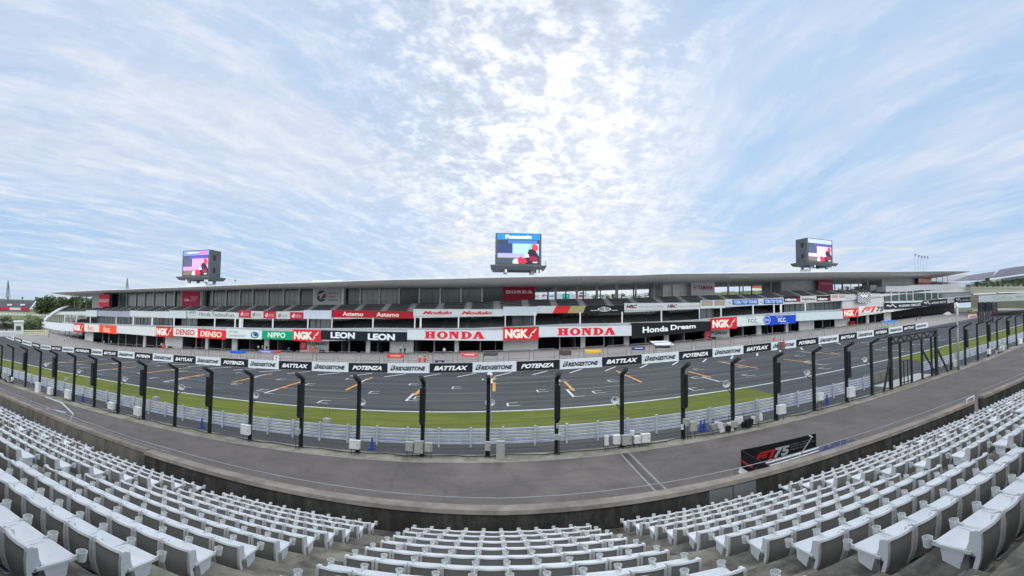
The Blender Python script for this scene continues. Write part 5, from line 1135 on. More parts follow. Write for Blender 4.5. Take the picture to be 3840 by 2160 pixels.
bb((4, 2400, 588, 770, 497, 642, 822, 5), DB2 - .3, (.76, .81, .84), 'blank white board over the middle red spark plug board')
fr, r_ = bb((5, 497, 630, 776, 2260, 624, 766), DB2, (.13, .15, .17), 'black board with slanted red and gold stripes and white emblem')
lpoly(fr, [(0, 0), (.175, 0), (.215, 1), (0, 1)], (.78, .81, .82), r_, .02, 'stripe'); lpoly(fr, [(.175, 0), (.345, 0), (.382, 1), (.215, 1)], (.82, .20, .23), r_, .02, 'stripe'); lpoly(fr, [(.345, 0), (.517, 0), (.552, 1), (.382, 1)], (.65, .63, .45), r_, .02, 'stripe')
lell(fr, .765, .52, .078, .33, (.88, .89, .90), r_, .02); ltxt(fr, '無限', (.70, .83, .24, .82), (.16, .18, .20), r_, weight=.01, off=.05); ltxt(fr, 'MUGEN', (.61, .685, .28, .42), (.9, .9, .9), r_, shear=.006, weight=.02); ltxt(fr, 'POWER', (.85, .92, .28, .42), (.9, .9, .9), r_, shear=.006, weight=.02)
fr, r_ = bb((5, 2260, 573, 716, 1225, 616, 745, 6), DB2 - .15, (.80, .82, .83), 'long white board with bold initials and thin wide words, twice')
for o_ in (0, .515):
    ltxt(fr, 'HRC', (.03 + o_, .155 + o_, .26, .76), (.25, .22, .25), r_, shear=.012, weight=.05); lpoly(fr, [(.085 + o_, .26), (.105 + o_, .26), (.118 + o_, .52), (.098 + o_, .52)], (.80, .20, .22), r_, .06); ltxt(fr, 'Honda RACING', (.18 + o_, .49 + o_, .32, .60), (.55, .57, .60), r_, weight=.0)
fr, r_ = bb((6, 1222, 570, 735, 1722, 560, 720), DB2 - .4, (.80, .83, .84), 'white board with two grey framed orange panels')
for s0 in (.04, .54): lrect(fr, (s0, s0 + .43, .30, .94), (.52, .57, .64), r_, .02, 'frame'); lrect(fr, (s0 + .03, s0 + .40, .38, .86), (.66, .62, .56), r_, .035, 'field'); scribble(fr, r_, (.80, .62, .25), (s0 + .05, s0 + .38, .45, .80), 6, 10, .05)
fr, r_ = bb((6, 1722, 550, 676, 315, 632, 762, 7), DB2, (.80, .84, .87), 'white framed board with white words on blue and a three-winged mark')
for s0, s1, wd_ in ((.105, .535, 'TOBU TOP TOURS'), (.63, .985, 'TOBU TOP TOURS')):
    lrect(fr, (s0, s1, .10, .92), (.12, .42, .76), r_, .02, 'blue_field'); ltxt(fr, wd_, (s0 + .025, s1 - .02, .28, .76), (.93, .95, .98), r_, weight=.02, off=.04)
for s0 in (.02, .55): lpoly(fr, [(s0, .40), (s0 + .03, .62), (s0 + .035, .48)], (.3, .5, .75), r_, .03); lpoly(fr, [(s0 + .04, .50), (s0 + .055, .85), (s0 + .05, .5)], (.75, .35, .35), r_, .03); lpoly(fr, [(s0 + .03, .45), (s0 + .06, .18), (s0 + .065, .25), (s0 + .04, .5)], (.2, .25, .35), r_, .04)
nb_ = [((7, 318, 602, 705, 650, 597, 700), 0, 'black board with white word ending in a red dot, left of the white one'), ((7, 652, 594, 713, 975, 592, 710), 1, 'white board with black word between two black ones'), ((7, 977, 592, 695, 1258, 580, 685), 0, 'black board with white word ending in a red dot, right of the white one')]
for sp, wh, lb in nb_:
    fr, r_ = bb(sp, DB2 - .1 * wh, (.82, .82, .80) if wh else (.17, .17, .19), lb)
    if wh: ltxt(fr, 'nismo', (.10, .92, .30, .72), (.25, .25, .26), r_, weight=.03)
    else: ltxt(fr, 'nism', (.07, .75, .16, .66), (.93, .93, .93), r_, weight=.05); lell(fr, .88, .40, .11, .26, (.72, .14, .25), r_, .03)
fr, r_ = bb((7, 1262, 556, 690, 1565, 550, 682), DB2 - .3, (.82, .84, .84), 'white board with two pinkish framed panels')
for s0 in (.06, .54): lrect(fr, (s0, s0 + .42, .38, .92), (.76, .66, .66), r_, .02, 'field'); scribble(fr, r_, (.72, .54, .56), (s0 + .04, s0 + .38, .52, .78), 6, 11)
fr, r_ = bb((7, 1565, 582, 646, 1805, 572, 636), DB2, (.76, .79, .82), 'short white fascia strip left of the chequered board', cat='fascia strip')
fr, r_ = bb((7, 2062, 545, 605, 2256, 540, 600), DB2, (.76, .79, .82), 'short white fascia strip right of the chequered board', cat='fascia strip')
fr, r_ = bb((7, 1812, 520, 728, 2062, 515, 722), DB2 - .8, (.86, .87, .88), 'chequered black and white board at the finish line', 'chequered_board')
mb = MB()
for i in range(9):
    for j in range(9):
        if (i + j) % 2 == 0 and not (2 <= i <= 6 and 5 <= j <= 6): mb.quad(fr(i / 9, j / 9, .03), fr((i + .9) / 9, j / 9, .03), fr((i + 1) / 9, (j + 1) / 9, .03), fr((i + .1) / 9, (j + 1) / 9, .03))
mb.build('chequer_pattern', flat((.14, .15, .18)), r_)
# upper floor signs
DS = DF - 1.3
def red_sign(sp, label, word, wbox, colr=(.66, .15, .27), D=DS, slab=False, wc=(.88, .80, .80)):
    fr, r_ = bb(sp, D, colr, label)
    if slab: slab_word(fr, wbox, wc, r_)
    elif word: ltxt(fr, word, wbox, wc, r_, weight=.04)
    return fr, r_
red_sign((1, 1998, 290, 535, 2205, 292, 540), 'red square sign with white capitals at the left end of the top floor', 'DUCATI', (.06, .92, .36, .62), (.80, .24, .32), DF - 4.3)
fr, r_ = red_sign((2, 1095, 230, 525, 1435, 235, 530), 'crimson square sign with two white initials and three small words', 'GR', (.12, .46, .34, .50), (.68, .22, .34))
for k, wd_ in enumerate(('TOYOTA', 'GAZOO', 'Racing')): ltxt(fr, wd_, (.52 - .02 * k, .92 - .05 * k, .58 - .13 * k, .66 - .13 * k), (.85, .72, .74), r_, shear=.02, weight=.02)
fr, r_ = bb((3, 1180, 212, 556, 1702, 215, 556), DS, (.66, .67, .68), 'pale grey square sign with round dark emblem and three small words')
lell(fr, .28, .52, .185, .33, (.22, .25, .26), r_, .02, 'roundel'); lpoly(fr, [(.06, .46), (.16, .62), (.34, .74), (.46, .76), (.46, .68), (.36, .62), (.25, .36), (.46, .42), (.46, .36), (.20, .33), (.24, .58), (.12, .50), (.10, .38)], (.66, .67, .68), r_, .035); lpoly(fr, [(.35, .46), (.465, .46), (.465, .68)], (.72, .22, .30), r_, .05)
for k, wd_ in enumerate(('MAZDA', 'SPIRIT', 'RACING')): ltxt(fr, wd_, (.56, .92 if k != 1 else .84, .64 - .20 * k, .74 - .20 * k), (.26, .28, .29), r_, weight=.02, spacing=1.15)
fr, r_ = red_sign((4, 2405, 122, 475, 462, 168, 535, 5), 'big crimson sign with white slab-serif word in the middle of the top floor', '', (.07, .92, .42, .60), (.55, .13, .22), slab=True, wc=(.82, .72, .72))
fr, r_ = bb((6, 1025, 142, 470, 1500, 146, 475), DS, (.68, .68, .70), 'pale square sign with round mark and dark red capitals'); ltxt(fr, 'YAMAHA', (.28, .93, .36, .62), (.60, .16, .24), r_, weight=.03); lell(fr, .165, .50, .085, .155, (.60, .25, .30), r_, .03, hole=.86); 
for k in range(3): a_ = math.pi / 6 + k * math.pi / 3; lpoly(fr, [(.165 + .06 * math.cos(a_ + .12), .5 + .11 * math.sin(a_ + .12)), (.165 + .06 * math.cos(a_ - .12), .5 + .11 * math.sin(a_ - .12)), (.165 - .06 * math.cos(a_ + .12), .5 - .11 * math.sin(a_ + .12)), (.165 - .06 * math.cos(a_ - .12), .5 - .11 * math.sin(a_ - .12))], (.60, .25, .30), r_, .04 + .005 * k)
red_sign((7, 1010, 202, 480, 1306, 206, 476), 'dark crimson sign with faint white capitals right of centre on the top floor', 'NISSAN', (.10, .94, .42, .58), (.50, .22, .30), wc=(.70, .45, .52))
fr, r_ = red_sign((8, 440, 500, 668, 712, 520, 675), 'dusty red sign with pale slab-serif word at the right end', '', (.05, .97, .22, .60), (.62, .36, .38), D=DS, slab=True, wc=(.82, .72, .70))
# contractor signs on the garage wall
for sp1, sp2, lb in [((3, 890, 1285, 1460, 1035, 1285, 1460), (3, 1035, 1255, 1470, 1465, 1260, 1470), 'left of centre'), ((6, 1292, 1165, 1370, 1428, 1165, 1375), (6, 1428, 1140, 1365, 1765, 1150, 1350), 'right of centre')]:
    fr = bfr(*sp1, DG - .3); r_ = board('garage_sign', fr, (.72, .22, .32), 'red and white company sign on the garage wall ' + lb, thick=.08); ltxt(fr, 'F', (.2, .85, .18, .85), (.88, .45, .50), r_, weight=.1)
    fr = bfr(*sp2, DG - .3); lrect(fr, (0, 1, 0, 1), (.74, .76, .76), r_, .0, 'white_field'); ltxt(fr, 'FUJIMAKI', (.03, .93, .38, .78), (.22, .23, .23), r_, weight=.02); ltxt(fr, 'GROUP', (.30, .65, .10, .26), (.45, .46, .46), r_, weight=.01)

# ---------------------------------------------------------------- big screens on the roof
CASE = mat('screen_case', (.085, .095, .105), .55, var=.15, vs=.5)
def screen(ul, D, wd, dp, zt, zb, head, headc, tint, label, word=None, side=0):
    X0 = at(ul, 900, D)[0]; X1 = X0 + wd; y = D + C((X0 + X1) / 2); rt = empty('video_screen', ((X0 + X1) / 2, y, zb), label, 'video screen')
    a = MB(); a.box(X0, X1, y, y + dp, zb, zt); a.build('case', CASE, rt)
    fr = lambda s, t_, off=0.: Vector((X0 + (X1 - X0) * s, y - off, zb + (zt - zb) * t_))
    E = .62
    lrect(fr, (.035, .965, .80, .975), headc, rt, .05, 'header', emit=.55 if head else 0)
    if word: ltxt(fr, word, (.22, .78, .835, .945), (.96, .97, .98), rt, weight=.04, off=.08, emit=.7)
    elif head: lrect(fr, (.18, .58, .89, .93), (.85, .88, .98), rt, .07, 'header_line', emit=.6); lrect(fr, (.62, .90, .83, .95), (.84, .42, .60), rt, .07, 'header_mark', emit=.6)
    x0, x1, y0, y1 = .05, .95, .06, .78; g = lambda a, b: (x0 + (x1 - x0) * a, y0 + (y1 - y0) * b)
    R_ = lambda a, b, c, d, cc, o, nm='picture': lrect(fr, (*[x0 + (x1 - x0) * q for q in (a, b)], *[y0 + (y1 - y0) * q for q in (c, d)]), cc, rt, o, nm, emit=E)
    R_(0, 1, 0, 1, (.18, .22, .30) if not tint else (.25, .28, .34), .04); R_(.25, .95, .87, 1, (.22, .42, .66) if not tint else (.30, .28, .60), .05); R_(0, .36, .43, .83, (.17, .23, .38) if not tint else (.28, .30, .40), .05)
    R_(.36, .99, .30, .86, (.58, .73, .93) if not tint else tint, .06); R_(0, .66, .25, .44, (.60, .58, .86) if not tint else tuple(q * .96 for q in tint), .07); R_(0, .60, 0, .24, (.24, .29, .30) if not tint else (.42, .40, .34), .05)
    P_ = lambda pts, cc, o: lpoly(fr, [g(*p) for p in pts], cc, rt, o, 'picture', emit=E)
    P_([(.62, .12), (.70, .33), (.73, .52), (.80, .62), (.92, .55), (1, .30), (1, 0), (.55, 0)], (.17, .10, .16), .08)
    P_([(.44, .20), (.55, .30), (.66, .22), (.72, .10), (.66, 0), (.44, 0)], (.72, .15, .26), .09); P_([(.36, .10), (.40, .20), (.48, .22), (.50, 0), (.37, 0)], (.72, .80, .95) if not tint else (.93, .80, .90), .10)
    P_([(.72, .33), (.95, .30), (.98, .12), (.80, .10)], (.50, .12, .22), .10); P_([(.66, .38), (.74, .42), (.76, .28), (.66, .26)], (.75, .78, .90), .105)
    hx, hy = g(.87, .68); lell(fr, hx, hy, .095, .125, (.85, .22, .24), rt, .11, 'picture', emit=E); P_([(.77, .80), (.83, .84), (.82, .62), (.76, .62)], (.35, .68, .85) if not tint else (.65, .60, .85), .12); P_([(.74, .60), (.84, .64), (.92, .54), (.90, .45), (.74, .42)], (.14, .12, .15), .115)
    R_(.85, .96, .04, .08, (.9, .9, .92), .12)
    for zz in (.15, .62):     # vents on the end wall
        a = MB(); xs = X1 + .01 if side > 0 else X0 - .03; a.box(xs, xs + .02, y + dp * .30, y + dp * .52, zb + (zt - zb) * zz, zb + (zt - zb) * (zz + .2)); a.build('vent', BLK, rt)
    pz = zb; a = MB(); ow = 1.1
    a.hexa([(X0 - ow * .5, y - .8, pz - 1.1), (X1 + ow * .5, y - .8, pz - 1.1), (X1 + ow * .5, y + dp + 1, pz - 1.1), (X0 - ow * .5, y + dp + 1, pz - 1.1), (X0 - ow, y - 1.6, pz - .25), (X1 + ow, y - 1.6, pz - .25), (X1 + ow, y + dp + 1.6, pz - .25), (X0 - ow, y + dp + 1.6, pz - .25)])
    a.box(X0 - ow, X1 + ow, y - 1.6, y + dp + 1.6, pz - .25, pz); a.build('platform', CASE, rt)
    a = MB()
    for xq in (X0 + 2.0, X1 - 2.4):
        for yq in (y + .6, y + dp - .8): a.box(xq, xq + .8, yq, yq + .8, pz - 3.2, pz - 1.0)
    a.build('support_leg', mat('support_grey', (.32, .34, .35), .5), rt)
    a = MB(); a.box(X0 + 1.6, X1 - 1.4, y + .2, y + dp, pz - 3.4, pz - 2.1); a.build('plinth', ROOFT, rt)
    a = MB()
    for xq in (X0 + 2.3, X1 - 1.2, X1 - .4): a.box(xq, xq + .45, y - .9, y - .5, pz - 1.7, pz - .7)
    a.build('junction_box', CABW, rt)
    a = MB(); xr = X1 + ow if side >= 0 else X0 - ow - .0
    for q in range(3): a.tube((xr - .1 if side >= 0 else xr + .1, y - 1 + q * 1.2, pz), (xr - .1 if side >= 0 else xr + .1, y - 1 + q * 1.2, pz + 1.0), .03, n=5)
    a.tube((xr, y - 1, pz + 1.), (xr, y + 1.4, pz + 1.), .03, n=5); a.build('guard_rail', GALD, rt)
zt_c = at(1945, 875, 106.)[1]; zb_c = at(1945, 996, 106.)[1]
screen(1858, 106., 10.8, 5.5, zt_c, zb_c, True, (.12, .48, .76), None, 'video screen with a blue header in the middle of the roof', 'Panasonic', 0)
u0 = 640 + 495 * 260 / 2355; XA, ztl = at(u0, 920 + 200 * 260 / 2355, 106.); zbl = at(u0 - 4, 920 + 1075 * 260 / 2355, 106.)[1]; w_l = at(640 + 1300 * 260 / 2355, 940, 106.)[0] - XA
screen(u0, 106., w_l, 6.0, ztl, zbl, True, (.42, .50, .80), (.90, .55, .85), 'video screen with a violet header and pink picture on the roof at left', None, 1)
u0 = 2960 + 745 * 220 / 2277; XA, ztl = at(u0, 880 + 100 * 220 / 2277, 106.); zbl = at(u0, 880 + 1040 * 220 / 2277, 106.)[1]; w_l = at(2960 + 1600 * 220 / 2277, 900, 106.)[0] - XA
screen(u0, 106., w_l, 6.0, ztl, zbl, False, (.76, .82, .84), (.86, .72, .93), 'video screen with a plain white header on the roof at right', None, -1)

# ---------------------------------------------------------------- people
SKIN = mat('skin', (.50, .33, .25), .6); 
def person(u, v, D, label, top, leg, hat=(.9, .9, .9), pose='stand', face=1, z=None, helmet=False):
    X, zz = at(u, v, D); z0 = zz if z is None else z; loc = Vector((X, D + C(X), z0))
    rt = empty('person', loc, label, 'person', 'people in the pit lane')
    fy = -face
    if pose == 'sit': J = dict(pel=(0, 0, .52), che=(0, .02 * fy, 1.02), nek=(0, .03 * fy, 1.13), hed=(0, .05 * fy, 1.27), kl=(-.12, .40 * fy, .50), kr=(.12, .40 * fy, .50), fl=(-.12, .42 * fy, .06), fr=(.12, .42 * fy, .06), el=(-.24, .12 * fy, .82), er=(.24, .12 * fy, .82), hl=(-.14, .32 * fy, .66), hr=(.14, .32 * fy, .66))
    elif pose == 'bend': J = dict(pel=(0, 0, .88), che=(0, .30 * fy, 1.18), nek=(0, .38 * fy, 1.22), hed=(0, .50 * fy, 1.24), kl=(-.10, .04 * fy, .46), kr=(.10, .06 * fy, .46), fl=(-.11, 0, .06), fr=(.12, 0, .06), el=(-.20, .40 * fy, .95), er=(.20, .42 * fy, .95), hl=(-.12, .50 * fy, .74), hr=(.12, .52 * fy, .74))
    elif pose == 'walk': J = dict(pel=(0, 0, .93), che=(0, .02, 1.36), nek=(0, .02, 1.47), hed=(0, .04 * fy, 1.62), kl=(-.22, .02, .50), kr=(.16, .05, .50), fl=(-.36, .02, .08), fr=(.26, .04, .06), el=(-.26, .03, 1.12), er=(.28, .03, 1.12), hl=(-.14, .10, .90), hr=(.34, .06, .90))
    else: J = dict(pel=(0, 0, .93), che=(0, .02, 1.36), nek=(0, .02, 1.47), hed=(0, .03 * fy, 1.62), kl=(-.11, .02 * fy, .50), kr=(.11, .02 * fy, .50), fl=(-.13, 0, .06), fr=(.13, 0, .06), el=(-.27, .02, 1.12), er=(.27, .02, 1.12), hl=(-.24, .12 * fy, .88), hr=(.22, .14 * fy, .92))
    names = ['pel', 'wst', 'che', 'nek', 'hed', 'hpl', 'kl', 'fl', 'tl', 'hpr', 'kr', 'fr', 'tr', 'shl', 'el', 'hl', 'shr', 'er', 'hr']
    V = {k: Vector(p) for k, p in J.items()}
    V['wst'] = V['pel'].lerp(V['che'], .45); V['hpl'] = V['pel'] + Vector((-.10, 0, -.04)); V['hpr'] = V['pel'] + Vector((.10, 0, -.04)); V['shl'] = V['che'] + Vector((-.19, 0, .03)); V['shr'] = V['che'] + Vector((.19, 0, .03))
    V['tl'] = V['fl'] + Vector((0, .16 * fy, -.02)); V['tr'] = V['fr'] + Vector((0, .16 * fy, -.02))
    rad = dict(pel=.15, wst=.14, che=.165, nek=.06, hed=.10, hpl=.10, kl=.062, fl=.042, tl=.035, hpr=.10, kr=.062, fr=.042, tr=.035, shl=.065, el=.045, hl=.036, shr=.065, er=.045, hr=.036)
    ed = [('pel', 'wst'), ('wst', 'che'), ('che', 'nek'), ('nek', 'hed'), ('pel', 'hpl'), ('hpl', 'kl'), ('kl', 'fl'), ('fl', 'tl'), ('pel', 'hpr'), ('hpr', 'kr'), ('kr', 'fr'), ('fr', 'tr'), ('che', 'shl'), ('shl', 'el'), ('el', 'hl'), ('che', 'shr'), ('shr', 'er'), ('er', 'hr')]
    # fingers: five short unequal chains per hand
    for sd in ('l', 'r'):
        h = V['h' + sd]; e = V['e' + sd]; d = (h - e).normalized(); sidev = Vector((1 if sd == 'r' else -1, 0, 0))
        for q, (ln, o_) in enumerate(((.075, -.03), (.09, -.01), (.085, .01), (.065, .03), (.055, .045))):
            k1_, k2_ = 'f%s%da' % (sd, q), 'f%s%db' % (sd, q); V[k1_] = h + d * .07 + Vector((0, o_, 0)) if q < 4 else h + d * .03 + sidev * -.03; V[k2_] = V[k1_] + d * ln + Vector((0, .01 * fy, 0)) * 1
            rad[k1_] = .011; rad[k2_] = .008; names += [k1_, k2_]; ed += [('h' + sd, k1_), (k1_, k2_)]
    me = bpy.data.meshes.new('body'); me.from_pydata([tuple(V[n]) for n in names], [(names.index(a), names.index(b)) for a, b in ed], []); me.update()
    o = bpy.data.objects.new('body', me); col.objects.link(o); sk = o.modifiers.new('skin', 'SKIN'); sk.use_smooth_shade = True
    for k, n in enumerate(names):
        sv = me.skin_vertices[0].data[k]; sv.radius = (rad[n], rad[n]); sv.use_root = (n == 'pel')
    sb = o.modifiers.new('sub', 'SUBSURF'); sb.levels = 1; sb.render_levels = 1
    bpy.context.view_layer.update(); m2 = bpy.data.meshes.new_from_object(o.evaluated_get(bpy.context.evaluated_depsgraph_get())); bpy.data.objects.remove(o)
    o = bpy.data.objects.new('body', m2); col.objects.link(o); o.parent = rt
    m2.materials.clear(); m2.materials.append(flat(top, .8)); m2.materials.append(flat(leg, .8)); m2.materials.append(SKIN)
    wz = V['pel'].z; hz = V['nek'].z + .03
    for p in m2.polygons:
        c_ = p.center; hand = min((c_ - V['hl']).length, (c_ - V['hr']).length) < .09
        p.material_index = 2 if (hand or (c_ - V['hed']).length < .19 and c_.z > hz - .06) else (1 if c_.z < wz + .02 and (c_ - V['che']).length > .3 else 0)
    hd = MB(); H = V['hed']; N_ = 10      # hair or helmet shell, face kept clear
    for a_ in range(5):
        for b__ in range(N_):
            ph0, ph1 = a_ * .35, (a_ + 1) * .35; t0, t1 = 2 * math.pi * b__ / N_, 2 * math.pi * (b__ + 1) / N_
            if a_ == 4 and math.sin((t0 + t1) / 2) * fy > .2: continue
            r_ = .125 if not helmet else .15; pt = lambda ph, t_: H + Vector((r_ * math.sin(ph) * math.cos(t_), r_ * 1.1 * math.sin(ph) * math.sin(t_), r_ * 1.05 * math.cos(ph) + .015))
            hd.quad(loc + pt(ph0, t0), loc + pt(ph0, t1), loc + pt(ph1, t1), loc + pt(ph1, t0))
    hd.build('helmet' if helmet else 'hair', flat(hat, .5), rt)
    fc = MB(); c_ = loc + H + Vector((0, .098 * fy, 0)); fc.poly([c_ + Vector((-.012, 0, -.03)), c_ + Vector((.012, 0, -.03)), c_ + Vector((0, .022 * fy, -.03)), c_ + Vector((0, 0, .02))]); 
    for sx in (-.035, .035): fc.box(c_.x + sx - .012, c_.x + sx + .012, c_.y - .004, c_.y + .004, c_.z + .005, c_.z + .018)
    fc.box(c_.x - .025, c_.x + .025, c_.y - .004, c_.y + .004, c_.z - .06, c_.z - .05); fc.build('face_features', mat('dark_feature', (.06, .03, .03), .6), rt)
    return rt
ORG = (.88, .38, .25)
def pf(c, x, y): return b_(c, x, y)
PP = [((2, 700, 1400), ORG, ORG, (.9, .9, .92), 'stand', 'marshal in orange overalls on the left, standing with a twin in the pit lane', True),
      ((2, 742, 1395), ORG, ORG, (.5, .3, .2), 'stand', 'marshal in orange overalls on the right of a pair in the pit lane', False),
      ((2, 668, 1330), (.85, .86, .88), (.2, .22, .28), (.9, .9, .92), 'stand', 'person in white shirt behind the pair of orange marshals', True),
      ((3, 1085, 1525), ORG, ORG, (.2, .15, .12), 'stand', 'person in orange overalls in front of the left contractor sign', False), ((3, 1140, 1528), ORG, ORG, (.6, .3, .2), 'bend', 'person in orange overalls bending forward by the left contractor sign', False),
      ((3, 1190, 1524), ORG, ORG, (.2, .15, .12), 'walk', 'person in orange overalls walking right of the left contractor sign', False),
      ((3, 665, 1510), (.35, .42, .72), (.3, .35, .6), (.2, .18, .16), 'bend', 'person in blue jacket bending in a garage doorway under the green board', False),
      ((3, 45, 1490), (.85, .85, .86), (.15, .15, .17), (.2, .2, .2), 'stand', 'person in white shirt and dark trousers at the garage left of the green board', False),
      ((3, 125, 1500), (.55, .55, .52), (.25, .25, .25), (.8, .8, .75), 'walk', 'person in grey with pale cap walking by the garage under the white board', True),
      ((3, 212, 1495), (.12, .12, .14), (.12, .12, .14), (.75, .7, .68), 'stand', 'person in black beside a white garage pier', False),
      ((4, 330, 1562), (.30, .32, .30), (.2, .22, .2), (.95, .95, .95), 'stand', 'person in dark clothes with a bright white helmet in front of the pale garage wall', True),
      ((4, 415, 1562), (.16, .17, .18), (.13, .14, .15), (.15, .12, .1), 'stand', 'person in black right of the one with a white helmet', False),
      ((4, 1210, 1570), (.80, .80, .80), (.30, .30, .30), (.3, .25, .2), 'walk', 'person in white shirt walking past the garages under the wide white board', False),
      ((1, 1300, 1232), (.86, .86, .86), (.2, .2, .22), (.3, .25, .2), 'stand', 'person in white top standing at the left end garages', False), ((1, 1380, 1212), (.82, .82, .84), (.5, .5, .52), (.3, .25, .2), 'walk', 'person in pale clothes walking near the left end garages', False),
      ((1, 745, 1140), (.13, .14, .16), (.13, .14, .16), (.1, .1, .1), 'stand', 'dark figure by the railing beyond the left end of the building', False), ((1, 985, 1160), (.25, .15, .16), (.13, .14, .16), (.1, .1, .1), 'stand', 'person in dark red under the curved wing at left', False),
      ((1, 2095, 1250), (.84, .84, .84), (.7, .7, .7), (.8, .8, .8), 'sit', 'person in white sitting in a garage below the orange board', False), ((1, 2235, 1235), (.84, .84, .84), (.3, .3, .3), (.8, .8, .8), 'stand', 'person in white shirt standing in a garage below the orange board', False),
      ((8, 412, 1420), (.22, .22, .24), (.2, .2, .22), (.15, .1, .1), 'stand', 'dark figure in the pit lane near the right end, nearer the wall', False), ((8, 482, 1385), (.25, .25, .27), (.2, .2, .22), (.15, .1, .1), 'stand', 'dark figure in the pit lane near the right end, nearer the garages', False),
      ((8, 95, 1370), (.16, .16, .2), (.15, .15, .17), (.15, .1, .1), 'sit', 'dark figure sitting beside the blue cloth at the right', False)]
for (p, tp, lg, ht, po, lb, hm) in PP:
    u, v = pf(*p); X, D = gnd(u, v); D = min(max(D, 72), 101.8) if p[0] not in (1,) or p[1] > 1200 else min(D, 100)
    Xp = at(u, v, D)[0]; person(u, v, D, lb, tp, lg, ht, po, 1, z=G(Xp) + .01, helmet=hm)
for c, x, tp, ht, lb, hm in ((4, 715, (.86, .27, .18), (.85, .83, .80), 'marshal in orange with a white helmet sitting on the pit wall ledge', True), (4, 820, (.85, .26, .17), (.22, .20, .17), 'marshal in orange with dark hair crouching with a camera on the pit wall ledge', False)):
    u, v = z_(c, x, 230); Xp = at(u, v, 69.1)[0]; person(u, v, 69.1, lb, tp, tp, ht, 'sit', 1, z=G(Xp) + .95, helmet=hm)
u, v = z_(7, 312, 478); Xp = at(u, v, 66.3)[0]; person(u, v, 66.3, 'marshal in red overalls standing at the gap in a white pit wall board', (.78, .20, .22), (.78, .20, .22), (.12, .12, .12), 'stand', 1, z=G(Xp) + .02)
u, v = z_(7, 110, 370); Xp = at(u, v, 69.1)[0]; person(u, v, 69.1, 'marshal in orange bending behind the pit wall at the right', (.92, .36, .24), (.92, .36, .24), (.85, .4, .3), 'bend', 1, z=G(Xp) + .95)
fr = Frame(Xp := at(*z_(7, 210, 400), 66.7)[0], G(at(*z_(7, 210, 400), 66.7)[0]) + .02, G(at(*z_(7, 210, 400), 66.7)[0]) + 1.42, at(*z_(7, 345, 400), 66.7)[0], G(Xp) + .1, G(Xp) + 1.5, 66.75)
r_ = board('wall_gate', fr, (.40, .40, .41), 'grey gate across a white board of the pit wall beside a marshal in red', 'gate', .06)
X, z = at(*b_(5, 2020, 450), DF + 3); person(*b_(5, 2020, 450), DF + 3, 'dark figure sitting on the open top deck right of the big crimson sign', (.12, .13, .15), (.12, .13, .15), (.1, .1, .1), 'sit', 1, z=FB(X) - .12)

# small things in front of the garages
for (c, x, y, cc, lb) in [(7, 1690, 1170, (.66, .17, .20), 'red tool trolleys at a garage under the rightmost red board'), (6, 1480, 1360, (.12, .12, .13), 'black trolley at the foot of the right contractor sign'), (3, 1330, 1520, (.20, .25, .35), 'dark blue trolley at the foot of the left contractor sign'), (2, 840, 1305, (.12, .13, .14), 'dark low stand against the pale garage wall at left')]:
    u, v = b_(c, x, y); X, D = gnd(u, v); D = min(D, 101.5); X = at(u, v, D)[0]; p = P(X, D); rt = empty('tool_trolley', p, lb, 'trolley'); w_ = 1.3 if 'red' in lb[:4] else .7; hh = 1.5 if w_ > 1 else .7
    a = MB(); a.box(p.x - w_, p.x + w_, p.y - .3, p.y + .3, p.z + .15, p.z + hh); a.build('cabinet', flat(cc), rt, bevel=.04)
    for q in range(3): a = MB(); a.box(p.x - w_ * .92, p.x + w_ * .92, p.y - .325, p.y - .302, p.z + .2 + (hh - .2) * q / 3, p.z + .2 + (hh - .2) * (q + .85) / 3); a.build('drawer', flat(tuple(k * .8 for k in cc)), rt)
    for sx in (-.8, .8):
        a = MB(); a.tube((p.x + sx * w_, p.y - .25, p.z + .08), (p.x + sx * w_, p.y + .25, p.z + .08), .08, n=8); a.build('wheel', BLK, rt)
def lump(c, x, y, w_, h_, cc, label, D=None):
    u, v = b_(c, x, y); X, Dg = gnd(u, v); D = D or Dg; p = P(at(u, v, D)[0], D); mb = MB(); n = 10; rr = []
    for i in range(n + 1):
        r_ = []
        for j in range(7):
            s_ = i / n * 2 - 1; t_ = j / 6 * 2 - 1; z = h_ * (max(0, 1 - abs(s_) ** 2.2) ** .6) * (max(0, 1 - t_ * t_) ** .5) * (.8 + .2 * math.sin(s_ * 5 + t_ * 2)); r_.append((p.x + s_ * w_, p.y + t_ * 1.3, p.z + z))
        rr.append(r_)
    for i in range(n):
        for j in range(6): mb.quad(rr[i][j], rr[i + 1][j], rr[i + 1][j + 1], rr[i][j + 1])
    tag(mb.build('covered_vehicle', flat(cc), smooth=True), label, 'covered vehicle')
lump(8, 1030, 1278, 2.6, 1.5, (.85, .87, .88), 'low vehicle under a white cover near the right end of the garages', 95)
lump(8, 1520, 1215, 2.2, 1.3, (.78, .72, .45), 'low vehicle under a yellowish cover below the overhead bridge', 92)
lump(8, 1500, 1110, 3.0, 1.5, (.75, .78, .78), 'pale covered vehicle behind the yellowish one at the right', 104)

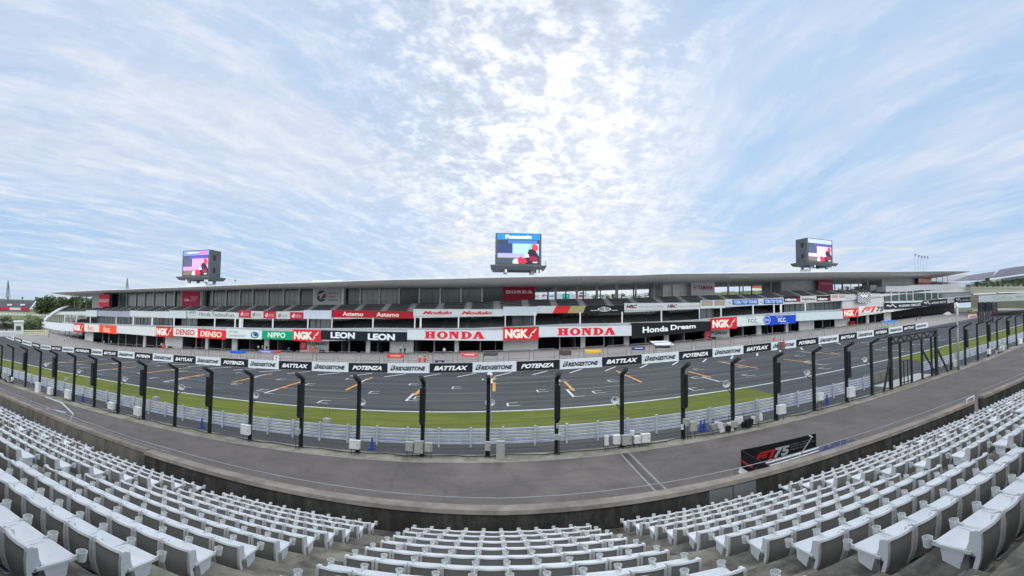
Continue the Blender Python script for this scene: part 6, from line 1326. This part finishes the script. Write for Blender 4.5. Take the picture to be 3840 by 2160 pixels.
# black banner enclosure on the service road
sD = 560 / 2576
def d4(x, y): return 2700 + x * sD, 1560 + y * sD
XA, DA = gnd(*d4(382, 905)); XB, DB = gnd(*d4(1662, 560)); zA = at(*d4(368, 590), DA)[1]; zB = at(*d4(1647, 305), DB)[1]; hA = zA - G(XA)
d_ = ray(*d4(870, 862)); t_ = (zA - CH) / d_[2]; XN, YN = t_ * d_[0], t_ * d_[1]
enc = empty('banner_enclosure', P(XA, DA), 'black banner enclosure with red mark and white number on the service road', 'banner')
PA = P(XA, DA); PB_ = P(XB, DB); PN = Vector((XN, YN, PA.z))
class Fr2:
    def __init__(s, A, B, zb0, zt0, zb1, zt1): s.A, s.B, s.z = A, B, (zb0, zt0, zb1, zt1); d = (B - A); s.n = Vector((d.y, -d.x, 0)).normalized()
    def __call__(s, u, t, off=0.):
        p = s.A.lerp(s.B, u); zb = s.z[0] + (s.z[2] - s.z[0]) * u; zt = s.z[1] + (s.z[3] - s.z[1]) * u; q = p + s.n * off; return Vector((q.x, q.y, zb + (zt - zb) * t))
f1 = Fr2(PA, PB_, PA.z, zA, PB_.z, zB)
def panel(fr, name, thick=.06):
    a = MB(); a.hexa([fr(0, 0), fr(1, 0), fr(1, 0, -thick), fr(0, 0, -thick), fr(0, 1), fr(1, 1), fr(1, 1, -thick), fr(0, 1, -thick)]); return a.build(name, flat((.12, .12, .13), .5), enc)
panel(f1, 'far_panel'); f1mark(f1, enc, .14, .42, .12, .68, (.72, .17, .17), (.40, .60, .14, .72), (.66, .67, .69), .02)
for k, (wd_, e) in enumerate((('FORMULA 1 LENOVO', .90), ('JAPANESE GRAND PRIX 2025', .97), ('SUZUKA CIRCUIT', .88))): ltxt(f1, wd_, (.62, e, .66 - .15 * k, .74 - .15 * k), (.50, .51, .52), enc, weight=.01)
f2 = Fr2(PN, PA, PA.z, zA, PA.z, zA); panel(f2, 'side_panel'); ltxt(f2, 'F1', (.2, .8, .25, .55), (.8, .8, .8), enc, weight=.05, off=-.09) if False else None
lrect(f2, (.55, .95, .40, .52), (.75, .22, .24), enc, -.075, 'red_stripe'); lrect(f2, (.12, .45, .44, .54), (.75, .22, .24), enc, -.075, 'red_stripe'); lrect(f2, (.05, .50, .18, .32), (.80, .80, .80), enc, -.075, 'white_mark')
a = MB()
def on_h(x, y, h):
    d = ray(*d4(x, y)); lo = (h - CH) / d[2]; return Vector((lo * d[0], lo * d[1], h))
gz = G(14)
a.tube(on_h(790, 815, gz + .45), on_h(1700, 548, gz + .5), .05); a.tube(on_h(850, 860, gz + .45), on_h(1700, 600, gz + .5), .04); a.build('floor_frame', WHP, enc)
a = MB(); q0 = on_h(1340, 735, gz + .3); q1 = on_h(1590, 360, gz + 1.9); a.tube(q0, q1, .03); a.tube(q1, on_h(1540, 338, gz + 1.95), .03); a.build('prop_pole', WHP, enc)
a = MB(); c4_ = [on_h(350, 890, gz + .7), on_h(320, 975, gz + .45), on_h(470, 1065, gz + .3), on_h(580, 1025, gz + .55)]
a.hexa([*c4_, *[p + Vector((0, .02, .03)) for p in c4_]]); tag(a.build('white_sheet', WHP), 'white sheet leaning at the left foot of the black enclosure', 'sheet')

X_, D_ = gnd(*d4(1930, 590)); p = P(X_, D_ - .6); mb = MB(); rr = []
for i in range(13):
    r_ = []
    for j in range(6):
        a_ = i / 12 * 2 - 1; c_ = j / 5 * 2 - 1; z = .75 * max(0, 1 - a_ * a_) ** .4 * max(0, 1 - c_ * c_) ** .5 * (.7 + .3 * math.sin(a_ * 11 + c_ * 3)); r_.append((p.x + a_ * 1.7 + .05 * math.sin(j * 4), p.y + c_ * .6, p.z + z))
    rr.append(r_)
for i in range(12):
    for j in range(5): mb.quad(rr[i][j], rr[i + 1][j], rr[i + 1][j + 1], rr[i][j + 1])
tag(mb.build('tarpaulin', mat('navy_tarp', (.035, .045, .16), .6, c2=(.10, .10, .14), vs=1.5), smooth=True), 'crumpled navy blue tarpaulin behind the wall right of the black enclosure', 'tarpaulin')

# ---------------------------------------------------------------- far surroundings
def pol(u, v, r):
    d = ray(u, v); t = r / math.hypot(d[0], d[1]); return Vector((t * d[0], t * d[1], CH + t * d[2]))
LEAF = [mat('leaf_dark', (.045, .075, .03), .8, c2=(.03, .05, .022), vs=.8), mat('leaf_mid', (.085, .125, .045), .8, c2=(.06, .09, .03), vs=.8), mat('leaf_light', (.14, .19, .07), .8, c2=(.10, .14, .05), vs=.8)]
TRUNK = mat('bark', (.07, .055, .045), .9, var=.3, vs=3.)
def tree(base, w_, h_, label, mats=(0, 1, 2), n=900, trunk=.25, seed=0, name='tree', group=None, leaf=.05, dark=None):
    q = np.random.RandomState(seed); rt = empty(name, base, label, 'tree' if 'tree' in name else 'shrub', group); a = MB()
    a.tube(base, base + Vector((0, 0, h_ * .55)), w_ * .035, w_ * .015, n=8)
    for k in range(5):
        t_ = q.rand() * 6.28; s0 = base + Vector((0, 0, h_ * (trunk + .1 * k * .5))); a.tube(s0, s0 + Vector((math.cos(t_) * w_ * .28, math.sin(t_) * w_ * .28, h_ * .22)), w_ * .014, w_ * .004, n=5)
    a.build('trunk', TRUNK, rt); c = MB(); cl = []
    for k in range(26): t_ = q.rand() * 6.28; rr = q.rand() ** .5 * .36 * w_; cl.append((base + Vector((math.cos(t_) * rr, math.sin(t_) * rr, h_ * (trunk + .15 + (.80 - trunk) * q.rand()))), w_ * (.13 + .12 * q.rand()), q.randint(3)))
    for k in range(n):
        ce, r_, mi = cl[q.randint(len(cl))]; v_ = Vector(q.normal(size=3)); v_.normalize(); p = ce + Vector((v_.x * r_, v_.y * r_, v_.z * r_ * .8)) * (.55 + .5 * q.rand())
        s_ = leaf * w_ * (.5 + .7 * q.rand()); e1 = Vector(q.normal(size=3)).normalized() * s_; e2 = e1.cross(Vector(q.normal(size=3))).normalized() * s_ * .6
        c.cur = mi if q.rand() < .8 else q.randint(3); c.quad(p - e1, p + e2, p + e1, p - e2)
    c.build('crown', [LEAF[m] for m in mats], rt); return rt
def gz_at(p): return G(p.x)
def btree(u, vbase, vtop, wpx, r, label, **kw):
    pb_ = pol(u, vbase, r); h_ = (vbase - vtop) / K * r; tree(pb_ - Vector((0, 0, .5)), wpx / K * r, h_ + .5, label, **kw)
btree(25, 1252, 1186, 62, 150, 'dark round clipped tree by the pit lane entrance at far left', n=1600, trunk=.18, seed=3, mats=(0, 0, 1), leaf=.035)
for i, (u, vt, wpx, lb) in enumerate(((92, 1200, 48, 'low green shrub right behind the small white hut'), (120, 1184, 60, 'tall green shrub left of the curved wing'), (148, 1196, 46, 'green shrub touching the curved wing of the building'))):
    btree(u, 1243, vt, wpx, 165 + 3 * i, lb, n=1100, trunk=.02, seed=10 + i, mats=(1, 2, 1), name='shrub', leaf=.045)
tl = [(148, 1122, 44), (172, 1116, 52), (198, 1114, 56), (228, 1121, 50), (256, 1125, 46), (284, 1119, 54), (312, 1122, 50), (340, 1126, 48), (368, 1124, 50), (395, 1128, 44)]
for i, (u, vt, wpx) in enumerate(tl):
    btree(u, 1176, vt - 3, wpx * 1.25, 290 + 8 * (i % 3), 'olive green tree in the far wood at left, %s from the left' % ordn(i + 1), n=2200, trunk=.0, seed=30 + i, mats=(1, 2, 0) if i % 2 else (0, 1, 2), group='trees in the far wood at left', leaf=.055)
# far left grandstand and circuit edge
def pbox(mb, u0, u1, vt0, vb0, vt1, vb1, r, dp=6.):
    A = [pol(u0, vb0, r), pol(u1, vb1, r), pol(u1, vt1, r), pol(u0, vt0, r)]; o_ = Vector((A[0].x, A[0].y, 0)).normalized() * dp
    mb.hexa([A[0], A[1], A[1] + o_, A[0] + o_, A[3], A[2], A[2] + o_, A[3] + o_])
fsd = empty('far_grandstand', pol(40, 1180, 340), 'distant dark grandstand with a red and white banner at the far left', 'grandstand')
for k in range(6):
    a = MB(); pbox(a, -60, 132, 1125 + 5 * k, 1131 + 5 * k, 1128 + 4.6 * k, 1133 + 4.6 * k, 352 - 3 * k, 4); a.build('seat_tier', mat('far_seats', (.15, .165, .175), .8, var=.2, vs=.2), fsd)
a = MB(); pbox(a, -60, 112, 1158, 1178, 1160, 1177, 338, 8); a.build('base_wall', mat('far_wall', (.23, .21, .20), .8, var=.2, vs=.1), fsd)
for (u0, u1, cc) in ((-60, 36, (.76, .19, .30)), (36, 77, (.88, .78, .80)), (77, 112, (.74, .19, .30))): a = MB(); pbox(a, u0, u1, 1150 + (u0 + 60) * .03, 1161 + (u0 + 60) * .02, 1150 + (u1 + 60) * .03, 1161 + (u1 + 60) * .015, 333, .5); a.build('banner', flat(cc), fsd)
for u0, u1 in ((27, 45), (76, 94)): a = MB(); pbox(a, u0, u1, 1140, 1146, 1140, 1146, 336, 2); a.build('white_cabin', WHP, fsd)
for u0 in (30, 84, 134): a = MB(); pbox(a, u0 - 2.5, u0 + 2.5, 1113, 1122, 1113, 1122, 345, 1.5); a.tube(pol(u0, 1122, 345.5), pol(u0, 1140, 345.5), .15); a.build('speaker_tower', BLK, fsd)
st_ = MB(); st_.bar(pol(113, 1160, 331), pol(141, 1124, 331), .7, .7); st_.bar(pol(128, 1160, 331), pol(135, 1132, 331), .5, .5); st_.bar(pol(112, 1157, 331), pol(146, 1157, 331), .6, .6); st_.build('stair_frame', WHP, fsd)
for k in range(16):
    tw = MB(); u0 = 0 + k * 11.5; pbox(tw, u0, u0 + 6, 1174 + k * .45, 1180 + k * .45, 1174 + k * .45, 1180 + k * .45, 262, 1.2)
    tag(tw.build('tyre_stack', WHP), 'white tyre stack on the far run-off at left, %s from the left' % ordn(k + 1), 'tyre stack', 'white tyre stacks on the far run-off')
gb_ = MB(); pbox(gb_, -80, 172, 1181, 1196, 1186, 1200, 250, 60); tag(gb_.build('far_runoff', mat('pale_grass', (.22, .26, .13), .9, c2=(.30, .30, .24), vs=.06)), kind='structure')
wb = empty('white_hut', pol(70, 1252, 140), 'small white hut with one grey window at the far left', 'hut'); a = MB(); pbox(a, 53, 88, 1208, 1252, 1208, 1252, 140, 4); a.build('wall', flat((.82, .86, .80)), wb); a = MB(); pbox(a, 60, 78, 1223, 1238, 1223, 1238, 139.9, .1); a.build('window', TGLS, wb); a = MB(); pbox(a, 51, 90, 1205, 1208, 1205, 1208, 139.6, 5); a.build('roof', WHP, wb)
yr = empty('far_railing', pol(130, 1256, 132), 'cream railing between the white hut and the curved wing', 'railing'); a = MB()
for v0 in (1240, 1247, 1254): a.bar(pol(86, v0, 130), pol(182, v0 - 2, 128), .28, .12)
a.build('rail', flat((.80, .78, .64)), yr)
for k in range(12): a = MB(); u0 = 88 + k * 8.4; a.bar(pol(u0, 1257, 129.5), pol(u0, 1239, 129.5), .2, .1); a.build('post', flat((.80, .78, .64)), yr)
lw = MB(); pbox(lw, -30, 60, 1243, 1262, 1246, 1262, 120, 3); tag(lw.build('low_wall', WHW), 'low pale wall at the pit lane entrance, far left', 'wall')
# pylons
for (u, vt, vb, wpx, lb) in ((30, 1052, 1116, 12, 'lattice power pylon above the far grandstand at left'), (477, 1043, 1086, 7, 'slim lattice mast behind the roof at left')):
    a = MB(); r = 700; B_ = pol(u, vb, r); T = pol(u, vt, r); w_ = wpx / K * r / 2
    for sx, sy in ((-1, -1), (1, -1), (1, 1), (-1, 1)): a.bar(B_ + Vector((sx * w_, sy * w_, 0)), T + Vector((sx * w_ * .12, sy * w_ * .12, 0)), .8, .8)
    for k in range(8):
        f0, f1_ = k / 8, (k + 1) / 8; p0 = B_.lerp(T, f0); p1 = B_.lerp(T, f1_); w0 = w_ * (1 - .88 * f0); w1 = w_ * (1 - .88 * f1_); a.bar(p0 + Vector((-w0, -w0, 0)), p1 + Vector((w1, -w1, 0)), .6, .6); a.bar(p0 + Vector((w0, -w0, 0)), p1 + Vector((-w1, -w1, 0)), .6, .6)
    for f0 in (.62, .78, .92): p0 = B_.lerp(T, f0); a.bar(p0 + Vector((-w_ * .75, 0, 0)), p0 + Vector((w_ * .75, 0, 0)), .6, .6)
    tag(a.build('power_pylon', mat('pylon_steel', (.20, .24, .28), .7)), lb, 'pylon')
# bird
a = MB(); p = pol(882, 1051, 70); a.poly([p + Vector((-.25, 0, -.12)), p + Vector((.02, 0, .02)), p + Vector((0, 0, -.14))]); a.poly([p + Vector((.32, 0, -.10)), p + Vector((-.02, 0, .02)), p + Vector((0, .05, -.14))]); a.tube(p + Vector((-.02, -.2, -.1)), p + Vector((0, .2, -.05)), .05, .02, n=6)
a.poly([p + Vector((-.05, 0, .0)), p + Vector((.06, 0, 0)), p + Vector((-.06, 0, .28))]); tag(a.build('bird', BLK), 'small dark bird flying right of the left video screen', 'bird')
# behind the open top deck: hoardings, hedge and bank
def far_board(x0, x1, y0, y1, cc, label, wd_=None, wc=(.3, .3, .3), box=(.1, .9, .3, .7), c=5, D=134., **kw):
    fr = bfr(c, x0, y0, y1, x1, y0, y1, D); r_ = board('rear_hoarding', fr, cc, label, 'hoarding')
    if wd_: ltxt(fr, wd_, box, wc, r_, weight=.03, **kw)
    return fr, r_
far_board(440, 560, 365, 500, (.80, .85, .85), 'white hoarding seen behind the top deck, beside the big crimson sign', 'VIA', (.40, .48, .52), (.05, .70, .28, .58))
fr, r_ = far_board(575, 868, 360, 495, (.82, .86, .87), 'white hoarding with red and blue letters seen behind the top deck', 'Tech', (.22, .50, .76), (.46, .92, .30, .72), shear=.03); ltxt(fr, 'F', (.12, .34, .34, .72), (.80, .30, .32), r_, weight=.05, shear=.02); lrect(fr, (.30, .42, .48, .56), (.3, .5, .75), r_, .04)
far_board(890, 1005, 362, 495, (.76, .82, .82), 'pale hoarding left of the teal one behind the top deck'); fr, r_ = far_board(1010, 1160, 380, 500, (.16, .68, .60), 'teal hoarding seen behind the top deck'); lrect(fr, (.2, .8, .5, .7), (.5, .85, .8), r_, .04, 'lettering')
far_board(1165, 1228, 365, 495, (.76, .80, .80), 'narrow pale hoarding right of the teal one behind the top deck'); fr, r_ = far_board(1232, 1552, 385, 490, (.80, .78, .79), 'white hoarding with bold initials seen behind the top deck'); ltxt(fr, 'HRC', (.22, .80, .32, .82), (.42, .30, .34), r_, shear=.02, weight=.05)
fr, r_ = far_board(2240, 2700, 285, 345, (.82, .28, .30), 'red hoarding on the grass bank seen through the top deck at right', c=6, D=150.); lrect(fr, (0, 1, 0, .35), (.88, .82, .70), r_, .04, 'lower_band')
fr, r_ = far_board(-60, 40, 380, 450, (.85, .35, .33), 'small red hoarding end seen through the top deck at right', c=7, D=149.)
for i, (c, x, vt, wd2) in enumerate([(5, 1400, 352, 340), (5, 1640, 402, 200), (5, 1790, 392, 190), (5, 1940, 402, 190), (5, 2080, 396, 190), (5, 2260, 384, 220), (5, 2420, 402, 180), (5, 2570, 398, 180), (6, 120, 420, 160), (7, 1600, 392, 160), (7, 1720, 400, 150), (7, 1460, 410, 140)]):
    u, vt_ = b_(c, x, vt); _, vb_ = b_(c, x, 520); btree(u, vb_ + 6, vt_, wd2 * SC, 175, 'green treetop seen through the open top deck, %s from the left' % ordn(i + 1), n=420, trunk=.05, seed=80 + i, mats=(1, 2, 0), group='treetops behind the open top deck', leaf=.06)
a = MB(); pts_ = []
for k in range(13):
    x = 1480 + k * 110; u, vt_ = b_(6, x, 415 - 5.2 * k + 4 * math.sin(k * 1.7)); pts_.append((u, vt_))
for (u0, v0), (u1, v1) in zip(pts_[:-1], pts_[1:]):
    A = [pol(u0, 1140, 170), pol(u1, 1140, 170), pol(u1, v1, 178), pol(u0, v0, 178)]; a.quad(*A); a.quad(A[3], A[2], A[2] + Vector((0, 30, -1)), A[3] + Vector((0, 30, -1)))
tag(a.build('grass_bank', mat('bank_grass', (.17, .20, .08), .9, c2=(.10, .13, .05), vs=.4)), kind='structure')
# flagpoles behind the roof
for i, (x, yt) in enumerate(((372, 55), (440, 75), (500, 90), (560, 95), (620, 105))):
    u, vt_ = b_(8, x, yt); rt = empty('flagpole', pol(u, 1030, 215), 'thin flagpole behind the roof at right, %s of five' % ordn(i + 1), 'flagpole', 'five flagpoles behind the roof'); a = MB(); a.tube(pol(u + 1, 1025, 215), pol(u, vt_, 215), .22, .12, n=6); a.build('pole', mat('pole_grey', (.38, .42, .45), .6), rt); a = MB(); T = pol(u, vt_, 215)
    a.poly([T, T + Vector((1.4, 0, -.3)), T + Vector((1.2, .2, -1.5)), T + Vector((0, 0, -1.2))]); a.build('flag', mat('flag_dark', (.15, .17, .2), .8), rt)
# right: big grandstand, wood, bank, bridge
rs = empty('hill_grandstand', pol(3780, 1060, 300), 'large pale lilac grandstand curving up the hill at the far right', 'grandstand')
STM = mat('lilac_seats', (.34, .33, .37), .8, c2=(.26, .25, .29), vs=.35, stretch=(1, 1, 2)); STW = mat('stand_wall', (.46, .46, .49), .8, var=.1, vs=.2)
def quadlerp(P4, s_, t_): return P4[0].lerp(P4[1], s_).lerp(P4[3].lerp(P4[2], s_), t_)
def tiered(corners, rows, mat_, nm):
    # corners: (u,v,r) bottom-left, bottom-right, top-right, top-left
    Q = [pol(*c_) for c_ in corners]
    a = MB(); n_ = 24
    for k in range(rows):
        for j in range(n_):
            A = quadlerp(Q, j / n_, k / rows); B = quadlerp(Q, (j + 1) / n_, k / rows); Cc = quadlerp(Q, (j + 1) / n_, (k + 1) / rows); Dd = quadlerp(Q, j / n_, (k + 1) / rows)
            A2 = Vector((A.x, A.y, Dd.z)); B2 = Vector((B.x, B.y, Cc.z)); a.quad(A, B, B2, A2); a.quad(A2, B2, Cc, Dd)
    return a.build(nm, mat_, rs), Q
def r8(x, y, r): return (*b_(8, x, y), r)
tiered([r8(1180, 620, 270), r8(1880, 590, 262), r8(2010, 425, 292), r8(1450, 505, 300)], 10, STM, 'seat_block'); tiered([r8(1900, 560, 262), r8(2900, 420, 235), r8(2900, 260, 262), r8(2110, 385, 292)], 12, STM, 'seat_block')
tiered([r8(680, 600, 290), r8(1180, 620, 285), r8(1440, 490, 315), r8(720, 530, 320)], 8, mat('far_lilac', (.50, .49, .50), .8, var=.1, vs=.3), 'seat_block')
for (x0, y0, x1, y1, th) in ((700, 610, 1560, 655, 40), (1560, 655, 1900, 610, 50), (1900, 590, 2700, 480, 60)):
    a = MB(); A = [pol(*r8(x0, y0 + th, 258)), pol(*r8(x1, y1 + th, 256)), pol(*r8(x1, y1, 256)), pol(*r8(x0, y0, 258))]; o_ = Vector((5, 8, 0)); a.hexa([A[0], A[1], A[1] + o_, A[0] + o_, A[3], A[2], A[2] + o_, A[3] + o_]); a.build('front_wall', STW, rs)
a = MB(); A = pol(*r8(1850, 610, 255)); a.box(A.x, A.x + 2.2, A.y, A.y + 1.5, A.z, A.z + 1.8); a.build('vomitory', BLK, rs)
for i in range(12):
    x = 1620 + i * 105; y0 = 700 - i * 9 if i < 6 else 700 - i * 14 + 28; btree(*b_(8, x, 712), b_(8, x, 620 - 10 * (i % 3) - i * 5)[1], 30, 225 - i * 2, 'dark bushy tree under the hill grandstand, %s from the left' % ordn(i + 1), n=420, trunk=.02, seed=140 + i, mats=(0, 1, 0), group='trees under the hill grandstand', leaf=.06)
def slopequad(name, pts, m, label=None, cat=None):
    a = MB(); A = [pol(*p) for p in pts]; n_ = 6
    for j in range(n_): a.quad(A[0].lerp(A[1], j / n_), A[0].lerp(A[1], (j + 1) / n_), A[3].lerp(A[2], (j + 1) / n_), A[3].lerp(A[2], j / n_))
    lo = [Vector((p.x, p.y, p.z - 6)) for p in (A[0], A[1])]; a.quad(lo[0], lo[1], A[1], A[0]); o = a.build(name, m); 
    if label: tag(o, label, cat)
    else: tag(o, kind='structure')
slopequad('grass_hill', [r8(1500, 850, 185), r8(3000, 850, 170), r8(3000, 690, 240), r8(1500, 715, 250)], mat('hill_grass', (.20, .21, .13), .9, c2=(.27, .25, .20), vs=.15))
slopequad('dark_hill', [r8(1500, 730, 240), r8(3000, 730, 232), r8(3000, 520, 262), r8(1500, 640, 268)], mat('hill_dark', (.09, .11, .07), .9, c2=(.14, .16, .10), vs=.2))
for (x0, y0, x1, y1, th, r, lb) in ((1560, 860, 2020, 845, 26, 178, 'long white barrier at the foot of the bank, left piece'), (2060, 835, 2900, 815, 22, 175, 'long white barrier at the foot of the bank, right piece')):
    a = MB(); pbox(a, *[b_(8, x0, 0)[0], b_(8, x1, 0)[0]], b_(8, 0, y0)[1], b_(8, 0, y0 + th)[1], b_(8, 0, y1)[1], b_(8, 0, y1 + th)[1], r, 2); tag(a.build('white_barrier', WHP), lb, 'barrier')
# overhead bridge at the right
br = empty('overhead_bridge', P(130, 75), 'white advertising bridge with a circuit outline over the track at the far right', 'bridge')
XB_ = 128.
def xd(u, v, X=XB_): d = ray(u, v); t = X / d[0]; return Vector((X, t * d[1], CH + t * d[2]))
bl, bt = xd(*b_(8, 1668, 1036)), xd(*b_(8, 1668, 905)); rl_, rt_ = xd(*b_(8, 2950, 985)), xd(*b_(8, 2950, 835))
F3 = Fr2(Vector((bl.x, bl.y, 0)), Vector((rl_.x, rl_.y, 0)), bl.z, bt.z, rl_.z, rt_.z); F3.n = Vector((-1, 0, 0))
a = MB(); a.hexa([F3(0, 0), F3(1, 0), F3(1, 0, -1.6), F3(0, 0, -1.6), F3(0, 1), F3(1, 1), F3(1, 1, -1.6), F3(0, 1, -1.6)]); a.build('bridge_beam', flat((.80, .83, .82)), br)
def outline(pts, w_):
    for (p0, p1) in zip(pts, pts[1:] + pts[:1]):
        d = Vector((p1[0] - p0[0], (p1[1] - p0[1]) * .3)); L = d.length; nx, ny = -d.y / L * w_, d.x / L * w_ * 3; lpoly(F3, [(p0[0] - nx, p0[1] - ny), (p1[0] - nx, p1[1] - ny), (p1[0] + nx, p1[1] + ny), (p0[0] + nx, p0[1] + ny)], (.38, .42, .44), br, .03)
outline([(.23, .60), (.28, .75), (.345, .50), (.39, .52), (.405, .80), (.44, .78), (.54, .40), (.51, .25), (.41, .55), (.36, .28), (.33, .25)], .0028)
ltxt(F3, 'SUZUKA', (.60, .98, .45, .68), (.42, .45, .48), br, weight=.01)
for tt in (.02, .14): a = MB(); p = F3(tt, 0); gq = G(XB_); a.box(p.x, p.x + 1.2, p.y - .5, p.y + .5, gq - .5, p.z); a.build('bridge_leg', mat('bridge_steel', (.10, .11, .12), .6), br)
tg = empty('equipment_tower', P(122, 78), 'dark scaffold tower with equipment below the left end of the bridge', 'scaffold'); gq = G(122)
p0, p1 = xd(*b_(8, 1690, 1240), 122.), xd(*b_(8, 1975, 1240), 122.)
a = MB()
for yy in (p0.y, (p0.y + p1.y) / 2, p1.y):
    for xx in (121, 124): a.bar((xx, yy, G(122) - .2), (xx, yy, bl.z - .3), .22, .22)
a.build('frame', BLK, tg); a = MB(); zt_ = bl.z - .3; a.box(121, 124, min(p0.y, p1.y), max(p0.y, p1.y), zt_ - 2.6, zt_ - .1); a.build('cabin', mat('dark_mesh', (.05, .055, .06), .8, var=.5, vs=1.), tg)
# ---------------------------------------------------------------- every loose piece of these parts becomes a part of its own
def split_parts(names):
    for o in [o for o in bpy.data.objects if o.type == 'MESH' and o.name.split('.')[0] in names and o.users_collection]:
        me = o.data; n = len(me.vertices); p = list(range(n))
        def f(a):
            while p[a] != a: p[a] = p[p[a]]; a = p[a]
            return a
        d = {}
        for i, v in enumerate(me.vertices):
            k = tuple(round(c, 3) for c in v.co)
            if k in d: p[f(i)] = f(d[k])
            else: d[k] = i
        for e in me.edges: p[f(e.vertices[0])] = f(e.vertices[1])
        isl = {}
        for i in range(n): isl.setdefault(f(i), []).append(i)
        if len(isl) < 2: continue
        for g in isl.values():
            mp = {a: b for b, a in enumerate(g)}; fs = [tuple(mp[q] for q in pl_.vertices) for pl_ in me.polygons if pl_.vertices[0] in mp]
            m2 = bpy.data.meshes.new(o.name); m2.from_pydata([tuple(me.vertices[a].co) for a in g], [], fs); m2.update()
            for mm in me.materials: m2.materials.append(mm)
            c = o.copy(); c.data = m2; col.objects.link(c)
        bpy.data.objects.remove(o)
split_parts({'support_leg', 'junction_box', 'stand', 'rail', 'wire', 'leg', 'floor_frame', 'guard_rail', 'top_cable'})
print('objects', len(bpy.data.objects), 'seats', len(allseats))
